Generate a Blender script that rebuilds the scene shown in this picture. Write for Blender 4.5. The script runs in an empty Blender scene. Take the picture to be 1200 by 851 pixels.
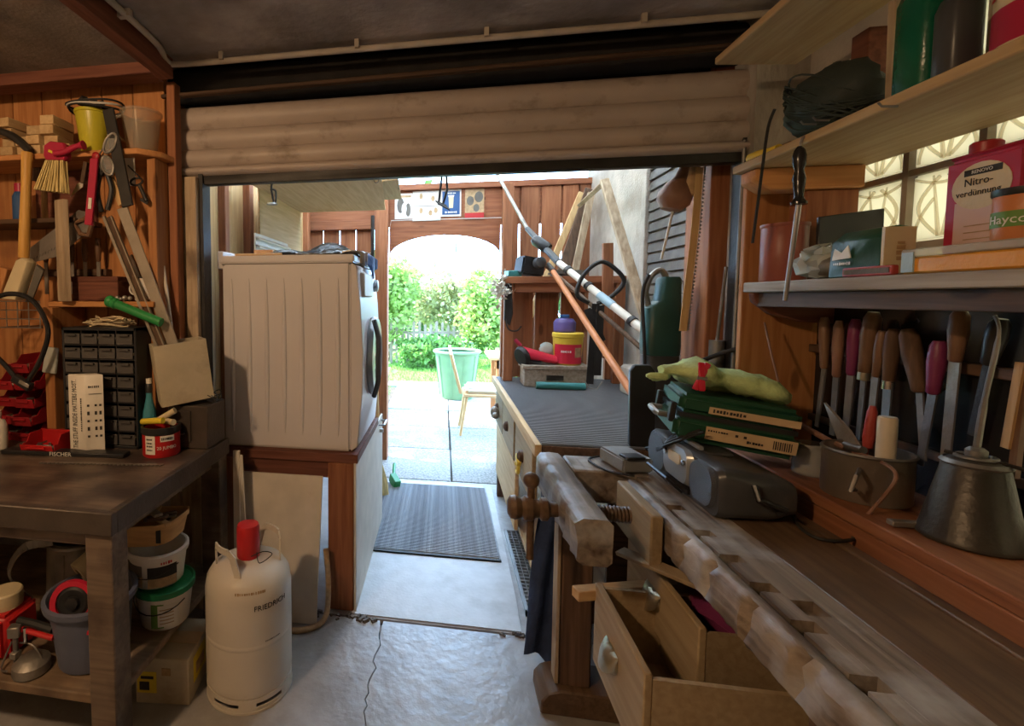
import bpy, bmesh, math, random
from mathutils import Vector, Matrix, Euler
R = math.radians; PI = math.pi
V = Vector
random.seed(7)
scn = bpy.context.scene
col = scn.collection

# ------------------------------------------------------------------ camera, sky, lights, exposure
cam_d = bpy.data.cameras.new('camera'); cam = bpy.data.objects.new('camera', cam_d); col.objects.link(cam)
cam_d.sensor_width = 36.0; cam_d.lens = 580 / 1200 * 36
cam_d.shift_x = 0.15; cam_d.shift_y = -0.03375
cam_d.clip_start = 0.02; cam_d.clip_end = 200
cam.location = (0, 0, 1.40)
cam.rotation_euler = (R(90) - math.atan(35 / 580), 0, math.atan(100 / 580))
scn.camera = cam

world = bpy.data.worlds.new('sky'); scn.world = world; world.use_nodes = True
bg = world.node_tree.nodes['Background']
bg.inputs['Color'].default_value = (0.40, 0.65, 1.0, 1); bg.inputs['Strength'].default_value = 10.5

def add_light(name, typ, loc, energy, color, **kw):
    d = bpy.data.lights.new(name, typ); d.energy = energy; d.color = color
    for k, v in kw.items(): setattr(d, k, v)
    o = bpy.data.objects.new(name, d); col.objects.link(o); o.location = loc
    return o
sun = add_light('sun_offscreen', 'SUN', (-4, 6, 8), 19.0, (1, 0.93, 0.80), angle=R(1.2))
sun.rotation_euler = V((0.55, -0.12, -0.83)).to_track_quat('-Z', 'Y').to_euler()
# the garage's own warm ceiling lamp, behind and left of the camera
add_light('ceiling_lamp_offscreen', 'POINT', (-1.25, -0.05, 2.27), 56, (1.0, 0.66, 0.37), shadow_soft_size=0.07)

vs = scn.view_settings
vs.view_transform = 'Standard'; vs.look = 'None'; vs.gamma = 1.0; vs.use_curve_mapping = False
vs.exposure = 0.42

# ------------------------------------------------------------------ materials
MATS = {}
def new_mat(name):
    m = bpy.data.materials.new(name); m.use_nodes = True
    nt = m.node_tree; b = nt.nodes['Principled BSDF']
    MATS[name] = m
    return m, nt, b
def rgba(c): return (c[0], c[1], c[2], 1)
def sc(c, k): return tuple(min(1, x * k) for x in c)

def pm(name, c, rough=0.6, metal=0.0, var=0.25, vscale=9, bump=0.15, bscale=70, spec=0.4, trans=0.0,
       dirt=None, dscale=4, dlo=0.5, dhi=0.7, stretch=None, rnd=0.0, coat=0, alpha=1.0):
    """painted / plastic / metal / stone surface with soft mottling, optional grime and fine relief"""
    m, nt, b = new_mat(name); N, L = nt.nodes, nt.links
    tc = N.new('ShaderNodeTexCoord'); src = tc.outputs['Object']
    if stretch:
        mp = N.new('ShaderNodeMapping'); mp.inputs['Scale'].default_value = stretch
        L.new(src, mp.inputs['Vector']); src = mp.outputs['Vector']
    n1 = N.new('ShaderNodeTexNoise'); n1.inputs['Scale'].default_value = vscale; n1.inputs['Detail'].default_value = 5
    L.new(src, n1.inputs['Vector'])
    cr = N.new('ShaderNodeValToRGB'); cr.color_ramp.elements[0].position = 0.32; cr.color_ramp.elements[1].position = 0.68
    cr.color_ramp.elements[0].color = rgba(sc(c, 1 - var)); cr.color_ramp.elements[1].color = rgba(sc(c, 1 + var * 0.5))
    L.new(n1.outputs['Fac'], cr.inputs['Fac']); out = cr.outputs['Color']
    if dirt:
        n2 = N.new('ShaderNodeTexNoise'); n2.inputs['Scale'].default_value = dscale; n2.inputs['Detail'].default_value = 8
        n2.inputs['Roughness'].default_value = 0.65
        L.new(src, n2.inputs['Vector'])
        r2 = N.new('ShaderNodeMapRange'); r2.inputs['From Min'].default_value = dlo; r2.inputs['From Max'].default_value = dhi
        L.new(n2.outputs['Fac'], r2.inputs['Value'])
        mx = N.new('ShaderNodeMix'); mx.data_type = 'RGBA'; mx.inputs[7].default_value = rgba(dirt)
        L.new(r2.outputs['Result'], mx.inputs[0]); L.new(out, mx.inputs[6]); out = mx.outputs[2]
    if rnd:
        oi = N.new('ShaderNodeObjectInfo'); hs = N.new('ShaderNodeHueSaturation')
        r3 = N.new('ShaderNodeMapRange'); r3.inputs['To Min'].default_value = 1 - rnd; r3.inputs['To Max'].default_value = 1 + rnd
        L.new(oi.outputs['Random'], r3.inputs['Value']); L.new(r3.outputs['Result'], hs.inputs['Value'])
        L.new(out, hs.inputs['Color']); out = hs.outputs['Color']
    L.new(out, b.inputs['Base Color'])
    b.inputs['Roughness'].default_value = rough; b.inputs['Metallic'].default_value = metal
    b.inputs['Specular IOR Level'].default_value = spec
    if trans: b.inputs['Transmission Weight'].default_value = trans
    if coat: b.inputs['Coat Weight'].default_value = coat
    if alpha < 1: b.inputs['Alpha'].default_value = alpha
    if bump:
        n3 = N.new('ShaderNodeTexNoise'); n3.inputs['Scale'].default_value = bscale; n3.inputs['Detail'].default_value = 4
        L.new(src, n3.inputs['Vector'])
        bp = N.new('ShaderNodeBump'); bp.inputs['Strength'].default_value = bump; bp.inputs['Distance'].default_value = 0.01
        L.new(n3.outputs['Fac'], bp.inputs['Height']); L.new(bp.outputs['Normal'], b.inputs['Normal'])
    return m

def wood(name, c, dark, axis='x', rough=0.65, fine=55, knots=True, rnd=0.15, bump=0.25, dirt=None, dlo=0.5, dhi=0.75):
    """sawn timber, grain running along one local axis"""
    m, nt, b = new_mat(name); N, L = nt.nodes, nt.links
    tc = N.new('ShaderNodeTexCoord'); mp = N.new('ShaderNodeMapping')
    s = {'x': (0.06, 1, 1), 'y': (1, 0.06, 1), 'z': (1, 1, 0.06)}[axis]
    mp.inputs['Scale'].default_value = s
    oi = N.new('ShaderNodeObjectInfo'); ad = N.new('ShaderNodeVectorMath'); ad.operation = 'ADD'
    mu = N.new('ShaderNodeMath'); mu.operation = 'MULTIPLY'; mu.inputs[1].default_value = 17
    L.new(oi.outputs['Random'], mu.inputs[0])
    L.new(tc.outputs['Object'], ad.inputs[0]); L.new(mu.outputs[0], ad.inputs[1])
    L.new(ad.outputs[0], mp.inputs['Vector'])
    n1 = N.new('ShaderNodeTexNoise'); n1.inputs['Scale'].default_value = fine; n1.inputs['Detail'].default_value = 6
    n1.inputs['Distortion'].default_value = 0.4
    L.new(mp.outputs['Vector'], n1.inputs['Vector'])
    cr = N.new('ShaderNodeValToRGB'); cr.color_ramp.elements[0].position = 0.3; cr.color_ramp.elements[1].position = 0.66
    cr.color_ramp.elements[0].color = rgba(dark); cr.color_ramp.elements[1].color = rgba(c)
    L.new(n1.outputs['Fac'], cr.inputs['Fac']); out = cr.outputs['Color']
    if knots:
        mk = N.new('ShaderNodeMapping'); k = {'x': (0.35, 1, 1), 'y': (1, 0.35, 1), 'z': (1, 1, 0.35)}[axis]
        mk.inputs['Scale'].default_value = k
        L.new(ad.outputs[0], mk.inputs['Vector'])
        vo = N.new('ShaderNodeTexVoronoi'); vo.inputs['Scale'].default_value = 7
        L.new(mk.outputs['Vector'], vo.inputs['Vector'])
        r2 = N.new('ShaderNodeMapRange'); r2.inputs['From Min'].default_value = 0.07; r2.inputs['From Max'].default_value = 0.12
        r2.inputs['To Min'].default_value = 0.75; r2.inputs['To Max'].default_value = 0
        L.new(vo.outputs['Distance'], r2.inputs['Value'])
        mx = N.new('ShaderNodeMix'); mx.data_type = 'RGBA'; mx.inputs[7].default_value = rgba(sc(dark, 0.45))
        L.new(r2.outputs['Result'], mx.inputs[0]); L.new(out, mx.inputs[6]); out = mx.outputs[2]
    if dirt:
        n2 = N.new('ShaderNodeTexNoise'); n2.inputs['Scale'].default_value = 6; n2.inputs['Detail'].default_value = 8
        L.new(ad.outputs[0], n2.inputs['Vector'])
        r2 = N.new('ShaderNodeMapRange'); r2.inputs['From Min'].default_value = dlo; r2.inputs['From Max'].default_value = dhi
        L.new(n2.outputs['Fac'], r2.inputs['Value'])
        mx = N.new('ShaderNodeMix'); mx.data_type = 'RGBA'; mx.inputs[7].default_value = rgba(dirt)
        L.new(r2.outputs['Result'], mx.inputs[0]); L.new(out, mx.inputs[6]); out = mx.outputs[2]
    hs = N.new('ShaderNodeHueSaturation'); r3 = N.new('ShaderNodeMapRange')
    r3.inputs['To Min'].default_value = 1 - rnd; r3.inputs['To Max'].default_value = 1 + rnd
    L.new(oi.outputs['Random'], r3.inputs['Value']); L.new(r3.outputs['Result'], hs.inputs['Value'])
    L.new(out, hs.inputs['Color']); L.new(hs.outputs['Color'], b.inputs['Base Color'])
    b.inputs['Roughness'].default_value = rough; b.inputs['Specular IOR Level'].default_value = 0.3
    bp = N.new('ShaderNodeBump'); bp.inputs['Strength'].default_value = bump; bp.inputs['Distance'].default_value = 0.004
    L.new(n1.outputs['Fac'], bp.inputs['Height']); L.new(bp.outputs['Normal'], b.inputs['Normal'])
    return m

def clear(name, c, rough=0.1, mixf=0.75, tl=0.0):
    """thin clear or frosted plastic / glass: see-through mixed with gloss (and translucency when tl > 0)"""
    m, nt, b = new_mat(name); N, L = nt.nodes, nt.links
    out = N['Material Output'] if 'Material Output' in N else None
    b.inputs['Base Color'].default_value = rgba(c); b.inputs['Roughness'].default_value = rough
    t = N.new('ShaderNodeBsdfTransparent'); t.inputs['Color'].default_value = rgba(c)
    mx = N.new('ShaderNodeMixShader'); mx.inputs[0].default_value = mixf
    base = b.outputs[0]
    if tl:
        tr = N.new('ShaderNodeBsdfTranslucent'); tr.inputs['Color'].default_value = rgba(c)
        m2 = N.new('ShaderNodeMixShader'); m2.inputs[0].default_value = tl
        L.new(base, m2.inputs[1]); L.new(tr.outputs[0], m2.inputs[2]); base = m2.outputs[0]
    L.new(base, mx.inputs[1]); L.new(t.outputs[0], mx.inputs[2]); L.new(mx.outputs[0], out.inputs['Surface'])
    return m

def leafmat(name, c):
    m, nt, b = new_mat(name); N, L = nt.nodes, nt.links
    out = N['Material Output']
    tc = N.new('ShaderNodeTexCoord'); n1 = N.new('ShaderNodeTexNoise'); n1.inputs['Scale'].default_value = 6
    L.new(tc.outputs['Object'], n1.inputs['Vector'])
    cr = N.new('ShaderNodeValToRGB'); cr.color_ramp.elements[0].position = 0.35; cr.color_ramp.elements[1].position = 0.65
    cr.color_ramp.elements[0].color = rgba(sc(c, 0.55)); cr.color_ramp.elements[1].color = rgba(sc(c, 1.35))
    L.new(n1.outputs['Fac'], cr.inputs['Fac']); L.new(cr.outputs['Color'], b.inputs['Base Color'])
    b.inputs['Roughness'].default_value = 0.5
    tr = N.new('ShaderNodeBsdfTranslucent'); L.new(cr.outputs['Color'], tr.inputs['Color'])
    mx = N.new('ShaderNodeMixShader'); mx.inputs[0].default_value = 0.45
    L.new(b.outputs[0], mx.inputs[1]); L.new(tr.outputs[0], mx.inputs[2]); L.new(mx.outputs[0], out.inputs['Surface'])
    return m

# timber
wood('pine_v', (0.50, 0.23, 0.085), (0.36, 0.14, 0.045), 'z', dirt=(0.28, 0.12, 0.05), dlo=.55, dhi=.8)
wood('pine_x', (0.52, 0.25, 0.09), (0.38, 0.15, 0.05), 'x')
wood('pine_y', (0.50, 0.27, 0.12), (0.38, 0.18, 0.07), 'y')
wood('pale_x', (0.62, 0.42, 0.22), (0.48, 0.29, 0.13), 'x')
wood('pale_y', (0.58, 0.41, 0.22), (0.44, 0.28, 0.13), 'y')
wood('pale_z', (0.62, 0.42, 0.20), (0.46, 0.28, 0.12), 'z')
wood('ply_board', (0.66, 0.47, 0.26), (0.52, 0.34, 0.17), 'y', knots=False)
wood('larch_v', (0.36, 0.145, 0.065), (0.22, 0.075, 0.032), 'z')
wood('larch_x', (0.34, 0.13, 0.06), (0.21, 0.07, 0.03), 'x')
wood('larch_y', (0.34, 0.14, 0.065), (0.21, 0.075, 0.032), 'y')
wood('dark_wood_x', (0.13, 0.075, 0.045), (0.06, 0.033, 0.02), 'x')
wood('dark_wood_y', (0.13, 0.078, 0.05), (0.06, 0.035, 0.022), 'y')
wood('dark_wood_z', (0.13, 0.075, 0.045), (0.06, 0.033, 0.02), 'z')
wood('red_beam_x', (0.20, 0.075, 0.045), (0.11, 0.035, 0.022), 'x')
wood('red_beam_y', (0.20, 0.075, 0.045), (0.11, 0.035, 0.022), 'y')
wood('grey_wood_z', (0.48, 0.37, 0.25), (0.30, 0.21, 0.13), 'z', dirt=(0.17, 0.12, 0.08), dlo=.52, dhi=.72)
wood('grey_wood_y', (0.42, 0.36, 0.29), (0.25, 0.20, 0.15), 'y')
wood('bench_wood', (0.27, 0.215, 0.165), (0.075, 0.05, 0.035), 'y', rough=0.5, fine=38, knots=True, bump=1.0, dirt=(0.46, 0.45, 0.44), dlo=.5, dhi=.74)
wood('bench_core', (0.17, 0.105, 0.06), (0.09, 0.052, 0.03), 'y', rough=0.45, knots=False, dirt=(0.08, 0.05, 0.03))
wood('drawer_wood', (0.36, 0.27, 0.16), (0.27, 0.19, 0.105), 'y', knots=False)
wood('drawer_dark', (0.10, 0.072, 0.05), (0.06, 0.04, 0.028), 'x', knots=False)
wood('handle_wood', (0.62, 0.36, 0.10), (0.47, 0.24, 0.05), 'z', knots=False, rough=.45)
wood('tool_handle', (0.21, 0.12, 0.07), (0.12, 0.06, 0.035), 'z', knots=False, rough=.4)
wood('steel_wood', (0.21, 0.155, 0.115), (0.11, 0.077, 0.055), 'x', rough=.4, knots=False, dirt=(0.06, 0.042, 0.035), dlo=.42, dhi=.62)
wood('shelf_dirty', (0.30, 0.21, 0.135), (0.18, 0.12, 0.075), 'x', knots=False, dirt=(0.09, 0.06, 0.04), dlo=.45, dhi=.7)
# stone, ground
pm('concrete_floor', (0.36, 0.35, 0.345), rough=0.33, var=.25, vscale=3.5, bump=.55, bscale=20, dirt=(0.22, 0.20, 0.185), dscale=2.2, dlo=.48, dhi=.72)
pm('concrete_dark', (0.16, 0.14, 0.125), rough=.9, var=.4, bump=.6, bscale=60)
pm('ceiling_plaster', (0.42, 0.37, 0.345), rough=.85, var=.45, vscale=3.2, bump=.5, bscale=30, dirt=(0.17, 0.145, 0.125), dscale=2.2, dlo=.45, dhi=.72)
pm('ceiling_panel', (0.30, 0.255, 0.21), rough=.8, var=.3, vscale=5, bump=.2, dirt=(0.12, 0.10, 0.085))
pm('plaster', (0.47, 0.42, 0.36), rough=.9, var=.25, vscale=6, bump=.35, dirt=(0.34, 0.28, 0.22))
pm('pier_plaster', (0.40, 0.37, 0.33), rough=.9, var=.35, vscale=5, bump=.5, dirt=(0.2, 0.17, 0.14), stretch=(1, 1, .4))
pm('paver', (0.33, 0.315, 0.295), rough=.85, var=.45, vscale=60, bump=.5, bscale=140, rnd=.08)
pm('soil', (0.07, 0.055, 0.04), rough=1, bump=.8)
pm('lawn', (0.12, 0.24, 0.04), rough=.9, var=.4, vscale=25, bump=.8, bscale=200)
pm('vinyl', (0.50, 0.50, 0.505), rough=.5, var=.1, vscale=14, bump=.12, dirt=(0.38, 0.37, 0.36))
pm('mat_grey', (0.33, 0.35, 0.385), rough=.8, var=.3, vscale=40, bump=.5, bscale=160)
pm('mortar', (0.42, 0.37, 0.30), rough=.95)
# paint, plastic, metal
pm('slat_beige', (0.44, 0.365, 0.32), rough=.5, var=.10, vscale=4, bump=.08, dirt=(0.25, 0.20, 0.16), dscale=7, dlo=.56, dhi=.74, stretch=(1.2, 1.6, 1.6))
pm('rubber_rib', (0.20, 0.215, 0.235), rough=.32, var=.1, bump=.05)
pm('coal_cloth', (0.05, 0.05, 0.05), rough=.8)
pm('black_iron', (0.035, 0.032, 0.03), rough=.5, metal=.3, var=.4)
pm('near_black', (0.028, 0.025, 0.024), rough=.95, var=.3)  # even matt near-black for the lintel, top trim and shutter roll
pm('steel', (0.42, 0.41, 0.40), rough=.35, metal=.9, var=.2, dirt=(0.2, 0.16, 0.13), dlo=.55)
pm('steel_dull', (0.26, 0.25, 0.24), rough=.5, metal=.8, var=.3, dirt=(0.15, 0.1, 0.07))
pm('zinc', (0.33, 0.31, 0.28), rough=.5, metal=.75, var=.3, vscale=16)
pm('blade', (0.30, 0.27, 0.24), rough=.45, metal=.6, var=.3, dirt=(0.16, 0.11, 0.08))
pm('chrome', (0.7, 0.7, 0.7), rough=.15, metal=1, var=.05, bump=0)
pm('brass', (0.50, 0.45, 0.34), rough=.35, metal=.9, var=.25)
pm('pipe_paint', (0.47, 0.41, 0.34), rough=.6, var=.2)
pm('white_enamel', (0.66, 0.625, 0.625), rough=.35, var=.05, vscale=3, bump=.02)
pm('white_board', (0.66, 0.60, 0.51), rough=.6, var=.12, bump=.06, dirt=(0.45, 0.38, 0.29), dlo=.62, dhi=.8)
pm('white_plastic', (0.74, 0.70, 0.62), rough=.45, var=.08, bump=.03)
pm('cream_plastic', (0.62, 0.51, 0.33), rough=.5, var=.12, bump=.05)
pm('gas_paint', (0.60, 0.545, 0.455), rough=.42, var=.08, vscale=5, bump=.04, dirt=(0.40, 0.33, 0.25), dlo=.64, dhi=.8)
pm('red_plastic', (0.50, 0.018, 0.02), rough=.38, var=.15, bump=.03)
pm('red_dark', (0.33, 0.015, 0.022), rough=.4, var=.2, bump=.04)
pm('pink_red', (0.58, 0.02, 0.05), rough=.35, var=.1, bump=.03)
pm('crimson', (0.42, 0.02, 0.06), rough=.4, var=.12, bump=.03)
pm('maroon_tin', (0.30, 0.085, 0.06), rough=.4, var=.15, bump=.04)
pm('purple_paint', (0.19, 0.03, 0.10), rough=.4, var=.15)
pm('black_plastic', (0.022, 0.022, 0.024), rough=.38, var=.2, bump=.05)
pm('black_gloss', (0.018, 0.018, 0.02), rough=.2, var=.1, bump=0)
pm('black_rubber', (0.02, 0.02, 0.02), rough=.6, var=.2)
pm('charcoal', (0.055, 0.057, 0.062), rough=.35, var=.15, bump=.05, dirt=(0.13, 0.12, 0.11), dlo=.55, dhi=.8)
pm('radio_silver', (0.32, 0.35, 0.38), rough=.3, metal=.4, var=.08, bump=.02)
pm('grey_plastic', (0.22, 0.23, 0.235), rough=.5, var=.12)
pm('grille', (0.10, 0.115, 0.135), rough=.5, metal=.2, var=.2, bump=.8, bscale=500)
pm('case_green', (0.012, 0.066, 0.034), rough=.4, var=.2, bump=.1)
pm('tool_green', (0.02, 0.075, 0.068), rough=.4, var=.15, bump=.05)
pm('green_plastic', (0.03, 0.26, 0.07), rough=.35, var=.12, bump=.03)
pm('lid_green', (0.02, 0.24, 0.09), rough=.4, var=.1)
pm('bottle_green', (0.006, 0.10, 0.055), rough=.25, var=.1)
pm('bin_green', (0.17, 0.31, 0.16), rough=.5, var=.1, bump=.05)
pm('teal', (0.05, 0.22, 0.22), rough=.4, var=.15)
pm('cloth_green', (0.52, 0.66, 0.30), rough=.8, var=.2, vscale=30, bump=.5, bscale=220)
pm('blue_bottle', (0.06, 0.26, 0.34), rough=.2, var=.1, bump=0)
pm('blue_bucket', (0.105, 0.12, 0.175), rough=.5, var=.12, bump=.05)
pm('blue_cloth', (0.03, 0.09, 0.26), rough=.6, var=.3, vscale=14, bump=.4)
pm('denim', (0.025, 0.045, 0.11), rough=.8, var=.4, bump=.5)
pm('tarp', (0.02, 0.023, 0.03), rough=.3, var=.3, bump=.4, bscale=30)
pm('yellow_bucket', (0.52, 0.46, 0.03), rough=.35, var=.1, bump=.03)
pm('yellow_plastic', (0.70, 0.50, 0.05), rough=.45, var=.1)
pm('orange_plastic', (0.72, 0.32, 0.03), rough=.4, var=.1)
pm('orange_paint', (0.55, 0.20, 0.07), rough=.4, var=.15)
pm('purple_plastic', (0.12, 0.09, 0.30), rough=.4, var=.15)
pm('paper', (0.72, 0.69, 0.62), rough=.8, var=.06, bump=.03)
pm('paper_tan', (0.58, 0.42, 0.25), rough=.8, var=.15)
pm('ink', (0.03, 0.027, 0.025), rough=.7, var=.1, bump=0)
pm('ink_white', (0.75, 0.73, 0.68), rough=.6, var=.05, bump=0)
pm('ink_red', (0.5, 0.03, 0.03), rough=.6, var=.1, bump=0)
pm('ink_blue', (0.03, 0.09, 0.24), rough=.6, var=.1, bump=0)
pm('ink_green', (0.12, 0.25, 0.05), rough=.6, var=.1, bump=0)
pm('ink_tan', (0.45, 0.30, 0.16), rough=.7, var=.3, vscale=40, bump=0)
pm('ink_yellow', (0.75, 0.58, 0.04), rough=.6, var=.1, bump=0)
pm('cardboard', (0.42, 0.29, 0.155), rough=.85, var=.2, bump=.15, dirt=(0.26, 0.17, 0.09))
pm('carton_cream', (0.50, 0.43, 0.30), rough=.7, var=.12, bump=.08, dirt=(0.33, 0.26, 0.17))
pm('bristle', (0.66, 0.52, 0.22), rough=.7, var=.35, vscale=30, stretch=(6, 6, .4))
pm('punnet', (0.55, 0.33, 0.14), rough=.7, var=.2, stretch=(1, 1, 6))
pm('felt', (0.16, 0.145, 0.125), rough=.95, var=.3)
pm('toolbox_metal', (0.085, 0.067, 0.055), rough=.45, metal=.4, var=.3, bump=.2)
pm('rail_metal', (0.36, 0.31, 0.25), rough=.45, metal=.5, var=.2)
pm('gourd', (0.25, 0.13, 0.085), rough=.5, var=.3)
pm('rope', (0.6, 0.58, 0.54), rough=.9, var=.2)
pm('rubber_red', (0.38, 0.05, 0.04), rough=.5, var=.15)
pm('label_pink', (0.62, 0.44, 0.40), rough=.6, var=.06, bump=.02)
pm('candle', (0.55, 0.47, 0.36), rough=.5, var=.1)
pm('tin_pot', (0.30, 0.26, 0.215), rough=.4, metal=.6, var=.2)
pm('can_dark', (0.06, 0.053, 0.045), rough=.4, metal=.5, var=.3)
pm('net', (0.03, 0.042, 0.038), rough=.7, var=.3)
pm('yellow_cushion', (0.72, 0.66, 0.5), rough=.8, var=.1)
pm('can_cream', (0.62, 0.52, 0.33), rough=.45, var=.1)
pm('sky_blue', (0.35, 0.5, 0.6), rough=.3, var=.1)
pm('shutter_grey', (0.125, 0.11, 0.095), rough=.6, var=.3, dirt=(0.06, 0.05, 0.04))
pm('fence_wood', (0.30, 0.24, 0.18), rough=.8, var=.2)
pm('stem', (0.2, 0.13, 0.07), rough=.9, var=.3)
leafmat('leaf_light', (0.30, 0.43, 0.11))
leafmat('leaf_mid', (0.16, 0.32, 0.07))
leafmat('leaf_dark', (0.07, 0.17, 0.045))
leafmat('leaf_yellow', (0.44, 0.46, 0.22))
leafmat('grass_blade', (0.20, 0.42, 0.07))
clear('clear_plastic', (0.75, 0.72, 0.66), rough=.25, mixf=.55)
clear('frosted', (0.86, 0.80, 0.70), rough=.2, mixf=.80, tl=.1)
clear('drawer_clear', (0.16, 0.15, 0.145), rough=.2, mixf=.45)
clear('glass_jar', (0.8, 0.8, 0.78), rough=.05, mixf=.75)
clear('bag_plastic', (0.72, 0.76, 0.72), rough=.2, mixf=.3, tl=.3)
clear('roof_sheet', (0.92, 0.92, 0.90), rough=.4, mixf=.15, tl=.8)
clear('glass_block', (0.62, 0.46, 0.31), rough=.25, mixf=.0, tl=.88)
clear('glass_rib', (0.9, 0.86, 0.78), rough=.2, mixf=.72, tl=.5)
clear('roof_dim', (0.70, 0.68, 0.64), rough=.4, mixf=.08, tl=.8)

# ------------------------------------------------------------------ mesh helpers (all shapes are given in world metres)
class MB:
    def __init__(s): s.v = []; s.f = []
    def add(s, vs, fs):
        o = len(s.v); s.v += [V(p) for p in vs]; s.f += [[i + o for i in f] for f in fs]; return s
    def box(s, x0, x1, y0, y1, z0, z1, m=None):
        vs = [V((x, y, z)) for z in (z0, z1) for y in (y0, y1) for x in (x0, x1)]
        if m: vs = [m @ p for p in vs]
        return s.add(vs, [(0, 2, 3, 1), (4, 5, 7, 6), (0, 1, 5, 4), (1, 3, 7, 5), (3, 2, 6, 7), (2, 0, 4, 6)])
    def cbox(s, c, size, rot=(0, 0, 0)):
        m = Matrix.Translation(c) @ Euler([R(a) for a in rot]).to_matrix().to_4x4()
        a, b, d = [k / 2 for k in size]
        return s.box(-a, a, -b, b, -d, d, m)
    def beam(s, p, q, w, h, up=(0, 0, 1), taper=1.0):
        p, q = V(p), V(q); d = (q - p).normalized(); u = V(up)
        if abs(d.dot(u)) > .98: u = V((0, 1, 0))
        r = d.cross(u).normalized(); u = r.cross(d)
        vs = []
        for c, k in ((p, 1), (q, taper)):
            for a, b in ((-1, -1), (1, -1), (1, 1), (-1, 1)): vs.append(c + r * a * w / 2 * k + u * b * h / 2 * k)
        return s.add(vs, [(3, 2, 1, 0), (4, 5, 6, 7), (0, 1, 5, 4), (1, 2, 6, 5), (2, 3, 7, 6), (3, 0, 4, 7)])
    def rings(s, rings, cap0=True, cap1=True, closed=False):
        n = len(rings[0]); vs = [p for r in rings for p in r]; fs = []
        m = len(rings)
        for i in range(m if closed else m - 1):
            j = (i + 1) % m
            for k in range(n):
                l = (k + 1) % n
                fs.append((i * n + k, i * n + l, j * n + l, j * n + k))
        if not closed:
            if cap0: fs.append(tuple(reversed(range(n))))
            if cap1: fs.append(tuple((m - 1) * n + k for k in range(n)))
        return s.add(vs, fs)
    def lathe(s, prof, base=(0, 0, 0), n=20, axis=(0, 0, 1), sx=1, sy=1, cap0=True, cap1=True, rz=0):
        q = V((0, 0, 1)).rotation_difference(V(axis)); base = V(base); rs = []
        for r, z in prof:
            rs.append([base + q @ V((r * sx * math.cos(2 * PI * k / n + rz), r * sy * math.sin(2 * PI * k / n + rz), z)) for k in range(n)])
        return s.rings(rs, cap0, cap1)
    def cyl(s, p, q, r, r2=None, n=12):
        p, q = V(p), V(q)
        return s.lathe([(r, 0), (r if r2 is None else r2, (q - p).length)], p, n, (q - p).normalized())
    def tube(s, pts, r, n=8, closed=False):
        pts = [V(p) for p in pts]; m = len(pts); rs = []
        up = V((0.13, 0.31, 0.94)); last = None
        for i, p in enumerate(pts):
            a = pts[(i - 1) % m] if closed or i else p; b = pts[(i + 1) % m] if closed or i < m - 1 else p
            d = (b - a).normalized()
            if last is None:
                x = d.cross(up)
                if x.length < .05: x = d.cross(V((1, 0, 0)))
                x.normalize()
            else:
                x = (last - d * last.dot(d)).normalized()
            last = x; y = d.cross(x); rr = r[i] if isinstance(r, (list, tuple)) else r
            rs.append([p + (x * math.cos(2 * PI * k / n) + y * math.sin(2 * PI * k / n)) * rr for k in range(n)])
        return s.rings(rs, closed=closed)
    def prism(s, poly, plane, a, b):
        """poly: 2D outline in the plane 'yz','xz' or 'xy', extruded along the remaining axis from a to b"""
        def mk(u, w, t): return {'yz': (t, u, w), 'xz': (u, t, w), 'xy': (u, w, t)}[plane]
        n = len(poly)
        vs = [mk(u, w, a) for u, w in poly] + [mk(u, w, b) for u, w in poly]
        return s.add(vs, [tuple(range(n)), tuple(reversed(range(n, 2 * n)))] + [(i, (i + n), (i + 1) % n + n, (i + 1) % n) for i in range(n)])
    def plate(s, corners, t, flip=False):
        """flat or slightly bent plate through the given corner loop, t thick along its normal"""
        c = [V(p) for p in corners]; nrm = (c[1] - c[0]).cross(c[2] - c[0]).normalized() * t
        n = len(c)
        return s.add(c + [p + nrm for p in c], [tuple(reversed(range(n))), tuple(range(n, 2 * n))] + [(i, (i + 1) % n, (i + 1) % n + n, i + n) for i in range(n)])
    def ball(s, c, r, sx=1, sy=1, sz=1, n=14, m=8):
        prof = [(max(1e-4, math.sin(PI * i / m)) * r, -math.cos(PI * i / m) * r * sz) for i in range(m + 1)]
        return s.lathe(prof, c, n, sx=sx, sy=sy)
    def xf(s, m):
        s.v = [m @ p for p in s.v]; return s
    def build(s, name, mat, parent=None, bevel=0.0, smooth=38, seg=1, origin=None):
        me = bpy.data.meshes.new(name)
        o = bpy.data.objects.new(name, me); col.objects.link(o)
        vs = s.v
        if parent is not None:
            o.parent = parent
            inv = wm(parent).inverted(); vs = [inv @ p for p in vs]
        else:
            if origin is None:
                xs = [p.x for p in vs]; ys = [p.y for p in vs]; zs = [p.z for p in vs]
                origin = ((min(xs) + max(xs)) / 2, (min(ys) + max(ys)) / 2, min(zs))
            o.location = origin; vs = [p - V(origin) for p in vs]
        me.from_pydata([tuple(p) for p in vs], [], s.f)
        bm = bmesh.new(); bm.from_mesh(me)
        bmesh.ops.recalc_face_normals(bm, faces=bm.faces)
        if bevel:
            es = [e for e in bm.edges if len(e.link_faces) == 2 and e.calc_face_angle(0) > R(35)]
            bmesh.ops.bevel(bm, geom=es, offset=bevel, segments=seg, affect='EDGES', clamp_overlap=True)
        bm.to_mesh(me); bm.free()
        if smooth:
            me.polygons.foreach_set('use_smooth', [True] * len(me.polygons)); me.set_sharp_from_angle(angle=R(smooth))
        if mat: me.materials.append(MATS[mat])
        return o

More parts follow.
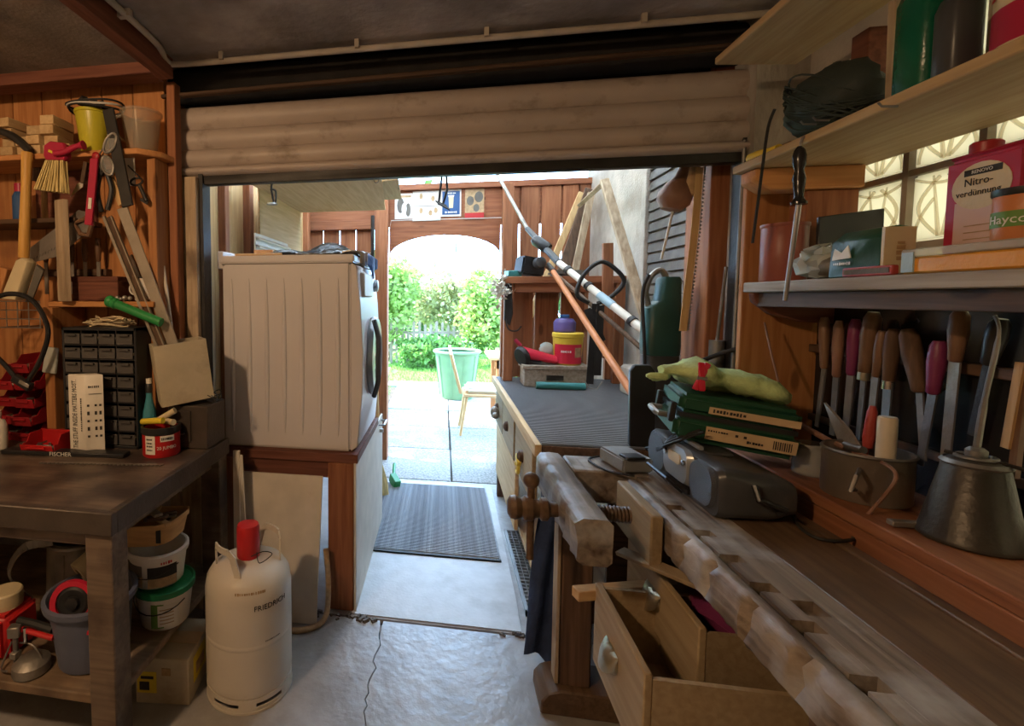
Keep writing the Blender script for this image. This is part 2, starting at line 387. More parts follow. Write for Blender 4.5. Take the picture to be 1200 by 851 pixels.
def wm(o):
    m = Matrix.LocRotScale(o.location, o.rotation_euler, o.scale)
    return wm(o.parent) @ m if o.parent else m
def tag(o, label, cat, group=None):
    o['label'] = label; o['category'] = cat
    if group: o['group'] = group
    return o
def thing(name, label, cat, loc=(0, 0, 0), rz=0, group=None):
    o = bpy.data.objects.new(name, None); col.objects.link(o); o.empty_display_size = .05
    o.location = loc; o.rotation_euler = (0, 0, rz)
    return tag(o, label, cat, group)
def struct(o): o['kind'] = 'structure'; return o
def share(src, name, parent, loc):
    """another object on the same mesh data"""
    o = bpy.data.objects.new(name, src.data); col.objects.link(o); o.parent = parent
    o.location = loc
    return o
def dup(root, loc, rz=None, label=None):
    r = root.copy(); col.objects.link(r); r.location = loc
    if rz is not None: r.rotation_euler = (0, 0, rz)
    if label: r['label'] = label
    for ch in list(root.children):
        c = ch.copy(); col.objects.link(c); c.parent = r
        for g in ch.children:
            d = g.copy(); col.objects.link(d); d.parent = c
    return r
def text(body, size, pos, right, up, mat, parent, name='lettering', warp=None, align='CENTER', sx=1.0):
    cu = bpy.data.curves.new(name, 'FONT'); cu.body = body; cu.size = size; cu.align_x = align; cu.align_y = 'CENTER'; cu.extrude = 0.0003
    cu.resolution_u = 2
    t = bpy.data.objects.new('tmp_text', cu); col.objects.link(t)
    dg = bpy.context.evaluated_depsgraph_get(); me = bpy.data.meshes.new_from_object(t.evaluated_get(dg))
    bpy.data.objects.remove(t); bpy.data.curves.remove(cu)
    r = V(right).normalized(); u = V(up).normalized(); n = r.cross(u).normalized(); u = n.cross(r)
    mb = MB(); pts = []
    for v in me.vertices:
        c = v.co
        if warp: pts.append(V(warp(c.x * sx, c.y, c.z)))
        else: pts.append(V(pos) + r * c.x * sx + u * c.y + n * (c.z + .0005))
    mb.add(pts, [list(p.vertices) for p in me.polygons]); bpy.data.meshes.remove(me)
    return mb.build(name, mat, parent, smooth=0)
def strokes(parent, pos, right, up, w, h, mat, seed=1, n=9, warp=None):
    """a printed line too small to read: a row of uneven strokes"""
    rr = random.Random(seed); r = V(right).normalized(); u = V(up).normalized(); nn = r.cross(u).normalized(); m = MB()
    for k in range(n):
        a = -w / 2 + w * k / n; b = a + w / n * rr.uniform(.45, .85); t = h / 2 * rr.uniform(.6, 1)
        if warp: pts = [V(warp(x, y, 0)) for x, y in ((a, -t), (b, -t), (b, t), (a, t))]
        else: pts = [V(pos) + r * x + u * y + nn * .0006 for x, y in ((a, -t), (b, -t), (b, t), (a, t))]
        m.plate(pts, .0004)
    return m.build('printed_line', mat, parent, smooth=0)
def arc(c, r, a0, a1, n, plane='xz', ry=None):
    ry = r if ry is None else ry; out = []
    for i in range(n + 1):
        a = R(a0 + (a1 - a0) * i / n); u, w = r * math.cos(a), ry * math.sin(a)
        d = {'xz': (u, 0, w), 'yz': (0, u, w), 'xy': (u, w, 0)}[plane]
        out.append(V(c) + V(d))
    return out
def smooth_path(pts, k=6):
    """Catmull-Rom through the given points"""
    P = [V(p) for p in pts]; P = [P[0]] + P + [P[-1]]; out = []
    for i in range(1, len(P) - 2):
        for j in range(k):
            t = j / k; a, b, c, d = P[i - 1], P[i], P[i + 1], P[i + 2]
            out.append(.5 * ((2 * b) + (c - a) * t + (2 * a - 5 * b + 4 * c - d) * t * t + (3 * b - a - 3 * c + d) * t ** 3))
    out.append(P[-2]); return out


# ================================================================== STRUCTURE
# ---- garage floor: two cast slabs with a ragged joint
crack = [(-0.237, 1.377, 0.000), (-0.240, 1.527, 0.000), (-0.248, 1.631, 0.000), (-0.247, 1.751, 0.000), (-0.248, 1.879, 0.000), (-0.250, 2.003, -0.000)]
crack = [(p[0], p[1]) for p in crack]
rc = []
for i in range(len(crack) - 1):
    for j in range(4):
        t = j / 4; rc.append((crack[i][0] * (1 - t) + crack[i + 1][0] * t + random.uniform(-.011, .011), crack[i][1] * (1 - t) + crack[i + 1][1] * t))
rc.append(crack[-1])
floor = struct(MB().box(-2.3, 1.4, -1.7, 3.78, -0.12, -0.03).build('floor', 'concrete_floor'))
left = [(-2.3, -1.7), (rc[0][0] - .004, -1.7)] + [(x - .001 - random.random() * .0022, y) for x, y in rc] + [(rc[-1][0] - .01, 2.06), (-2.3, 2.05)]
right = [(1.4, -1.7), (1.4, 2.055)] + [(rc[-1][0] + .006, 2.06)] + [(x + .001 + random.random() * .0022, y) for x, y in reversed(rc)] + [(rc[0][0] + .004, -1.7)]
MB().prism(left, 'xy', -.04, 0).build('slab', 'concrete_floor', floor, smooth=0)
MB().prism(right, 'xy', -.04, 0).build('slab', 'concrete_floor', floor, smooth=0)
MB().box(-2.3, 1.4, 2.075, 3.78, -.04, -.002).build('slab', 'concrete_floor', floor, smooth=0)
rub = MB()
for i in range(26):
    x = random.uniform(-.62, -.28); s_ = random.uniform(.004, .013)
    rub.cbox((x, 2.055 + random.uniform(-.02, .02), s_ * .4), (s_ * 2, s_, s_), (random.uniform(-20, 20), 0, random.uniform(0, 180)))
for i in range(10):
    rub.cbox((.30 + random.uniform(-.06, .04), 2.06 + random.uniform(-.01, .01), .004), (.02, .008, .008), (0, 0, random.uniform(0, 180)))
o = rub.build('crumbled_concrete', 'concrete_dark', None); o['kind'] = 'stuff'; tag(o, 'crumbled concrete bits lying along the threshold joint', 'rubble')

# ---- ceilings
ceil = struct(MB().box(-2.3, 1.4, -1.7, 1.96, 2.365, 2.45).build('ceiling', 'ceiling_plaster'))
struct(MB().box(-2.3, -1.13, -1.7, 1.86, 2.33, 2.35).build('ceiling_panel', 'ceiling_panel'))
struct(MB().box(-1.14, -1.085, -1.7, 1.90, 2.285, 2.365).build('trim_1', 'red_beam_y', bevel=.003))
struct(MB().box(-2.3, -1.14, 1.83, 1.92, 2.285, 2.335).build('trim_2', 'red_beam_x', bevel=.003))
# ---- shell
wl = struct(MB().box(-2.4, -2.3, -1.7, 2.15, 0, 2.45).build('wall_left', 'plaster'))
struct(MB().box(-2.4, 1.5, -1.8, -1.7, 0, 2.45).build('wall_rear', 'plaster'))
wfl = struct(MB().box(-2.4, -1.20, 2.03, 2.14, 0, 2.45).box(-1.20, -1.06, 2.092, 2.14, 0, 1.92).build('wall_front_left', 'pier_plaster'))
wfr = struct(MB().box(1.075, 1.40, 2.0, 2.14, 0, 2.45).build('wall_front_right', 'pier_plaster'))
lint = struct(MB().box(-1.22, 1.16, 2.20, 2.25, 1.97, 2.50).build('wall_lintel', 'near_black'))
struct(MB().box(-2.4, 1.5, 1.90, 2.20, 2.451, 2.50).build('trim_9', 'near_black'))
# pine boards behind the left shelves
bmsh = None
for i in range(8):
    x1 = -1.19 - i * .150
    b = MB().box(x1 - .147, x1, 2.003, 2.03, .70, 2.36)
    b.build('board', 'pine_v', wfl, bevel=.003)
# whitewashed boards cladding the left pier
for (xa, xb, yf) in ((-1.205, -1.155, 2.0), (-1.153, -1.105, 2.012), (-1.103, -1.052, 2.0)):
    MB().box(xa, xb, yf, 2.090, 0.0, 1.922).build('board', 'grey_wood_z', wfl, bevel=.002)
nl = MB().cyl((-1.18, 1.99, 1.79), (-1.15, 1.975, 1.787), .002).cyl((-1.153, 1.978, 1.787), (-1.145, 1.972, 1.786), .006, .004)
nl.build('nail_hook', 'steel', wfl)
# guide rails of the shutter and painted posts at the opening
struct(MB().box(-1.055, -1.035, 2.03, 2.10, 0, 1.95).build('trim_3', 'black_iron'))
struct(MB().box(1.062, 1.078, 2.04, 2.10, 0, 1.99).build('trim_4', 'black_iron'))
struct(MB().cyl((1.055, 2.03, 0.85), (1.062, 2.03, 1.97), .007).build('trim_5', 'steel_dull'))
# right wall below and around the glass blocks
wr = struct(MB().box(1.24, 1.36, -1.7, 2.0, 0, .945).box(1.24, 1.36, -1.7, 2.0, 2.145, 2.45).box(1.24, 1.36, -1.7, .44, .945, 2.145)
            .box(1.24, 1.36, 1.84, 2.0, .945, 2.145).build('wall_right', 'plaster'))
# ---- glass block window
gw = MB()
for k in range(8): gw.box(1.262, 1.31, .44 + .2 * k - .009, .44 + .2 * k + .009, .945, 2.145)
for k in range(7): gw.box(1.264, 1.308, .44, 1.84, .945 + .2 * k - .009, .945 + .2 * k + .009)
win = struct(gw.build('window_1', 'mortar'))
blk = MB().box(1.275, 1.30, -.091, .091, -.091, .091)
g0 = blk.build('tmp', 'glass_block', None, bevel=.006, seg=2, origin=(1.287, 0, 0))
rib = MB()
for s_ in (-1, 1):
    pts = [V((1.2735, s_ * (.012 + .055 * math.sin(PI * t)), -.075 + .15 * t)) for t in [i / 12 for i in range(13)]]
    rib.tube(pts, .0045, 6)
    pts = [V((1.2735, s_ * (.075 - .05 * t * t), -.08 + .10 * t)) for t in [i / 8 for i in range(9)]]
    rib.tube(pts, .004, 6)
    rib.beam((1.2735, s_ * .006, -.08), (1.2735, s_ * .03, .08), .008, .008, (1, 0, 0), .4)
rib.tube([V((1.2735, -.08 + .16 * t, .078 - .02 * math.sin(PI * t))) for t in [i / 8 for i in range(9)]], .004, 6)
r0 = rib.build('tmp_rib', 'glass_rib', None, origin=(1.287, 0, 0))
wl0 = V(win.location)
for i in range(7):
    for j in range(6):
        b = share(g0, 'glass_block', win, V((1.287, .54 + .2 * i, 1.045 + .2 * j)) - wl0)
        rr = share(r0, 'moulded_pattern', b, (0, 0, 0))
bpy.data.objects.remove(g0); bpy.data.objects.remove(r0)
# pine lining board facing the camera at the end of the tool rack
struct(MB().box(1.0, 1.245, 1.885, 1.91, .86, 1.80).build('trim_6', 'pine_v', bevel=.003))

# ---- roller shutter: curved slats hanging from the roll
sh = thing('roller_shutter', 'half raised beige roller shutter of curved slats hanging in the garage opening', 'shutter', (0, 2.06, 1.90))
slat0 = None
zt = 2.232
for k in range(4):
    h = (.098, .088, .078, .040)[k]; z1 = zt; z0 = zt - h; zt = z0 + .001
    prof = []
    yo = (.006, .0, -.004, -.012)[k]
    for i in range(9):
        t = i / 8; prof.append((2.055 + yo - .024 * math.sin(PI * min(1, t * 1.05)) ** .7 if 0 < t < 1 else 2.055 + yo, z1 - h * t))
    prof += [(2.073 + yo, z0), (2.073 + yo, z1)]
    MB().prism(prof, 'yz', -1.197 + .006 * (k == 3), 1.15).build('slat', 'slat_beige', sh, smooth=50)
    MB().box(-1.195, 1.145, 2.058 + yo, 2.068 + yo, z0 - .003, z0 + .005).build('slat_hinge', 'slat_beige', sh)
MB().prism([(2.04, 1.945), (2.05, 1.955), (2.085, 1.955), (2.085, 1.895), (2.045, 1.895)], 'yz', -1.05, 1.075).build('bottom_bar', 'black_iron', sh, bevel=.003)  # bar coloured black for the shadow it hangs in
for px in (-.28,):
    MB().tube(arc((px, 2.06, 1.888), .010, 0, 360, 12)[:-1], .002, 6, True).build('ring', 'steel_dull', sh)
MB().cyl((-1.197, 2.118, 2.345), (1.15, 2.118, 2.345), .072, n=24).build('roll', 'near_black', sh)
sb = MB().beam((-1.2, 2.005, 2.262), (1.07, 1.99, 2.285), .03, .016)
tag(sb.build('guide_batten', 'dark_wood_x', None, bevel=.004), 'dusty dark timber batten running along the top of the roller shutter', 'batten')
# painted conduit with its clips
cd = thing('ceiling_conduit', 'cream painted conduit clipped along the ceiling in front of the shutter', 'pipe', (0, 1.89, 2.34))
MB().tube(smooth_path([(-1.055, -.6, 2.35), (-1.06, .6, 2.35), (-1.06, 1.2, 2.35), (-1.062, 1.72, 2.348), (-1.09, 1.86, 2.34), (-1.02, 1.892, 2.337), (-.4, 1.895, 2.338), (.4, 1.895, 2.338), (1.12, 1.895, 2.337)]), .0115, 10).build('tube', 'pipe_paint', cd)
for x in (-.87, -.33, .14, .66):
    MB().tube(arc((x, 1.895, 2.338), .014, 0, 180, 8, 'yz'), .004, 6).box(x - .008, x + .008, 1.872, 1.884, 2.335, 2.366).build('clip', 'pipe_paint', cd)
MB().box(-1.085, -1.04, 1.55, 1.57, 2.34, 2.366).build('clip', 'pipe_paint', cd)

# ---- timber passage behind the opening
wpl = struct(MB().box(-1.26, -1.22, 2.14, 4.4, 0, 2.60).build('wall_passage_left', 'larch_y'))
yy = 2.15
i = 0
while yy < 4.25:
    MB().box(-1.22, -1.20, yy, min(yy + .178, 4.3), 0, 2.58).build('board', 'pale_z', wpl, bevel=.003); yy += .182
for yy, w in ((2.22, .05), (2.52, .05), (2.86, .06), (3.30, .06), (3.75, .07), (4.15, .08)):
    MB().box(-1.20, -1.155, yy, yy + w, 0, 2.55).build('stud', 'larch_v', wpl, bevel=.004)
wpr = struct(MB().box(1.16, 1.30, 2.14, 4.4, 0, 2.60).build('wall_passage_right', 'plaster'))
MB().box(1.02, 1.16, 2.16, 2.36, 0, 2.55).build('post', 'larch_v', wpr, bevel=.004)
MB().box(1.09, 1.16, 2.42, 2.50, 0, 2.55).build('post', 'pine_v', wpr, bevel=.004)
# roller blind window in the right passage wall
w2 = struct(MB().box(1.12, 1.158, 2.52, 2.58, .95, 2.5).box(1.12, 1.158, 3.08, 3.14, .95, 2.5).box(1.10, 1.158, 2.5, 3.16, .90, .955).build('window_2', 'plaster', bevel=.004))
for k in range(26):
    MB().cbox((1.145, 2.83, .985 + k * .058), (.012, .50, .050), (0, 8, 0)).build('slat', 'shutter_grey', w2, bevel=.003)
# far wall with arched doorway
fw = struct(MB().prism([(-1.2, 2.36), (-1.2, 2.02), (-.47, 2.02), (-.47, 1.77)] + [(-.005 - .465 * math.cos(PI * i / 14), 1.77 + .175 * math.sin(PI * i / 14)) for i in range(1, 14)] + [(.46, 1.77), (.46, 2.02), (1.18, 2.02), (1.18, 2.36)], 'xz', 4.32, 4.35).build('wall_passage_end', 'larch_x', smooth=0))
x = -1.2
for w in (.14, .15, .145, .15):
    MB().box(x, x + w - .008, 4.33, 4.352, 0, 2.03).build('board', 'larch_v', fw, bevel=.002); x += w
for (xa, xb) in ((.475, .60), (.618, .765), (.782, .93), (.948, 1.06), (1.075, 1.18)):
    MB().box(xa, xb, 4.30, 4.322, 0, 2.35).build('board', 'larch_v', fw, bevel=.002)
MB().box(-1.2, 1.18, 4.28, 4.33, 2.32, 2.37).build('top_rail', 'larch_x', fw, bevel=.004)
MB().box(-1.2, -.56, 4.28, 4.33, 2.0, 2.08).build('rail', 'larch_x', fw, bevel=.003)
MB().box(-1.15, -.58, 4.29, 4.33, 1.55, 1.62).build('rail', 'larch_x', fw, bevel=.003)
MB().box(-.585, -.475, 4.20, 4.32, 0, 2.35).build('post', 'larch_v', fw, bevel=.004)
MB().box(.465, .545, 4.18, 4.30, 0, 2.33).build('post', 'larch_v', fw, bevel=.004)
MB().tube([(-1.0, 4.27, 1.72), (-.5, 4.27, 1.82), (-.45, 4.26, 2.065), (.5, 4.26, 2.065)], .003, 6).build('wire', 'rope', fw)
MB().cyl((.10, 4.30, 1.93), (.10, 4.30, 1.79), .006).build('latch', 'black_iron', fw)
# roof of the passage
rf = struct(MB().box(-1.3, 1.3, 2.14, 2.20, 2.55, 2.62).box(-1.3, 1.3, 3.25, 3.32, 2.52, 2.60).box(-1.3, 1.3, 4.37, 4.43, 2.50, 2.58).build('roof_passage', 'larch_x'))
def corr(x0, x1, y0, y1, z0, z1, n):
    m = MB(); vs = []; fs = []
    for i in range(n + 1):
        for j in (0, 1):
            for t in (0, .004):
                vs.append((x0 + (x1 - x0) * i / n, (y0, y1)[j], (z0, z1)[j] + .010 * math.sin(i * PI / 2) + t))
    for i in range(n):
        a = i * 4; b = a + 4
        fs += [(a, b, b + 2, a + 2), (a + 1, a + 3, b + 3, b + 1), (a, a + 1, b + 1, b), (a + 2, b + 2, b + 3, a + 3)]
    return m.add(vs, fs)
corr(-1.3, 0, 2.14, 4.7, 2.635, 2.60, 60).build('roof_sheet', 'roof_sheet', rf)
corr(0, 1.3, 2.14, 4.7, 2.635, 2.60, 60).build('roof_sheet', 'roof_dim', rf)  # unseen right half, tinted darker to dim the light in the passage
# floor coverings
tag(MB().prism([(-.40, 2.085), (.335, 2.085), (.345, 2.3), (.362, 3.72), (.318, 3.72), (.315, 2.63), (-.40, 2.63)], 'xy', 0, .004).build('vinyl_sheet', 'vinyl', None, smooth=0), 'pale grey vinyl sheet lying on the passage floor before the ribbed mat', 'floor covering')
mt = thing('ribbed_mat', 'dark grey ribbed doormat lying in the passage with pale edge', 'mat', (-.03, 3.15, 0))
MB().box(-.42, .312, 2.65, 3.66, .0045, .010).build('backing', 'mat_grey', mt)
rb = MB().box(-.42, .305, -.003, .003, .010, .016).build('tmp', 'mat_grey', None, origin=(0, 0, 0))
for k in range(72): share(rb, 'rib', mt, V((0, 2.662 + k * .0139, 0)) - V((-.03, 3.15, 0)))
bpy.data.objects.remove(rb)
MB().box(-.42, .315, 2.636, 2.65, .004, .012).build('edge_strip', 'black_rubber', mt)
MB().box(-.40, .30, 3.66, 3.72, .0, .006).build('edge_trim', 'vinyl', mt)
gr = thing('floor_grate', 'galvanised mesh grate set in the floor beside the vinyl sheet', 'grate', (.46, 2.62, 0))
MB().box(.37, .385, 2.2, 3.0, 0, .02).box(.55, .565, 2.2, 3.0, 0, .02).box(.37, .565, 2.2, 2.215, 0, .02).box(.37, .565, 2.985, 3.0, 0, .02).build('frame', 'steel', gr)
for k in range(5): MB().box(.405 + k * .03, .409 + k * .03, 2.215, 2.985, .004, .018).build('bar', 'steel', gr)
for k in range(24): MB().box(.385, .55, 2.235 + k * .031, 2.238 + k * .031, .006, .017).build('cross_bar', 'steel', gr)

# ================================================================== GARDEN
gd = struct(MB().box(-14, 14, 3.8, 30, -.14, -.05).box(-14, -2.4, -4, 3.8, -.14, -.05).box(1.5, 14, -4, 3.8, -.14, -.05).build('ground', 'lawn'))
pv = struct(MB().box(-.9, 2.6, 3.78, 7.9, -.10, -.03).build('pavement', 'soil'))
for i in range(4):
    for j in range(5):
        xa = -.72 + i * .80 + random.uniform(-.004, .004); ya = 3.80 + j * .82
        MB().box(xa, xa + .785, ya, ya + .805, -.05, -.004 + random.uniform(-.004, .003)).build('paving_slab', 'paver', pv, bevel=.005)
MB().box(-2.6, 2.6, 7.95, 8.35, -.06, .0).build('kerb', 'paver', pv, bevel=.01)
# grass
g = MB()
for k in range(9000):
    y = random.uniform(8.35, 12.5) if random.random() < .8 else random.uniform(4.6, 8.2)
    x = random.uniform(-2.4, 1.6) if y > 8.35 else random.uniform(-1.5, -.78)
    h = random.uniform(.03, .09); a = random.uniform(0, PI); dx, dy = .008 * math.cos(a), .008 * math.sin(a); l = random.uniform(-.03, .03)
    g.add([(x - dx, y - dy, -.05), (x + dx, y + dy, -.05), (x + l, y + l, -.05 + h)], [(0, 1, 2)])
o = g.build('lawn_grass', 'grass_blade', None, smooth=0); o['kind'] = 'stuff'; tag(o, 'sunlit short lawn grass beside and beyond the paved path', 'grass')

def leaves(n, fn, size, seed):
    rnd = random.Random(seed); m = MB()
    for k in range(n):
        p = V(fn(rnd)); L = size * rnd.uniform(.6, 1.4); d = V((rnd.gauss(0, 1), rnd.gauss(0, 1), rnd.gauss(0, .8))).normalized()
        sd = d.cross(V((rnd.gauss(0, 1), rnd.gauss(0, 1), rnd.gauss(0, 1)))).normalized() * L * .32
        m.add([p, p + d * L * .5 + sd, p + d * L, p + d * L * .5 - sd], [(0, 1, 2, 3)])
    return m
def bush(name, label, cat, c, rx, ry, rz, n, size, mat, seed, group=None, stems=5):
    t = thing(name, label, cat, (c[0], c[1], -.05), group=group)
    lumps = random.Random(seed); L = [(lumps.uniform(-.6, .6), lumps.uniform(-.6, .6), lumps.uniform(-.2, .65), lumps.uniform(.35, .6)) for _ in range(9)] + [(0, 0, 0, .75)]
    def fn(r):
        a = r.choice(L); th = r.uniform(0, 2 * PI); u = r.uniform(-1, 1); q = math.sqrt(1 - u * u); k = a[3] * r.uniform(.65, 1.05)
        return (c[0] + rx * (a[0] + k * q * math.cos(th)), c[1] + ry * (a[1] + k * q * math.sin(th)), max(-.03, c[2] + rz * (a[2] + k * u)))
    leaves(n, fn, size, seed).build('foliage', mat, t, smooth=0)
    st = MB(); rr = random.Random(seed + 1)
    for i in range(stems):
        a = rr.uniform(0, 2 * PI)
        st.tube([(c[0] + .1 * math.cos(a) * rx, c[1] + .1 * ry * math.sin(a), -.05), (c[0] + .3 * rx * math.cos(a), c[1] + .3 * ry * math.sin(a), c[2] * .6), (c[0] + .6 * rx * math.cos(a), c[1] + .6 * ry * math.sin(a), c[2] + rz * .4)], [.03, .02, .008], 6)
    st.build('stems', 'stem', t)
    return t
bush('garden_shrub', 'tall bright green shrub at the garden edge left of the picket fence', 'shrub', (-1.35, 11.3, 1.25), 1.0, .9, 1.15, 5200, .13, 'leaf_light', 3)
bush('garden_shrub', 'spreading pale flowering shrub behind the picket fence and waste bin', 'shrub', (.1, 13.2, 1.15), 1.5, .9, .95, 5200, .13, 'leaf_yellow', 5)
bush('garden_shrub', 'bright green shrub with upright stems beside the doorway post', 'shrub', (1.2, 10.8, .95), .85, .8, 1.05, 4600, .11, 'leaf_light', 8, stems=9)
bush('garden_shrub', 'low dark green ground cover bush in front of the picket fence', 'shrub', (-.15, 10.4, .25), 1.0, .55, .38, 3200, .09, 'leaf_mid', 11)
bush('garden_shrub', 'yellow green leafy shrub close beside the paved path', 'shrub', (-.95, 6.2, .38), .25, .55, .55, 1500, .08, 'leaf_yellow', 13)
bush('garden_shrub', 'dark green hedge far behind the flowering shrub', 'shrub', (-.1, 16.0, 1.0), 5.0, .8, .9, 5200, .2, 'leaf_dark', 17)
bush('garden_shrub', 'small green clump of leaves at the foot of the doorway post', 'shrub', (-.80, 4.85, .12), .15, .35, .22, 900, .06, 'leaf_light', 19)
at_ = thing('garden_tree', 'leafy tree standing beside the paved garden path', 'tree', (-2.9, 5.4, -.05))
leaves(2600, lambda r: (-2.3 + r.gauss(0, .75), 5.5 + r.gauss(0, .8), 3.5 + r.gauss(0, .5)), .16, 23).build('foliage', 'leaf_mid', at_, smooth=0)
MB().tube([(-2.9, 5.4, -.05), (-2.85, 5.42, 1.6), (-2.5, 5.5, 3.2)], [.10, .08, .04], 10).build('trunk', 'stem', at_)
# picket fence
pf = thing('picket_fence', 'weathered pale picket fence between the shrubs at the lawn edge', 'fence', (-.6, 11.0, -.05))
for k in range(13):
    x = -1.15 + k * .125; h = .88 + .05 * math.sin(k * 1.7)
    MB().prism([(x - .03, -.05), (x + .03, -.05), (x + .03, h - .04), (x, h), (x - .03, h - .04)], 'xz', 10.98, 11.0).build('picket', 'fence_wood', pf)
for z in (.22, .62): MB().box(-1.25, .48, 11.0, 11.03, z, z + .06).build('rail', 'fence_wood', pf)
# waste bin
gb = thing('garden_tub', 'large pale green ribbed plastic tub standing on the paved path', 'tub', (.19, 7.1, 0))
MB().lathe([(.215, 0), (.225, .02), (.30, .62), (.305, .64)], (.19, 7.1, 0), 28, cap1=False).lathe([(.205, .02), (.285, .62)], (.19, 7.1, 0), 28, cap1=False).build('body', 'bin_green', gb)
MB().lathe([(.285, .635), (.325, .635), (.335, .65), (.33, .675), (.30, .675), (.285, .655)], (.19, 7.1, 0), 28, cap0=False, cap1=False).build('rim', 'bin_green', gb)
for k in range(10):
    a = 2 * PI * k / 10
    MB().beam((.19 + .228 * math.cos(a), 7.1 + .228 * math.sin(a), .03), (.19 + .300 * math.cos(a), 7.1 + .300 * math.sin(a), .61), .02, .012).build('rib', 'bin_green', gb)
# chair with cushion
ch = thing('garden_chair', 'wooden garden chair with plank back and pale cushion on the path', 'chair', (.36, 5.3, 0))
MB().prism([(.20, .40), (.62, .40), (.60, .43), (.21, .43)], 'xz', 5.08, 5.52).build('seat', 'pale_x', ch, bevel=.006)
MB().cbox((.42, 5.3, .462), (.38, .40, .06)).build('cushion', 'yellow_cushion', ch, bevel=.025, seg=3)
bk = []
MB().add([(.165, 5.10, .43), (.165, 5.50, .43), (.06, 5.52, .83), (.05, 5.42, .90), (.05, 5.18, .90), (.06, 5.08, .83), (.195, 5.10, .43), (.195, 5.50, .43), (.09, 5.52, .83), (.08, 5.42, .90), (.08, 5.18, .90), (.09, 5.08, .83)],
         [(0, 1, 2, 3, 4, 5), (11, 10, 9, 8, 7, 6)] + [(i, (i + 1) % 6, (i + 1) % 6 + 6, i + 6) for i in range(6)]).build('backrest', 'pale_z', ch, bevel=.004)
for (x, y, dx, dy) in ((.24, 5.12, -.06, -.03), (.24, 5.48, -.06, .03), (.56, 5.12, .06, -.03), (.56, 5.48, .06, .03)):
    MB().cyl((x + dx, y + dy, 0), (x, y, .41), .014, .019, 10).build('leg', 'pale_z', ch)
tb = thing('garden_table', 'sunlit pale wooden garden table standing behind the garden chair', 'table', (.95, 6.0, 0))
MB().box(.52, 1.6, 5.75, 6.5, .70, .74).build('tabletop', 'pale_x', tb, bevel=.008)
MB().box(.58, 1.55, 5.80, 5.83, .60, .70).build('apron', 'pine_x', tb)
for x in (.60, 1.5):
    for y in (5.80, 6.4): MB().box(x, x + .06, y, y + .06, 0, .70).build('leg', 'pine_v', tb, bevel=.003)
bx = thing('garden_bench', 'brown wooden bench plank beside the garden table', 'bench', (.9, 5.5, 0))
MB().box(.66, 1.5, 5.52, 5.72, .42, .46).build('seat', 'larch_x', bx, bevel=.004)
for x in (.72, 1.4): MB().box(x, x + .05, 5.55, 5.70, 0, .42).build('leg', 'larch_v', bx, bevel=.003)


# ================================================================== LEFT SIDE: shelves, workbench and what stands on and under it
su = thing('shelf_unit', 'pine wall shelf unit with three boards above the steel workbench', 'shelf', (-1.6, 1.99, .80))
MB().prism([(-2.28, 1.80), (-1.19, 1.80), (-1.125, 1.87), (-1.115, 2.0), (-2.28, 2.0)], 'xy', 1.968, 1.99).build('upper_board', 'pine_x', su, bevel=.003)
MB().box(-2.28, -1.50, 1.83, 2.0, 1.715, 1.735).build('middle_board', 'dark_wood_x', su, bevel=.003)
MB().box(-1.64, -1.155, 1.83, 2.0, 1.365, 1.388).build('lower_board', 'pine_x', su, bevel=.003)
MB().box(-1.64, -1.595, 1.80, 2.0, .802, 1.364).build('upright', 'pine_v', su, bevel=.003)
MB().box(-1.19, -1.152, 1.86, 2.0, .802, 1.966).build('upright', 'pine_v', su, bevel=.003)
MB().box(-1.150, -1.112, 1.95, 2.0, .802, 2.30).build('upright', 'larch_v', su, bevel=.003)
MB().box(-1.82, -1.52, 1.985, 2.0, 1.737, 1.966).build('back_panel', 'red_beam_x', su)

# ---- workbench
wb = thing('workbench', 'heavy steel framed workbench with stained top and lower shelf', 'workbench', (-1.5, 1.6, 0))
MB().box(-2.28, -.925, 1.23, 1.975, .762, .80).build('top', 'steel_wood', wb, bevel=.003)
MB().box(-2.28, -.905, 1.205, 1.232, .735, .802).box(-.928, -.905, 1.232, 1.975, .735, .802).build('edge_angle', 'toolbox_metal', wb, bevel=.003)
MB().box(-2.28, -.95, 1.25, 1.28, .68, .735).box(-.99, -.95, 1.28, 1.93, .69, .735).build('frame_rail', 'steel_wood', wb, bevel=.002)
for (x, y) in ((-1.005, 1.222), (-1.00, 1.895)):
    MB().box(x, x + .085, y, y + .075, 0, .736).build('leg', 'steel_wood', wb, bevel=.004)
for x in (-2.2,):
    for y in (1.222, 1.895): MB().box(x, x + .08, y, y + .075, 0, .736).build('leg', 'steel_wood', wb, bevel=.004)
MB().box(-2.28, -.935, 1.235, 1.97, .205, .235).build('lower_shelf', 'shelf_dirty', wb, bevel=.004)

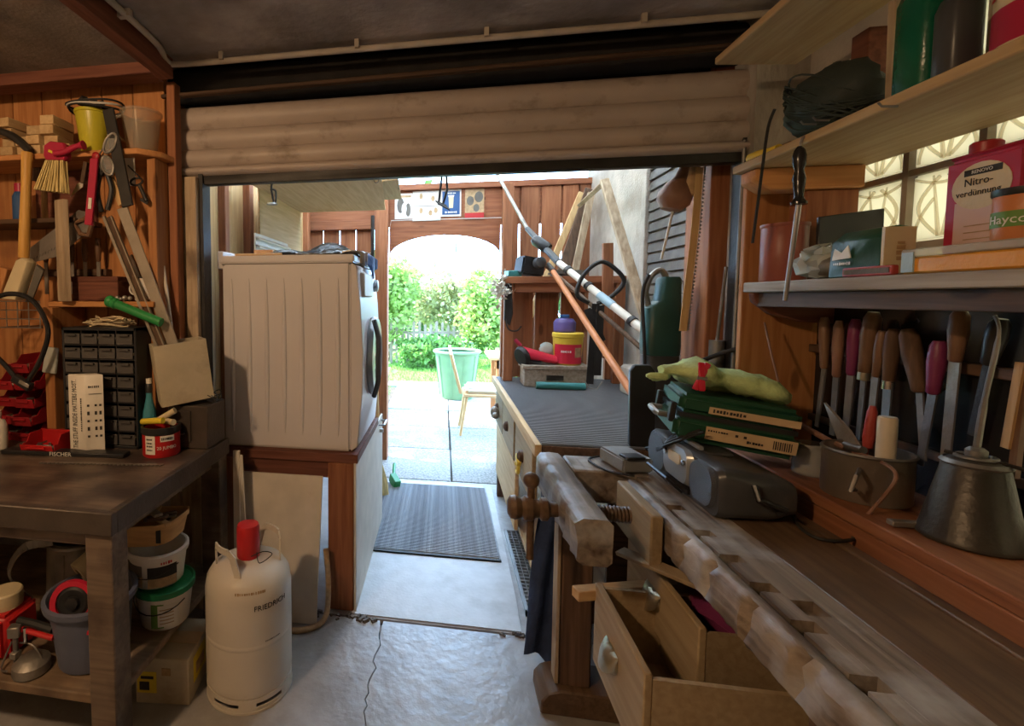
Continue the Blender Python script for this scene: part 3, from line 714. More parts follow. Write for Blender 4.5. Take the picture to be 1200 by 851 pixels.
# ---- small-parts drawer cabinet
cab = thing('drawer_cabinet', 'black small parts cabinet full of clear drawers on the workbench', 'cabinet', (-1.355, 1.84, .80))
MB().box(-1.52, -1.19, 1.93, 1.945, .80, 1.285).box(-1.52, -1.51, 1.76, 1.93, .80, 1.285).box(-1.20, -1.19, 1.76, 1.93, .80, 1.285).box(-1.52, -1.19, 1.76, 1.93, 1.272, 1.285).box(-1.52, -1.19, 1.76, 1.93, .80, .812).build('body', 'black_plastic', cab, bevel=.002)
gm = MB()
for k in range(1, 8): gm.box(-1.51, -1.20, 1.762, 1.93, .812 + k * .0575 - .002, .812 + k * .0575 + .002)
for k in range(1, 4): gm.box(-1.51 + k * .0775 - .002, -1.51 + k * .0775 + .002, 1.762, 1.93, .812, 1.272)
gm.build('partition', 'black_plastic', cab)
for i in range(4):
    for j in range(8):
        xa = -1.51 + i * .0775 + .004; za = .812 + j * .0575 + .004
        d = MB().box(xa, xa + .0695, 1.757, 1.762, za, za + .042).box(xa, xa + .0695, 1.762, 1.90, za, za + .003).build('drawer', 'drawer_clear', cab, bevel=.001)
        MB().box(xa + .012, xa + .058, 1.745, 1.757, za + .034, za + .040).build('pull', 'drawer_clear', d)
        if (i * 5 + j * 3) % 4:
            mm = MB(); rr = random.Random(i * 9 + j)
            for k in range(7): mm.cbox((xa + rr.uniform(.012, .058), rr.uniform(1.775, 1.86), za + rr.uniform(.010, .024)), (.02, .012, .010), (rr.uniform(-40, 40), 0, rr.uniform(0, 180)))
            mm.build('small_parts', random.Random(i * 31 + j).choice(['steel', 'brass', 'zinc', 'cream_plastic', 'steel_dull']), d)

# ---- white carton with lettering
wc = thing('long_carton', 'tall white carton with black lettering standing before the drawer cabinet', 'box', (-1.365, 1.71, .80))
a, b, c_ = (-1.432, 1.682), (-1.350, 1.668), (-1.292, 1.70)
MB().prism([a, b, c_, (-1.35, 1.73)], 'xy', .806, 1.108).build('body', 'white_plastic', wc, bevel=.002)
r1 = (b[0] - a[0], b[1] - a[1], 0); u1 = V((0, 0, 1))
n1 = V(r1).cross(u1).normalized()
mid1 = V(((a[0] + b[0]) / 2, (a[1] + b[1]) / 2, .955)) + n1 * .001
text('THE STUFF INSIDE MATTERS MOST.', .034, mid1 - V(r1) * .10, (0, 0, 1), -V(r1), 'ink', wc, sx=.50)
strokes(wc, mid1 + V(r1) * .28, (0, 0, 1), -V(r1), .13, .007, 'ink', 3, 16)
r2 = V((c_[0] - b[0], c_[1] - b[1], 0)); n2 = r2.cross(u1).normalized()
mid2 = V(((c_[0] + b[0]) / 2, (c_[1] + b[1]) / 2, .95)) + n2 * .0008
for k, z in enumerate((.87, .90, .93, .96, .99)):
    for q in (-.022, .004, .02):
        p = mid2 + r2.normalized() * q; p.z = z
        MB().cbox(p, (.008, .0012, .014 if k % 2 else .008), (0, 0, math.degrees(math.atan2(r2.y, r2.x)))).build('pictogram', 'ink', wc)
strokes(wc, mid2 + V((-.005, 0, .13)), r2, u1, .03, .012, 'ink', 5, 5); strokes(wc, mid2 + V((.0, 0, .112)), r2, u1, .04, .009, 'ink', 6, 6)
p = mid2 + V((.004, 0, .085))
MB().cbox(p, (.045, .0012, .0015), (0, 0, math.degrees(math.atan2(r2.y, r2.x)))).build('printed_line', 'ink', wc)

# ---- long flat black package and a toothed strip in front
fp = thing('flat_package', 'long flat black package with white lettering lying on the workbench', 'package', (-1.43, 1.64, .80))
MB().cbox((-1.43, 1.655, .8085), (.50, .05, .017), (0, 0, 4)).build('sleeve', 'black_plastic', fp, bevel=.003)
text('FISCHER', .022, (-1.43, 1.6285, .809), (1, .07, 0), (0, 0, 1), 'ink_white', fp, sx=1.1)
bs = MB()
pts = [(-1.45, 1.555, .801), (-.99, 1.605, .801)]
d = (V(pts[1]) - V(pts[0])); n = d.cross(V((0, 0, 1))).normalized()
bs.beam(V(pts[0]) + V((0, 0, .0015)), V(pts[1]) + V((0, 0, .0015)), .012, .003)
for k in range(30):
    q = V(pts[0]) + d * (k + .5) / 30 + n * .009
    bs.cbox(q + V((0, 0, .002)), (.009, .009, .004), (0, 0, 51))
tag(bs.build('saw_blade', 'blade', None), 'rusty toothed saw blade strip lying flat along the front of the workbench', 'saw blade')

# ---- red tub on the bench and stacked red bins
def bin_mesh(x, y, z, w, d, h, mat, t):
    """open-fronted stacking bin, its low lip facing -Y"""
    side = [(y - d / 2, z), (y + d / 2, z), (y + d / 2, z + h), (y - d * .15, z + h), (y - d * .32, z + h * .55), (y - d / 2, z + h * .55)]
    m = MB().prism(side, 'yz', x - w / 2, x - w / 2 + .003).prism(side, 'yz', x + w / 2 - .003, x + w / 2)
    m.box(x - w / 2, x + w / 2, y - d / 2, y + d / 2, z, z + .003).box(x - w / 2, x + w / 2, y + d / 2 - .003, y + d / 2, z, z + h)
    m.plate([(x - w / 2, y - d / 2, z), (x + w / 2, y - d / 2, z), (x + w / 2, y - d / 2 - .012, z + h * .55), (x - w / 2, y - d / 2 - .012, z + h * .55)], .003)
    m.build('tray', mat, t, bevel=.0008)
    MB().box(x - w / 2 - .004, x + w / 2 + .004, y + d / 2 - .006, y + d / 2 + .004, z + h - .008, z + h).build('rim', mat, t)
    MB().box(x - w * .3, x + w * .3, y - d / 2 - .018, y - d / 2 - .010, z + h * .36, z + h * .46).build('grip', mat, t)
    cm = MB(); rr = random.Random(int(x * 1000 + z * 777))
    for k in range(10): cm.cbox((x + rr.uniform(-w * .38, w * .38), y + rr.uniform(-d * .35, d * .3), z + .010 + rr.uniform(0, h * .25)), (.03, .008, .008), (rr.uniform(-25, 25), 0, rr.uniform(0, 180)))
    cm.build('contents', rr.choice(['steel_dull', 'brass', 'zinc', 'blade']), t)
bz = thing('storage_bin', 'bright red storage bin standing on the bench at the carton', 'bin', (-1.52, 1.69, .80), group='red storage bins')
bin_mesh(-1.535, 1.69, .80, .14, .10, .072, 'red_plastic', bz)
rows = [(-1.725, .80), (-1.725, .872), (-1.725, .944), (-1.725, 1.016), (-1.825, .80), (-1.825, .872), (-1.825, .944), (-1.825, 1.016), (-1.74, 1.09)]
for k, (x, z) in enumerate(rows):
    lev = ('lowest', 'second lowest', 'third', 'upper')[int(round((z - .8) / .072)) % 4] if k < 8 else 'topmost'
    t = thing('storage_bin', lev + (' dark red open fronted bin in the stack touching the pine upright' if x > -1.8 else ' dark red open fronted bin in the stack away from the pine upright'), 'bin', (x, 1.88, z), group='stacked red storage bins')
    bin_mesh(x + random.uniform(-.008, .008), 1.86 + random.uniform(-.02, .02), z, .092, .16, .070, 'red_dark', t)
wbt = thing('white_bottle', 'white plastic bottle with printed label standing by the red bins', 'bottle', (-1.745, 1.67, .80))
MB().lathe([(.03, 0), (.034, .005), (.034, .095), (.026, .115), (.014, .122), (.014, .135)], (-1.745, 1.67, .80), 18).build('body', 'white_plastic', wbt)
strokes(wbt, (-1.735, 1.634, .835), (1, .1, 0), (0, 0, 1), .035, .012, 'ink', 7, 5)
MB().cyl((-1.745, 1.67, .935), (-1.745, 1.67, .955), .016).build('cap', 'white_plastic', wbt)

# ---- red tin of foam sticks, blue bottle
tin = thing('round_tin', 'round red tin with white label and black rim holding yellow sticks', 'tin', (-1.075, 1.735, .80))
MB().lathe([(.066, 0), (.069, .004), (.069, .105), (.063, .105), (.063, .008)], (-1.075, 1.735, .80), 28, cap1=False).build('body', 'red_plastic', tin)
MB().lathe([(.0695, .085), (.0735, .09), (.0735, .113), (.064, .113)], (-1.075, 1.735, .80), 28, cap0=False, cap1=False).build('rim', 'black_plastic', tin)
def wrapcyl(cx, cy, r, a0, z0):
    return lambda x, y, z: (cx + (r + .0008 + z) * math.cos(a0 + x / r), cy + (r + .0008 + z) * math.sin(a0 + x / r), z0 + y)
def label_patch(cx, cy, r, a0, a1, z0, z1, n=10):
    m = MB(); vs = []; fs = []
    for i in range(n + 1):
        a = a0 + (a1 - a0) * i / n
        for rr, z in ((r, z0), (r, z1), (r + .0007, z1), (r + .0007, z0)): vs.append((cx + rr * math.cos(a), cy + rr * math.sin(a), z))
    for i in range(n):
        for k in range(4): fs.append((i * 4 + k, i * 4 + (k + 1) % 4, i * 4 + 4 + (k + 1) % 4, i * 4 + 4 + k))
    return m.add(vs, fs)
cxy = (-1.075, 1.735)
label_patch(*cxy, .0692, R(-112), R(-78), .815, .885).build('label', 'paper', tin)
label_patch(*cxy, .0692, R(-62), R(-18), .862, .884).build('label', 'paper', tin)
strokes(tin, (0, 0, 0), (1, 0, 0), (0, 0, 1), .045, .010, 'ink', 8, 8, wrapcyl(*cxy, .0702, R(-40), .873))
text('20 JUMBO', .017, (0, 0, 0), (1, 0, 0), (0, 0, 1), 'ink_white', tin, warp=wrapcyl(*cxy, .0692, R(-42), .838))
for k, z in enumerate((.872, .858, .846, .832)):
    strokes(tin, (0, 0, 0), (1, 0, 0), (0, 0, 1), .026, .007, 'ink', k, 5, wrapcyl(*cxy, .0702, R(-95), z))
for k, (p, q, m_) in enumerate((((-1.145, 1.72, .925), (-1.045, 1.70, .938), 'ink_yellow'), ((-1.10, 1.75, .922), (-1.03, 1.76, .965), 'cream_plastic'), ((-1.09, 1.77, .92), (-1.02, 1.73, .925), 'can_cream'))):
    tag(MB().cyl(p, q, .012, n=12).build('foam_stick', m_, None), ('yellow foam stick lying across the rim of the red tin', 'cream foam stick leaning out of the red tin', 'pale foam stick lying inside the red tin')[k], 'stick')
bb = thing('spray_bottle', 'slim teal blue bottle with white cap behind the red tin', 'bottle', (-1.165, 1.80, .80))
MB().lathe([(.028, 0), (.030, .005), (.030, .10), (.024, .15), (.013, .20), (.011, .225)], (-1.165, 1.80, .80), 18).build('body', 'blue_bottle', bb)
MB().lathe([(.0135, .223), (.0135, .255), (.010, .26)], (-1.165, 1.80, .80), 14).build('collar', 'black_plastic', bb)
MB().lathe([(.011, .26), (.011, .28)], (-1.165, 1.80, .80), 14).build('cap', 'white_plastic', bb)

# ---- dark steel box, with wire on top, and the cream bin leaning on it
mb_ = thing('steel_box', 'dark brown steel cash box with recessed front on bench corner', 'box', (-1.0, 1.87, .80))
MB().box(-1.085, -.915, 1.80, 1.96, .802, .975).build('body', 'toolbox_metal', mb_, bevel=.004)
MB().box(-1.075, -.985, 1.793, 1.80, .83, .955).build('front_panel', 'toolbox_metal', mb_, bevel=.002)
MB().tube([(-1.05, 1.79, .865), (-1.05, 1.78, .865), (-1.01, 1.78, .865), (-1.01, 1.79, .865)], .003, 6).build('handle', 'steel_dull', mb_)
cw = MB()
for k in range(4):
    cw.tube([V((-.94 + .045 * math.cos(a + k), 1.88 + .035 * math.sin(a), .981 + .006 * k + .012 * (1 + math.sin(2 * a + k)))) for a in [i * PI / 10 for i in range(20)]], .0018, 5, True)
tag(cw.build('wire_coil', 'black_rubber', None), 'loose coil of thin dark wire on top of the steel box', 'wire')
cb = thing('cream_chute', 'cream metal container tilted on its edge atop the dark steel box', 'container', (-1.02, 1.85, .976))
rt = Matrix.Translation((-1.035, 1.862, .990)) @ Euler((R(0), R(-7), R(38))).to_matrix().to_4x4()
m = MB()
for q in ((-.105, .095, -.075, -.071), (-.105, .095, .071, .075)): m.box(q[0], q[1], q[2], q[3], .0, .24, rt)
m.box(-.105, -.101, -.071, .071, 0, .24, rt).box(.091, .095, -.071, .071, 0, .24, rt).box(-.101, .091, -.071, .071, 0, .004, rt)
m.build('body', 'carton_cream', cb)
def rail(p, q, w, h, mat, label, cat, name, up=(0, -1, 0)):
    return tag(MB().beam(p, q, w, h, up).build(name, mat, None, bevel=.002), label, cat)
# rails standing in the container
c1 = thing('metal_channel', 'pale metal channel rail leaning out of the cream container', 'rail', (-1.07, 1.86, 1.0))
p, q = V((-1.065, 1.83, 1.02)), V((-1.372, 1.840, 1.734))
MB().beam(p, q, .012, .012, (0, -1, 0)).build('lip', 'rail_metal', c1); MB().beam(p + V((.018, .006, 0)), q + V((.018, .006, 0)), .026, .004, (0, -1, 0)).build('web', 'dark_wood_z', c1)
MB().beam(p + V((.034, 0, 0)), q + V((.034, 0, 0)), .005, .012, (0, -1, 0)).build('lip', 'rail_metal', c1)
rail((-1.01, 1.85, 1.02), (-1.290, 1.840, 1.769), .048, .006, 'rail_metal', 'broad grey metal strip leaning out of the cream container', 'strip', 'metal_strip')
rail((-1.075, 1.875, 1.03), (-1.195, 1.930, 1.758), .013, .010, 'white_board', 'thin white wooden lath leaning against the pine upright', 'lath', 'wooden_lath')
rail((-1.085, 1.89, 1.05), (-1.337, 1.950, 1.584), .030, .010, 'steel_dull', 'dark flat bar behind the channel rail in the cream container', 'bar', 'flat_bar')

# ---- green tube on the drawer cabinet
gt = thing('green_tube', 'green plastic pump tube with ribbed end lying on the drawer cabinet', 'tube', (-1.22, 1.82, 1.29))
p, q = V((-1.338, 1.800, 1.393)), V((-1.104, 1.800, 1.305))
d = (q - p).normalized()
MB().cyl(p + d * .03, q, .018, n=16).build('barrel', 'green_plastic', gt)
MB().lathe([(.020, 0), (.024, .006), (.024, .018), (.020, .024), (.023, .03), (.023, .04), (.018, .046)], p, 16, d).build('ribbed_collar', 'green_plastic', gt)
wd = MB()
rr = random.Random(4)
for k in range(6):
    wd.tube([V((-1.36 + .09 * math.cos(a * 1.0 + k) + rr.uniform(-.01, .01), 1.84 + .04 * math.sin(a + k * 2), 1.291 + .006 * k + .006 * math.sin(3 * a))) for a in [i * PI / 9 for i in range(18)]], .003, 5, True)
tag(wd.build('cord_bundle', 'cream_plastic', None), 'crumpled bundle of cord lying on top of the drawer cabinet', 'cord')

# ---- on the lower pine board
bxw = thing('wooden_box', 'small reddish wooden box on the lower pine board', 'box', (-1.453, 1.870, 1.422))
MB().box((-1.541, 1.850, 1.436)[0], (-1.327, 1.850, 1.435)[0], 1.85, 1.97, 1.39, 1.487).build('body', 'red_beam_x', bxw, bevel=.003)
MB().box((-1.541, 1.850, 1.436)[0] - .003, (-1.327, 1.850, 1.435)[0] + .003, 1.847, 1.973, 1.470, 1.492).build('lid', 'red_beam_x', bxw, bevel=.002)
mg = thing('enamel_mug', 'white enamel mug standing beside the wooden box on shelf', 'mug', (-1.228, 1.90, 1.39))
MB().lathe([(.043, 0), (.047, .004), (.047, .095), (.044, .097), (.044, .008)], (-1.228, 1.90, 1.39), 22, cap1=False).build('cup', 'white_plastic', mg)
MB().tube(arc((-1.275, 1.885, 1.44), .022, 90, 270, 8), .004, 6).build('handle', 'white_plastic', mg)
MB().lathe([(.0475, .093), (.0485, .096), (.0465, .099)], (-1.228, 1.90, 1.39), 22, cap0=False, cap1=False).build('rim', 'ink', mg)
nb = MB()
rr = random.Random(9)
for k in range(12): nb.ball((-1.30 + rr.uniform(-.05, .04), 1.85 + rr.uniform(-.006, .05), 1.396 + rr.uniform(0, .012)), rr.uniform(.006, .012), n=7, m=5)
tag(nb.build('pebble_heap', 'zinc', None), 'small heap of grey lumps lying before the enamel mug', 'lumps')
lath = thing('timber_lath', 'squared timber lath standing upright on the lower pine board', 'timber', (-1.548, 1.800, 1.414))
MB().prism([((-1.566, 1.800, 1.829)[0], 1.80), ((-1.515, 1.800, 1.827)[0], 1.785), ((-1.500, 1.800, 1.827)[0], 1.80), ((-1.546, 1.800, 1.828)[0], 1.825)], 'xy', 1.389, 1.80).build('body', 'grey_wood_z', lath, bevel=.002)

# ---- hand saw hanging
hs = thing('hand_saw', 'old hand saw with broad grey blade hanging behind the timber lath', 'saw', (-1.633, 1.850, 1.579))
c0 = [(-1.800, 1.850, 1.538), (-1.730, 1.850, 1.617), (-1.496, 1.850, 1.767), (-1.441, 1.850, 1.752), (-1.456, 1.850, 1.682), (-1.592, 1.850, 1.579)]
MB().plate(c0, .003).build('blade', 'blade', hs)
sw = MB()
a_, b_ = V((-1.798, 1.848, 1.538)), V((-1.454, 1.848, 1.682))
for k in range(24):
    q = a_ + (b_ - a_) * (k + .5) / 24; sw.plate([q + V((-.006, 0, .001)), q + V((.006, 0, .004)), q + V((.002, 0, -.008))], .002)
sw.build('teeth', 'blade', hs)
MB().tube([(-1.510, 1.845, 1.711), (-1.462, 1.845, 1.730), (-1.431, 1.845, 1.709), (-1.449, 1.845, 1.660), (-1.488, 1.845, 1.668)], .011, 8, True).build('grip', 'tool_handle', hs)

# ---- pick with curved iron head and yellow handle
pk = thing('pick_hammer', 'pick with curved dark iron head and yellow wooden handle hanging on wall', 'pick', (-1.690, 1.780, 1.567))
MB().tube(smooth_path([(-1.842, 1.780, 2.089), (-1.770, 1.780, 2.075), (-1.708, 1.780, 2.044), (-1.647, 1.780, 1.990)], 5), [.012 + .004 * min(1, i / 8) for i in range(16)], 8).build('head', 'black_iron', pk)
MB().lathe([(.0, 0), (.021, .003), (.021, .12), (.019, .30), (.022, .42), (.02, .427)], (-1.699, 1.780, 1.564), 14, axis=V((-1.662, 1.780, 1.998)) - V((-1.699, 1.780, 1.564))).build('handle', 'handle_wood', pk)
# cream brush block and orange block
br = thing('scrub_block', 'cream curved scrubbing block with dark bristle side hanging below the pick', 'brush', (-1.698, 1.780, 1.400))
MB().plate([(-1.761, 1.770, 1.400), (-1.681, 1.770, 1.553), (-1.649, 1.770, 1.563), (-1.626, 1.770, 1.545), (-1.689, 1.770, 1.393)], -.05).build('block', 'can_cream', br, bevel=.004)
MB().plate([(-1.628, 1.772, 1.542), (-1.610, 1.790, 1.519), (-1.672, 1.790, 1.393), (-1.687, 1.772, 1.393)], -.03).build('bristles', 'felt', br, bevel=.002)
rr_ = MB().plate([(-1.873, 1.800, 1.418), (-1.826, 1.800, 1.536), (-1.761, 1.800, 1.521), (-1.799, 1.800, 1.414)], -.04)
tag(rr_.build('wood_offcut', 'pine_v', None, bevel=.003), 'tilted orange pine offcut hanging beside the scrubbing block', 'wood')

# ---- wood blocks on upper board
k = 0
wood0 = None
for (px, py, n) in ((50, 168, 4), (33, 169, 3), (14, 168, 2), (2, 168, 4), (60, 168, 1)):
    for j in range(n):
        X0 = {50: -1.590, 33: -1.655, 14: -1.72, 2: -1.785, 60: -1.525}[px]
        m = MB().cbox((X0 + random.uniform(-.004, .004), 1.875 + random.uniform(-.02, .01), 1.991 + .0185 + j * .0375), (.061, .12, .036), (0, 0, random.uniform(-5, 5)))
        tag(m.build('wood_block', 'pale_y', None, bevel=.002), (('lowest', 'second', 'third', 'topmost')[j if j < n - 1 else 3] + {50: ' pine block in the stack next to the single block', 33: ' pine block in the three high stack', 14: ' pine block in the two high stack', 2: ' pine block in the four high stack above the pick head'}[px] if px != 60 else 'single pale pine block lying beside the yellow bucket'), 'wood block', 'stacked pine blocks')
# ---- yellow bucket with cord on top
yb = thing('yellow_bucket', 'small yellow plastic bucket on the top pine shelf', 'bucket', (-1.42, 1.86, 1.99))
MB().lathe([(.046, 0), (.049, .004), (.068, .155), (.072, .158), (.072, .168), (.064, .168), (.046, .01)], (-1.42, 1.86, 1.99), 26, cap1=False).build('body', 'yellow_bucket', yb)
MB().tube(arc((-1.42, 1.86, 2.145), .076, 5, -185, 18, 'xz', .12), .0015, 5).build('bail', 'steel', yb)
cc = thing('cord_ring', 'ring of black and white cord lying over the yellow bucket', 'cord', (-1.40, 1.86, 2.155))
for k in range(3):
    MB().tube([V((-1.41 + (.105 + .006 * k) * math.cos(a), 1.86 + .085 * math.sin(a), 2.164 + .009 * k + .006 * math.sin(a * 2 + k))) for a in [i * PI / 14 for i in range(28)]], .0045, 6, True).build('loop', ('black_rubber', 'rope', 'black_rubber')[k], cc)
rr = random.Random(3); m = MB()
for k in range(9): m.cbox((-1.42 + rr.uniform(-.045, .045), 1.86 + rr.uniform(-.04, .04), 2.175 + rr.uniform(0, .02)), (.04, .025, .018), (rr.uniform(-50, 50), rr.uniform(-50, 50), rr.uniform(0, 180)))
tag(m.build('scrap_metal', 'black_iron', None), 'dark metal scraps heaped in the top of the yellow bucket', 'scraps')
# ---- measuring jug
jg = thing('measuring_jug', 'smoky clear plastic measuring jug at the end of the top pine shelf', 'jug', (-1.235, 1.905, 1.99))
MB().lathe([(.055, 0), (.058, .004), (.078, .165), (.081, .168), (.076, .166), (.055, .008)], (-1.235, 1.905, 1.99), 26, cap1=False).build('body', 'frosted', jg)
MB().tube(smooth_path([(-1.305, 1.875, 2.145), (-1.328, 1.862, 2.13), (-1.322, 1.866, 2.07), (-1.295, 1.885, 2.045)]), .0065, 8).build('handle', 'frosted', jg)
MB().lathe([(.0775, .160), (.083, .164), (.083, .172), (.077, .172)], (-1.235, 1.905, 1.99), 26, cap0=False, cap1=False).build('rim', 'frosted', jg)

# ---- hanging hand brush
hb = thing('hand_brush', 'red handled brush with fanned pale bristles hanging from the top shelf', 'brush', (-1.539, 1.770, 1.942))
MB().tube(smooth_path([(-1.395, 1.765, 2.000), (-1.433, 1.765, 1.995), (-1.479, 1.765, 1.978), (-1.525, 1.765, 1.974)]), [.018, .017, .015, .012, .010, .010, .011, .011, .012, .012, .012, .012, .012, .012, .012, .012, .012, .012, .013][:19], 10).build('handle', 'crimson', hb)
MB().plate([(-1.583, 1.775, 2.013), (-1.588, 1.775, 1.973), (-1.574, 1.775, 1.952), (-1.493, 1.775, 1.948), (-1.480, 1.775, 1.974), (-1.494, 1.775, 2.018), (-1.555, 1.775, 2.028)], -.035).build('head', 'crimson', hb, bevel=.004)
MB().plate([(-1.554, 1.768, 1.992), (-1.513, 1.768, 1.974), (-1.509, 1.768, 1.964), (-1.558, 1.768, 1.983)], .001).build('sticker', 'ink_yellow', hb)
rr = random.Random(2)
m = MB()
for k in range(120):
    u = rr.random(); y0 = 1.755 + rr.random() * .03
    p = V((-1.560, 1.760, 1.947)).lerp(V((-1.484, 1.760, 1.944)), u); q = V((-1.616, 1.760, 1.836)).lerp(V((-1.474, 1.760, 1.817)), u + rr.uniform(-.06, .06))
    p.y = y0; q.y = y0 + rr.uniform(-.01, .01); m.beam(p, q, .004, .003, (0, -1, 0), 1.2)
o = m.build('bristles', 'bristle', hb); 
# ---- red plastic bar, safety glasses, dark strap, socket plate, key
rbar = thing('red_bar', 'flat red plastic bar with small white sticker hanging below the yellow bucket', 'bar', (-1.396, 1.780, 1.688))
MB().beam((-1.360, 1.780, 1.950), (-1.396, 1.780, 1.692), .034, .012, (0, -1, 0)).build('body', 'crimson', rbar, bevel=.002)
MB().beam((-1.379, 1.772, 1.797), (-1.384, 1.772, 1.754), .014, .002, (0, -1, 0)).build('sticker', 'paper', rbar)
MB().ball((-1.356, 1.780, 1.960), .017, sy=.4).build('end_tip', 'red_dark', rbar)
sg = thing('safety_glasses', 'grey framed safety glasses hanging from the top shelf edge', 'glasses', (-1.306, 1.780, 1.885))
for (cx, cy) in ((129, 170), (126, 194)):
    c0 = V({129: (-1.291, 1.780, 2.006), 126: (-1.305, 1.780, 1.921)}[cx])
    lp = [c0 + V((.024 * math.cos(a) + .012 * math.sin(a) * (1 if cx == 129 else -1), .004 * math.sin(a), .038 * math.sin(a))) for a in [i * PI / 9 for i in range(18)]]
    MB().tube(lp, .0055, 7, True).build('frame', 'zinc', sg)
    MB().add(lp, [tuple(range(18))]).build('lens', 'glass_jar', sg)
MB().tube(smooth_path([(-1.318, 1.780, 1.994), (-1.353, 1.790, 1.952), (-1.339, 1.790, 1.905)]), .003, 6).build('temple', 'zinc', sg)
rail((-1.302, 1.790, 2.140), (-1.222, 1.780, 1.760), .048, .010, 'black_iron', 'long dark steel bar hanging slantwise beside the safety glasses', 'bar', 'steel_bar')
rail((-1.336, 1.830, 1.898), (-1.282, 1.830, 1.778), .030, .012, 'pale_z', 'small pine strip hanging beside the dark steel bar', 'wood', 'pine_strip')
m = MB().box((-1.294, 1.855, 1.964)[0], (-1.237, 1.855, 1.961)[0], 1.85, 1.859, (-1.271, 1.855, 1.857)[2], (-1.267, 1.855, 1.973)[2])
pl_ = m.build('hook_plate', 'white_plastic', None, bevel=.002); tag(pl_, 'small white hook plate screwed to the pine upright behind the key', 'hook plate')
ky = thing('iron_key', 'old iron key hanging on a hook at the pine upright', 'key', (-1.195, 1.830, 1.788))
kc = V((-1.219, 1.835, 1.868))
MB().tube([kc + V((.026 * math.cos(a), .006 * math.sin(a), .016 * math.sin(a))) for a in [i * PI / 8 for i in range(16)]], .0045, 7, True).build('bow', 'black_iron', ky)
MB().cyl((-1.208, 1.835, 1.857), (-1.176, 1.835, 1.789), .008).build('shank', 'black_iron', ky)
MB().cbox((-1.187, 1.835, 1.789), (.035, .006, .012), (0, 30, 0)).build('bit', 'black_iron', ky)
MB().tube([(-1.261, 1.845, 1.936), (-1.227, 1.838, 1.906), (-1.203, 1.835, 1.884)], .003, 6).build('cord', 'black_rubber', ky)
# pliers / dark tools hanging between
pl = thing('hanging_pliers', 'dark handled pliers hanging open beside the red bar', 'pliers', (-1.349, 1.810, 1.742))
MB().tube(smooth_path([(-1.358, 1.810, 1.911), (-1.376, 1.810, 1.828), (-1.360, 1.810, 1.749)]), .010, 8).build('handle', 'black_plastic', pl)
MB().tube(smooth_path([(-1.335, 1.810, 1.910), (-1.312, 1.810, 1.835), (-1.333, 1.810, 1.755)]), .010, 8).build('handle', 'black_plastic', pl)
MB().plate([(-1.358, 1.805, 1.910), (-1.342, 1.805, 1.956), (-1.328, 1.805, 1.909), (-1.344, 1.805, 1.886)], -.012).build('jaw', 'black_iron', pl)
kn = thing('kitchen_knife', 'small knife with pale pointed blade hanging near the brush', 'knife', (-1.461, 1.800, 1.825))
MB().plate([(-1.493, 1.800, 1.809), (-1.460, 1.800, 1.859), (-1.428, 1.800, 1.875), (-1.433, 1.800, 1.848)], .003).build('blade', 'chrome', kn)
MB().beam((-1.433, 1.800, 1.861), (-1.414, 1.800, 1.945), .018, .014, (0, -1, 0)).build('handle', 'dark_wood_z', kn, bevel=.002)
# shelf clutter far left
tn = thing('spray_tin', 'blue and white spray tin with pink cap behind the pick handle', 'tin', (-1.80, 1.88, 1.736))
MB().lathe([(.028, 0), (.03, .003), (.03, .10), (.02, .12)], (-1.80, 1.88, 1.736), 16).build('body', 'ink_blue', tn)
MB().lathe([(.021, .12), (.021, .155)], (-1.80, 1.88, 1.736), 14).build('cap', 'crimson', tn)
tn = thing('wooden_mallet', 'wooden mallet handle standing behind the pick handle', 'mallet', (-1.70, 1.90, 1.736))
MB().cyl((-1.70, 1.90, 1.736), (-1.70, 1.90, 1.90), .013).build('handle', 'pale_z', tn); MB().cbox((-1.70, 1.90, 1.925), (.06, .10, .05)).build('head', 'dark_wood_y', tn, bevel=.004)
# row of chisels and dark tools behind the saw
for k, px in enumerate((10, 22, 48, 84, 92)):
    x = -1.74 + k * .065
    t = thing('wood_chisel', ('dark chisel with worn wooden handle in the row behind the hand saw'), 'chisel', (x, 1.94, 1.42), group='chisels behind the saw')
    MB().lathe([(.006, 0), (.010, .005), (.013, .05), (.010, .09), (.012, .10)], (x, 1.94, 1.56), 10).build('handle', 'tool_handle', t)
    MB().box(x - .009, x + .009, 1.938, 1.943, 1.42, 1.56).build('blade', 'blade', t)
MB_ = MB().box(-1.80, -1.46, 1.96, 2.0, 1.50, 1.53)
tag(MB_.build('chisel_rail', 'dark_wood_x', None, bevel=.002), 'dark wooden rail holding the row of chisels on the wall', 'rail')

# ---- bicycle cable lock hanging, wire basket, sachet
lk = thing('cable_lock', 'black cable lock hanging as a big loop before the red bins', 'lock', (-1.677, 1.720, 1.039))
pts = [(-1.681, 1.720, 1.056), (-1.749, 1.720, 1.131), (-1.848, 1.720, 1.227), (-1.862, 1.720, 1.348), (-1.759, 1.720, 1.410), (-1.671, 1.720, 1.417), (-1.603, 1.720, 1.386), (-1.556, 1.720, 1.316), (-1.547, 1.720, 1.248), (-1.590, 1.720, 1.145), (-1.649, 1.720, 1.064)]
MB().tube(smooth_path(pts, 6), .010, 8).build('cable', 'black_gloss', lk)
MB().beam((-1.706, 1.715, 1.084), (-1.625, 1.715, 1.041), .034, .03, (0, -1, 0)).build('lock_body', 'black_plastic', lk, bevel=.006)
MB().beam((-1.666, 1.698, 1.071), (-1.621, 1.698, 1.051), .016, .003, (0, -1, 0)).build('badge', 'chrome', lk, bevel=.001)
bk = thing('wire_basket', 'small white wire basket hanging on the wall behind the cable lock', 'basket', (-1.756, 1.800, 1.271))
x0, x1 = (-1.866, 1.800, 1.400)[0], (-1.652, 1.800, 1.400)[0]; z0, z1 = (-1.764, 1.800, 1.278)[2], (-1.759, 1.800, 1.389)[2]
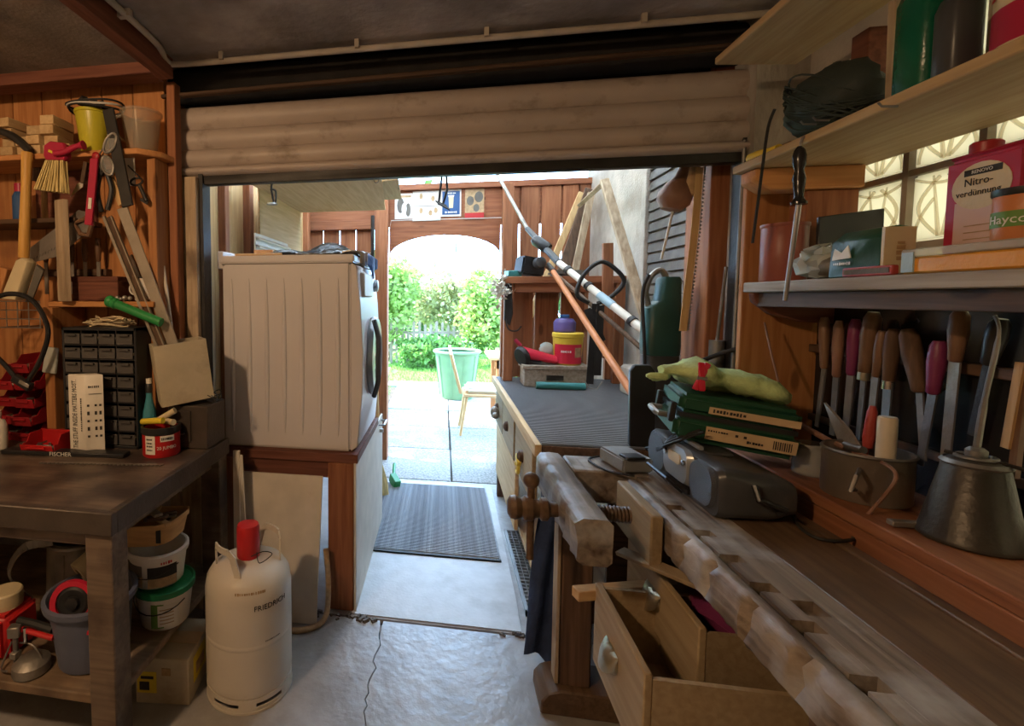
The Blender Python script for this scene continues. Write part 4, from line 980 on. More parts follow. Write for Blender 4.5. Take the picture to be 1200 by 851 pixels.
for k in range(5):
    x = x0 + (x1 - x0) * k / 4; MB().cyl((x, 1.80, z0), (x, 1.80, z1), .0022, n=6).build('wire', 'steel', bk); MB().cyl((x, 1.80, z0), (x, 1.97, z0), .0022, n=6).build('wire', 'steel', bk)
for k in range(4):
    z = z0 + (z1 - z0) * k / 3; MB().cyl((x0, 1.80, z), (x1, 1.80, z), .0022, n=6).build('wire', 'steel', bk)
sc_ = thing('clear_sachet', 'clear plastic sachet of screws pinned to the pine upright', 'sachet', (-1.600, 1.790, 1.089))
MB().plate([(-1.636, 1.790, 1.096), (-1.572, 1.790, 1.090), (-1.556, 1.790, 1.197), (-1.612, 1.790, 1.203)], .012).build('bag', 'bag_plastic', sc_, bevel=.003)
MB().cbox((-1.599, 1.786, 1.126), (.03, .008, .025)).build('contents', 'steel', sc_)

# ================================================================== under the workbench
S = .236
# white bucket with green lid, mortar bucket on top, punnet with scraps
gk = thing('lidded_bucket', 'white plastic bucket with bright green lid on the lower shelf', 'bucket', (-1.0, 1.60, S))
cx, cy = -.992, 1.60
MB().lathe([(.078, 0), (.082, .004), (.098, .125), (.098, .130)], (cx, cy, S), 28).build('body', 'white_plastic', gk)
MB().lathe([(.099, .123), (.106, .125), (.107, .145), (.100, .148), (.094, .141)], (cx, cy, S), 28).build('lid', 'lid_green', gk)
label_patch(cx, cy, .0945, R(-88), R(-62), S + .02, S + .105).build('label', 'ink_green', gk); label_patch(cx, cy, .0952, R(-74), R(-35), S + .025, S + .10).build('label', 'paper', gk)
for k in range(5): label_patch(cx, cy, .0962, R(-70), R(-42), S + .035 + k * .012, S + .038 + k * .012).build('printed_line', 'ink_tan', gk)
MB().tube([(cx + .104 * math.cos(R(a)), cy + .104 * math.sin(R(a)), S + .122 - .05 * math.sin(R(a + 180) if a < 0 else 0)) for a in range(-170, -5, 15)], .002, 6).build('bail', 'black_iron', gk)
Sb = S + .150
mk = thing('mortar_bucket', 'white bucket with grey building photo label stacked on the green lid', 'bucket', (-1.02, 1.59, Sb))
cx2, cy2 = -1.015, 1.60
MB().lathe([(.082, 0), (.086, .004), (.099, .106), (.107, .108), (.108, .122), (.101, .127), (.095, .125), (.082, .01)], (cx2, cy2, Sb), 28, cap1=False).build('body', 'white_plastic', mk)
label_patch(cx2, cy2, .0965, R(-150), R(-92), Sb + .052, Sb + .09).build('label', 'felt', mk); label_patch(cx2, cy2, .094, R(-150), R(-92), Sb + .012, Sb + .052).build('label', 'ink_tan', mk)
label_patch(cx2, cy2, .0968, R(-80), R(-20), Sb + .045, Sb + .085).build('label', 'ink', mk); label_patch(cx2, cy2, .0955, R(-80), R(-20), Sb + .012, Sb + .045).build('label', 'ink_tan', mk)
strokes(mk, (0, 0, 0), (1, 0, 0), (0, 0, 1), .04, .012, 'ink_red', 4, 5, wrapcyl(cx2, cy2, .0985, R(-42), Sb + .096))
MB().tube([(cx2 + .106 * math.cos(R(a)), cy2 + .106 * math.sin(R(a)), Sb + .100 + .05 * math.sin(R(a))) for a in range(-170, -5, 15)], .002, 6).build('bail', 'black_iron', mk)
Sp = Sb + .126
pn = thing('chip_basket', 'thin veneer fruit basket full of wood scraps atop the stacked buckets', 'basket', (-1.03, 1.59, Sp))
bx0, by0 = -1.03, 1.60
prof = []
def ring(hw, hd, z, n=20): return [V((bx0 + hw * math.copysign(abs(math.cos(2 * PI * k / n)) ** .6, math.cos(2 * PI * k / n)), by0 + hd * math.copysign(abs(math.sin(2 * PI * k / n)) ** .6, math.sin(2 * PI * k / n)), z + .02 * math.cos(2 * PI * k / n))) for k in range(n)]
MB().rings([ring(.10, .07, Sp + .020), ring(.118, .085, Sp + .098), ring(.115, .082, Sp + .098), ring(.097, .067, Sp + .024)], True, True).build('body', 'punnet', pn)
MB().rings([ring(.119, .086, Sp + .082), ring(.121, .088, Sp + .100), ring(.117, .084, Sp + .101), ring(.116, .084, Sp + .082)], False, False).build('rim_band', 'punnet', pn)
MB().cbox((-.965, 1.523, Sp + .07), (.016, .004, .055), (0, 0, 8)).build('strap', 'black_rubber', pn)  # thin black sheet laid on the veneer to stand for a dark gap
rr = random.Random(12)
for k in range(9):
    a = rr.uniform(-50, 50)
    c0 = (bx0 + rr.uniform(-.06, .06), by0 + rr.uniform(-.04, .035), Sp + .086 + .009 * k)
    w_ = ('dark_wood_x', 'grey_wood_y', 'pale_x', 'tool_handle')[k % 4]
    tag(MB().cbox(c0, (rr.uniform(.07, .14), rr.uniform(.02, .035), .010), (rr.uniform(-15, 15), rr.uniform(-15, 15), a)).build('wood_scrap', w_, None, bevel=.002), ('dark', 'grey', 'pale', 'brown')[k % 4] + ' flat wooden scrap lying in the veneer fruit basket', 'wood scrap', 'scraps in the fruit basket')
# blue-grey bucket with red reel
bu = thing('plastic_bucket', 'blue grey plastic bucket behind the workbench front leg', 'bucket', (-1.10, 1.42, S))
ux, uy = -1.122, 1.388
MB().lathe([(.095, 0), (.10, .005), (.122, .195), (.138, .197), (.140, .215), (.128, .218), (.118, .205), (.095, .01)], (ux, uy, S), 30, cap1=False).build('body', 'blue_bucket', bu)
rl = thing('cable_reel', 'black reel in a round red frame resting on the plastic bucket', 'reel', (-1.12, 1.33, .40))
rcx, rcy, rcz = (-1.115, 1.300, 0.466)
ax = V((.25, -.95, .15)).normalized()
def disc(c, r0, r1, t, n=26):
    return MB().lathe([(r0, 0), (r1, 0), (r1, t), (r0, t)], V(c) - ax * t / 2, n, ax, cap0=False, cap1=False)
m = MB().lathe([(.050, -.008), (.066, -.010), (.069, .0), (.066, .010), (.050, .008), (.050, -.008)], (rcx, rcy, rcz), 30, ax, cap0=False, cap1=False)
m.build('frame', 'pink_red', rl)
MB().lathe([(.0, 0), (.048, 0), (.048, .012), (.040, .016), (.020, .010), (.018, .022), (.010, .024), (0.0, .024)], V((rcx, rcy, rcz)) - ax * .008, 26, ax).build('drum', 'black_plastic', rl)
MB().tube(smooth_path([(-1.194, 1.300, 0.425), (-1.130, 1.300, 0.371), (-1.053, 1.300, 0.386), (-1.030, 1.310, 0.431)]), .012, 8).build('bracket', 'pink_red', rl)
MB().tube([(-1.172, 1.295, 0.408), (-1.078, 1.285, 0.420), (-1.037, 1.290, 0.465)], .006, 6).build('guide_arm', 'black_plastic', rl)
h1 = thing('long_handle_tool', 'black and red handled garden tool lying across the lower shelf', 'garden tool', (-1.236, 1.310, 0.366))
MB().tube(smooth_path([(-1.312, 1.300, 0.386), (-1.257, 1.300, 0.382), (-1.190, 1.300, 0.370)]), .012, 8).build('grip', 'black_rubber', h1)
MB().tube([(-1.309, 1.290, 0.368), (-1.182, 1.290, 0.350)], .008, 8).build('arm', 'red_plastic', h1)
MB().tube([(-1.277, 1.285, 0.375), (-1.276, 1.285, 0.331)], .006, 6).build('spring', 'chrome', h1)
r3 = thing('red_secateurs', 'red and black handled shears standing in the plastic bucket', 'shears', (-1.03, 1.42, .45))
MB().tube(smooth_path([(-1.018, 1.420, 0.296), (-1.008, 1.420, 0.420), (-1.014, 1.420, 0.501), (-1.035, 1.420, 0.519)]), .008, 8).build('handle', 'black_plastic', r3)
MB().tube(smooth_path([(-1.049, 1.420, 0.284), (-1.028, 1.420, 0.374), (-1.031, 1.420, 0.461), (-1.042, 1.420, 0.498)]), .008, 8).build('handle', 'pink_red', r3)
# zinc watering can
wcn = thing('watering_can', 'old zinc watering can with broad handle on the lower shelf', 'watering can', (-1.28, 1.52, S))
wx, wy = -1.345, 1.62
MB().lathe([(.125, 0), (.128, .006), (.122, .03), (.112, .26), (.115, .268), (.10, .275), (.098, .24)], (wx, wy, S), 30, cap1=False).build('body', 'zinc', wcn)
MB().lathe([(.1155, .262), (.120, .266), (.116, .274)], (wx, wy, S), 30, cap0=False, cap1=False).build('rim', 'steel_dull', wcn)
MB().lathe([(.1245, .028), (.129, .032), (.1235, .040)], (wx, wy, S), 30, cap0=False, cap1=False).build('hoop', 'zinc', wcn)
hp = smooth_path([(wx - .02, wy - .115, S + .30), (wx - .10, wy - .16, S + .29), (wx - .14, wy - .18, S + .20), (wx - .10, wy - .13, S + .09)], 6)
m = MB()
for i in range(len(hp) - 1): m.beam(hp[i], hp[i + 1] + (hp[i + 1] - hp[i]) * .1, .028, .006, (.6, .8, 0))
m.build('handle', 'zinc', wcn)
MB().tube([(wx + .02, wy - .116, S + .02), (wx + .018, wy - .112, S + .25)], .004, 6).build('seam', 'zinc', wcn)
# wire lamp cage / pump on shelf front
lp = thing('hurricane_lantern', 'rusty old metal lantern lying before the watering can', 'lantern', (-1.20, 1.29, S))
lx, ly = -1.262, 1.29
MB().lathe([(.05, 0), (.054, .004), (.052, .03), (.035, .045), (.02, .05)], (lx, ly, S), 20).build('tank', 'zinc', lp)
MB().cyl((lx - .045, ly - .01, S), (lx - .045, ly - .01, S + .12), .008).build('tube', 'steel_dull', lp)
MB().cbox((lx - .045, ly - .01, S + .13), (.035, .03, .035), (0, 0, 20)).build('cap', 'steel_dull', lp, bevel=.003)
MB().cbox((lx - .045, ly - .012, S + .055), (.022, .026, .02)).build('clamp', 'zinc', lp, bevel=.002)
MB().tube(smooth_path([(lx + .05, ly, S + .02), (lx + .01, ly + .0, S + .08), (lx - .04, ly, S + .085)]), .003, 6).build('guard_wire', 'steel_dull', lp)
MB().tube(smooth_path([(lx - .05, ly - .04, S + .02), (lx - .09, ly - .02, S + .012), (lx - .10, ly + .03, S + .06)]), .003, 6).build('guard_wire', 'steel_dull', lp)
# red canister with white lid
cn = thing('red_canister', 'red plastic canister with white screw lid at the end of the lower shelf', 'canister', (-1.42, 1.33, S))
MB().box(-1.53, -1.365, 1.30, 1.44, S, S + .145).build('body', 'red_plastic', cn, bevel=.018, seg=3)
MB().lathe([(.05, 0), (.05, .045), (.046, .05)], (-1.43, 1.37, S + .146), 22).build('lid', 'can_cream', cn)
MB().lathe([(.052, .012), (.052, .020)], (-1.43, 1.37, S + .146), 22, cap0=False, cap1=False).build('lid_ring', 'can_cream', cn)
rlr = thing('paper_roll', 'cream paper roll wedged behind the reel under the workbench', 'roll', (-1.202, 1.450, 0.501))
p, q = V((-1.220, 1.450, 0.464)), V((-1.181, 1.530, 0.507))
MB().lathe([(.018, 0), (.040, 0), (.040, .13), (.018, .13)], p, 22, (q - p).normalized(), cap0=False, cap1=False).build('roll', 'can_cream', rlr)
MB().lathe([(.013, .002), (.018, .002), (.018, .128), (.013, .128)], p, 18, (q - p).normalized(), cap0=False, cap1=False).build('core', 'cardboard', rlr)
# cardboard box on the floor under shelf
kb = thing('cardboard_box', 'battered cardboard box with yellow stickers on the floor beneath the shelf', 'box', (-.95, 1.57, 0))
Mx = Matrix.Translation((-.955, 1.60, 0)) @ Matrix.Rotation(R(6), 4, 'Z')
MB().box(-.095, .095, -.11, .11, 0, .165, Mx).build('body', 'carton_cream', kb, bevel=.003)
MB().box(-.095, .095, -.03, .03, .165, .1675, Mx).build('tape', 'paper_tan', kb)
MB().box(-.088, -.02, -.1112, -.1095, .04, .115, Mx).build('sticker', 'ink_yellow', kb)
MB().box(-.080, -.045, -.112, -.111, .05, .08, Mx).box(-.075, -.03, -.112, -.111, .09, .10, Mx).build('printed_mark', 'ink', kb)
MB().box(.0, .03, -.112, -.1095, .105, .13, Mx).build('printed_mark', 'ink_tan', kb)
MB().box(.0945, .0962, -.07, .04, .05, .14, Mx).build('sticker', 'ink_yellow', kb)
MB().box(.0955, .0972, -.05, .02, .07, .11, Mx).build('printed_mark', 'ink_tan', kb)

# ================================================================== gas bottle
gx, gy = -.685, 1.64
gb_ = thing('gas_bottle', 'cream steel gas bottle with red valve cap standing on the garage floor', 'gas bottle', (gx, gy, 0))
MB().lathe([(.140, .045), (.150, .055), (.152, .075), (.152, .08), (.152, .218), (.152, .2205), (.1532, .223), (.1532, .233), (.152, .2355), (.152, .238), (.152, .375), (.1515, .39), (.146, .42), (.128, .448), (.095, .465), (.05, .474), (.03, .475)], (gx, gy, 0), 40).build('body', 'gas_paint', gb_)
ft = MB(); nseg = 48
for k in range(nseg):
    a0, a1 = 2 * PI * k / nseg, 2 * PI * (k + 1) / nseg
    slot = (k % 8) in (0, 1, 2, 3, 4)
    for (za, zb) in (((0, .022), (.036, .052)) if slot else ((0, .052),)):
        vs = []
        for a in (a0, a1):
            for r_ in (.147, .1515):
                for z in (za, zb): vs.append((gx + r_ * math.cos(a), gy + r_ * math.sin(a), z))
        ft.add(vs, [(0, 1, 3, 2), (4, 6, 7, 5), (0, 4, 5, 1), (2, 3, 7, 6), (1, 5, 7, 3), (0, 2, 6, 4)])
ft.build('foot_ring', 'gas_paint', gb_)
MB().lathe([(.149, -.001), (.153, .0), (.153, .008), (.149, .009)], (gx, gy, 0.001), 40, cap0=False, cap1=False).build('foot_bead', 'gas_paint', gb_)
for s_ in (-1, 1):
    m = MB(); hp = []
    for a in range(0, 9):
        ang = R(-40 + a * 10) + (0 if s_ > 0 else PI) + R(55)
        z = .462 if a in (0, 8) else (.52 if a in (1, 7) else .538)
        hp.append(V((gx + .112 * math.cos(ang), gy + .112 * math.sin(ang), z - .0 - (.02 if a in (0, 8) else 0))))
    for i in range(8):
        d = (hp[i + 1] - hp[i]); m.beam(hp[i] - d * .06, hp[i + 1] + d * .06, .022, .006, ((hp[i] + hp[i + 1]) / 2 - V((gx, gy, 0))) * V((1, 1, 0)))
    m.build('carry_handle', 'gas_paint', gb_)
MB().lathe([(.039, .0), (.041, .004), (.041, .104), (.037, .116), (.02, .119), (0, .119)], (gx, gy, .476), 26).build('valve_cap', 'red_plastic', gb_)
MB().tube(smooth_path([(gx + .04, gy - .02, .50), (gx + .065, gy - .06, .485), (gx + .10, gy - .03, .505), (gx + .06, gy - .01, .50), (gx + .03, gy - .05, .50)]), .0016, 5).build('wire', 'black_iron', gb_)
gw_ = lambda a, z0: wrapcyl(gx, gy, .152, R(a), z0)
text('FRIEDRICH', .026, (0, 0, 0), (1, 0, 0), (0, 0, 1), 'ink', gb_, warp=gw_(-38, .385 - .02))
strokes(gb_, (0, 0, 0), (1, 0, 0), (0, 0, 1), .06, .005, 'ink', 12, 14, gw_(-36, .245))
strokes(gb_, (0, 0, 0), (1, 0, 0), (0, 0, 1), .10, .012, 'ink_tan', 13, 14, warp=lambda x, y, z: (gx + (.1475 + z) * math.cos(R(-65) + x / .14), gy + (.1475 + z) * math.sin(R(-65) + x / .14), .418 + y * .9))

# ---- timber stand with washing machine
st = thing('timber_stand', 'rough timber stand with white side panel beneath the washing machine', 'stand', (-.68, 2.45, 0))
MB().box(-1.03, -.365, 2.10, 2.80, .675, .715).build('top_board', 'red_beam_x', st, bevel=.003)
MB().box(-.985, -.50, 2.115, 2.175, .60, .674).build('front_rail', 'red_beam_x', st, bevel=.004)
MB().box(-.50, -.385, 2.10, 2.19, 0, .674).build('post', 'larch_v', st, bevel=.005)
MB().box(-1.02, -.93, 2.10, 2.19, 0, .674).build('post', 'larch_v', st, bevel=.005)
for x in (-.50, -1.02): MB().box(x, x + .10, 2.70, 2.79, 0, .674).build('post', 'larch_v', st, bevel=.005)
MB().box(-.383, -.372, 2.10, 3.05, 0, .68).build('side_panel', 'white_board', st, bevel=.002)
MB().box(-.373, -.35, 2.90, 2.92, .60, .62).tube([(-.373, 2.86, .655), (-.34, 2.86, .655), (-.34, 2.98, .655), (-.373, 2.98, .655)], .006, 8).build('pull_handle', 'steel', st)
wm_ = thing('washing_machine', 'white front loading washing machine raised on a timber stand', 'washing machine', (-.68, 2.43, .715))
z0 = .717; z1 = z0 + .84
MB().box(-1.0, -.405, 2.135, 2.72, z0, z1).build('housing', 'white_enamel', wm_, bevel=.008, seg=2)
for k in range(7):
    x = -.955 + k * .0825
    MB().ball((x, 2.1345, (z0 + z1) / 2), .0115, sy=.75, sz=31, n=12, m=14).build('pressed_rib', 'white_enamel', wm_)
MB().box(-1.015, -.385, 2.125, 2.74, z1 + .001, z1 + .036).build('worktop', 'white_enamel', wm_, bevel=.006, seg=2)
MB().box(-1.03, -1.001, 2.15, 2.72, z1 - .02, z1 + .06).build('rear_rail', 'white_enamel', wm_, bevel=.004)
fr = MB()
fp_ = [(-.404, z0), (-.372, z0 + .02), (-.352, z0 + .25), (-.348, z0 + .45), (-.36, z0 + .66), (-.378, z1 - .01), (-.404, z1)]
fr.prism(fp_, 'xz', 2.14, 2.715).build('front_panel', 'white_enamel', wm_, bevel=.004)
dm = MB().lathe([(.12, 0), (.19, 0), (.195, .012), (.185, .03), (.15, .036), (.12, .02)], (-.352, 2.43, z0 + .40), 36, (1, 0, 0), cap0=False, cap1=False).build('door_ring', 'radio_silver', wm_)
MB().lathe([(.001, .02), (.06, .018), (.12, .004), (.12, -.002)], (-.350, 2.43, z0 + .40), 36, (1, 0, 0)).build('door_glass', 'black_gloss', dm)
MB().tube(smooth_path([(-.322, 2.30, z0 + .58), (-.298, 2.27, z0 + .50), (-.298, 2.26, z0 + .40), (-.298, 2.27, z0 + .30), (-.322, 2.30, z0 + .22)]), .012, 8).build('door_handle', 'charcoal', dm)
MB().box(-.375, -.350, 2.20, 2.46, z0 + .69, z0 + .80).build('detergent_drawer', 'white_plastic', wm_, bevel=.006)
MB().lathe([(.032, 0), (.030, .02), (.02, .024)], (-.365, 2.60, z0 + .75), 22, (1, 0, 0)).build('program_knob', 'radio_silver', wm_)
# things on the washing machine
WT = z1 + .037
cbn = MB(); rr = random.Random(21)
nx, ny = 26, 14; vs = []; fs = []
for i in range(nx):
    for j in range(ny):
        u, w = i / (nx - 1), j / (ny - 1); x = -.80 + .42 * u; y = 2.16 + .40 * w
        e = math.sin(PI * u) ** .5 * math.sin(PI * w) ** .6 if 0 < u < 1 and 0 < w < 1 else 0
        vs.append((x, y, WT + .006 + e * (.035 + .022 * math.sin(9 * u + 5 * w) + .015 * math.sin(17 * w + 3 * u)) + rr.uniform(0, .004)))
for i in range(nx - 1):
    for j in range(ny - 1): fs.append((i * ny + j, i * ny + j + 1, i * ny + ny + j + 1, i * ny + ny + j))
n0 = len(vs); vs += [(x, y, WT + .001) for x, y, z in vs]
fs += [tuple(k + n0 for k in reversed(f)) for f in fs]
bd = [i * ny for i in range(nx)] + [(nx - 1) * ny + j for j in range(1, ny)] + [i * ny + ny - 1 for i in range(nx - 2, -1, -1)] + [j for j in range(ny - 2, 0, -1)]
fs += [(bd[k], bd[(k + 1) % len(bd)], bd[(k + 1) % len(bd)] + n0, bd[k] + n0) for k in range(len(bd))]
tag(MB().add(vs, fs).build('plastic_tarp', 'tarp', None, smooth=60), 'crumpled black plastic tarp lying on top of the washing machine', 'tarp')
def drape(name, label, cat, mat, x0, x1, y0, y1, zt, drop, seed):
    rr = random.Random(seed); m = MB(); vs = []; fs = []; n = 14; k_ = 10
    for i in range(n + 1):
        for j in range(k_ + 1):
            u, w = i / n, j / k_; y = y0 + (y1 - y0) * w
            L = u * (x1 - x0 + drop)
            x = x0 + min(L, x1 - x0); z = zt + .006 * math.sin(13 * w + 5 * u) + .008
            if L > x1 - x0: z -= (L - (x1 - x0)) * (.8 + .3 * math.sin(w * 7 + seed)); x += .012 + .012 * math.sin(9 * w + seed)
            vs.append((x, y, z))
    for i in range(n):
        for j in range(k_): fs.append((i * (k_ + 1) + j, i * (k_ + 1) + j + 1, (i + 1) * (k_ + 1) + j + 1, (i + 1) * (k_ + 1) + j))
    n0 = len(vs); vs2 = vs + [(x - .004, y, z - .005) for x, y, z in vs]; q = k_ + 1
    fs += [tuple(a + n0 for a in reversed(f)) for f in fs]
    bd = [i * q for i in range(n + 1)] + [n * q + j for j in range(1, q)] + [i * q + k_ for i in range(n - 1, -1, -1)] + [j for j in range(k_ - 1, 0, -1)]
    fs += [(bd[a], bd[(a + 1) % len(bd)], bd[(a + 1) % len(bd)] + n0, bd[a] + n0) for a in range(len(bd))]
    return tag(m.add(vs2, fs).build(name, mat, None, smooth=60), label, cat)
drape('blue_bag', 'shiny blue and silver bag draped over the washing machine front edge', 'bag', 'blue_cloth', -.50, -.365, 2.30, 2.62, WT + .012, .10, 4)
drape('silver_bag', 'silver plastic wrapper hanging over the washing machine corner', 'wrapper', 'steel', -.44, -.365, 2.14, 2.24, WT + .004, .06, 6)
tag(MB().prism([(-.95, 2.16), (-.72, 2.15), (-.75, 2.34), (-.93, 2.36)], 'xy', WT + .001, WT + .012).build('plywood_offcut', 'pale_x', None, bevel=.002), 'flat pale plywood offcut lying on the washing machine', 'plywood')
tag(MB().cbox((-.95, 2.55, WT + .034), (.10, .12, .055), (0, 0, 14)).build('wood_offcut', 'pine_x', None, bevel=.003), 'squared pine offcut lying at the back of the washing machine', 'wood')
tag(MB().cbox((-.74, 2.64, WT + .024), (.16, .08, .045), (0, 0, -10)).build('sponge', 'yellow_plastic', None, bevel=.006), 'yellow sponge block behind the tarp on washing machine', 'sponge')
# white board and laths leaning before the stand, hose on the floor
m = MB().plate([(-.915, 1.99, .002), (-.525, 1.99, .002), (-.515, 2.075, .622), (-.905, 2.075, .622)], .012)
tag(m.build('hardboard_sheet', 'white_board', None, bevel=.001), 'cream white hardboard sheet leaning against the timber stand', 'panel')
rail((-.842, 1.90, .005), (-.884, 2.0, .74), .03, .012, 'white_board', 'narrow cream lath leaning between the workbench and white panel', 'lath', 'cream_lath')
rail((-.805, 1.915, .005), (-.868, 2.0, .72), .024, .010, 'white_board', 'slanted thin cream lath leaning before the white panel', 'lath', 'cream_lath')
hz_ = MB().tube(smooth_path([(-.50, 2.06, .30), (-.485, 2.04, .14), (-.49, 1.99, .03), (-.56, 1.93, .013), (-.70, 1.90, .013), (-.82, 1.86, .013)]), .012, 10)
tag(hz_.build('garden_hose', 'ink_tan', None), 'worn yellowish hose curving along the floor behind the gas bottle', 'hose')


# ================================================================== PASSAGE: posters, plywood, counter and what stands on it
def flatbox(x0, x1, y, z0, z1, t=.004): return MB().box(x0, x1, y - t, y, z0, z1)
PY_ = 4.316
po = thing('poster', 'black and white printed poster pinned left on the arched header', 'poster', (-.33, PY_, 2.08))
flatbox(-.425, -.275, PY_, 2.085, 2.300).build('sheet', 'paper', po)
MB().ball((-.375, PY_ - .005, 2.20), .03, sy=.05, sz=2.2).ball((-.31, PY_ - .005, 2.16), .022, sy=.05, sz=2.6).build('printed_figure', 'felt', po)
MB().ball((-.345, PY_ - .006, 2.17), .022, sy=.05, sz=2.2).build('printed_figure', 'ink_white', po)
flatbox(-.415, -.285, PY_ - .004, 2.265, 2.285, .001).build('printed_band', 'ink_tan', po)
po = thing('poster', 'cream sketch sheet pinned between the grey and the blue poster', 'poster', (-.17, PY_, 2.06))
flatbox(-.272, -.035, PY_, 2.065, 2.315).build('sheet', 'paper', po)
for (x, z) in ((-.20, 2.27), (-.10, 2.25), (-.20, 2.15), (-.12, 2.13), (-.075, 2.15)): MB().ball((x, PY_ - .005, z), .016, sy=.05, sz=1.5).build('printed_figure', 'ink_tan', po)
flatbox(-.265, -.045, PY_ - .004, 2.186, 2.190, .001).build('printed_line', 'ink', po)
po = thing('poster', 'blue framed poster with a pale glass pinned over the doorway', 'poster', (.04, PY_, 2.09))
flatbox(-.033, .135, PY_, 2.095, 2.32).build('sheet', 'paper', po)
flatbox(-.022, .124, PY_ - .004, 2.11, 2.305, .0015).build('printed_field', 'ink_blue', po)
MB().prism([(.035, 2.165), (.068, 2.165), (.073, 2.255), (.03, 2.255)], 'xz', PY_ - .0075, PY_ - .0056).build('printed_glass', 'can_cream', po)
MB().prism([(.03, 2.255), (.073, 2.255), (.078, 2.272), (.025, 2.272)], 'xz', PY_ - .0075, PY_ - .0056).build('printed_foam', 'ink_white', po)
strokes(po, (.052, PY_ - .006, 2.288), (1, 0, 0), (0, 0, 1), .08, .014, 'ink_white', 1, 7); strokes(po, (.052, PY_ - .006, 2.13), (1, 0, 0), (0, 0, 1), .10, .016, 'ink_white', 2, 8)
po = thing('poster', 'red and brown framed picture pinned right on the arched header', 'poster', (.25, PY_, 2.07))
flatbox(.155, .335, PY_, 2.065, 2.33).build('frame', 'larch_x', po)
flatbox(.167, .323, PY_ - .004, 2.078, 2.318, .0015).build('print', 'ink_tan', po); flatbox(.167, .323, PY_ - .005, 2.078, 2.12, .0015).build('printed_band', 'ink_red', po)
for (x, z, r_) in ((.21, 2.22, .03), (.28, 2.25, .035), (.26, 2.16, .025)): MB().ball((x, PY_ - .006, z), r_, sy=.04, sz=1.3).build('printed_figure', 'felt', po)
# hook hanging from shutter bar
hk = thing('hanging_bracket', 'dark iron bracket hanging from the shutter before the posters', 'bracket', (-.02, 2.6, 1.85))
MB().tube([(-.012, 2.6, 2.30), (-0.016, 2.600, 2.029), (-0.024, 2.600, 1.957), (-0.032, 2.600, 1.880)], .006, 8).tube([(0.006, 2.600, 2.029), (0.011, 2.600, 1.956), (-0.010, 2.600, 1.879)], .006, 8).build('link', 'black_iron', hk)
MB().plate([(-0.049, 2.600, 1.898), (-0.031, 2.580, 1.876), (0.024, 2.580, 1.844), (0.003, 2.600, 1.874)], .006).build('foot', 'black_iron', hk)
h2 = thing('hanging_bracket', 'light metal bracket hanging over the washing machine from a rafter', 'bracket', (-0.918, 2.600, 1.908))
MB().tube(smooth_path([(-.88, 2.6, 2.30), (-0.911, 2.600, 2.067), (-0.926, 2.600, 1.999), (-0.913, 2.600, 1.917)]), .006, 8).tube(smooth_path([(-0.931, 2.600, 1.990), (-0.902, 2.600, 1.980), (-0.903, 2.600, 1.916)]), .005, 8).build('link', 'black_iron', h2)
MB().lathe([(0, 0), (.03, .002), (.028, .008), (0, .01)], (-0.922, 2.600, 1.908), 14).build('foot', 'steel', h2)
# rafter and plywood stored overhead on the left, panel on the left wall
tag(MB().box(-1.10, .95, 2.56, 2.64, 2.30, 2.38).build('cross_beam', 'larch_x', None, bevel=.004), 'brown cross beam spanning the passage behind the shutter', 'beam')
ps = thing('plywood_sheet', 'pale plywood sheet hung on battens under the passage roof', 'plywood', (-.66, 3.1, 2.03))
MB().plate([(-1.10, 2.60, 2.052), (-.33, 2.60, 2.052), (-.44, 3.75, 2.065), (-1.10, 3.75, 2.065)], .018).build('sheet', 'ply_board', ps, bevel=.002)
for (x, y) in ((-.42, 2.70), (-.52, 3.60)): MB().box(x, x + .03, y, y + .03, 2.084, 2.56).build('hanger', 'pale_z', ps)
ps = thing('plywood_sheet', 'narrow plywood offcut lying over the edge of the hung plywood sheet', 'plywood', (-.36, 3.4, 2.05))
MB().plate([(-.56, 2.95, 2.085), (-.27, 2.95, 2.095), (-.30, 3.50, 2.092), (-.50, 3.50, 2.090)], .016).build('sheet', 'pale_y', ps, bevel=.002)
MB().box(-.40, -.37, 3.15, 3.18, 2.11, 2.56).build('hanger', 'pale_z', ps)
tag(MB().box(-1.10, -1.09, 2.85, 3.72, 1.55, 2.06).build('plywood_sheet', 'ply_board', None, bevel=.002), 'upright plywood sheet nailed on studs behind the washing machine', 'plywood')
vt = thing('louvre_vent', 'white louvred vent leaning at the plywood behind the washing machine', 'vent', (-1.07, 2.95, 1.60))
MB().box(-1.088, -1.078, 2.75, 3.35, 1.58, 1.78).build('backing', 'white_plastic', vt)
for k in range(4): MB().cbox((-1.065, 3.05, 1.61 + k * .047), (.026, .60, .008), (0, 35, 0)).build('louvre', 'white_plastic', vt)
# umbrella-like rod hanging at door post
rl_ = MB().tube([(-.60, 4.19, 2.10), (-.60, 4.19, 1.72)], .016, 8)
tag(rl_.build('hanging_pipe', 'black_iron', None), 'short dark pipe hanging at the left doorway post', 'pipe')
gc = thing('green_scraper', 'green plastic scraper lying on the floor by the mat corner', 'scraper', (-.37, 3.62, .01))
MB().cbox((-.345, 3.60, .045), (.05, .10, .07), (20, 0, 30)).build('blade', 'green_plastic', gc, bevel=.004)
MB().cyl((-.36, 3.64, .06), (-.37, 3.82, .10), .012).build('handle', 'green_plastic', gc)
br2 = thing('straw_broom', 'straw broom standing beside the washing machine stand', 'broom', (-.42, 3.40, 0))
MB().lathe([(.07, 0), (.06, .10), (.03, .20), (.015, .24)], (-.44, 3.42, 0.01), 14, sx=1.0, sy=.5).build('bristles', 'bristle', br2)
MB().cyl((-.44, 3.42, .24), (-.47, 3.45, 1.0), .012).build('stick', 'pale_z', br2)

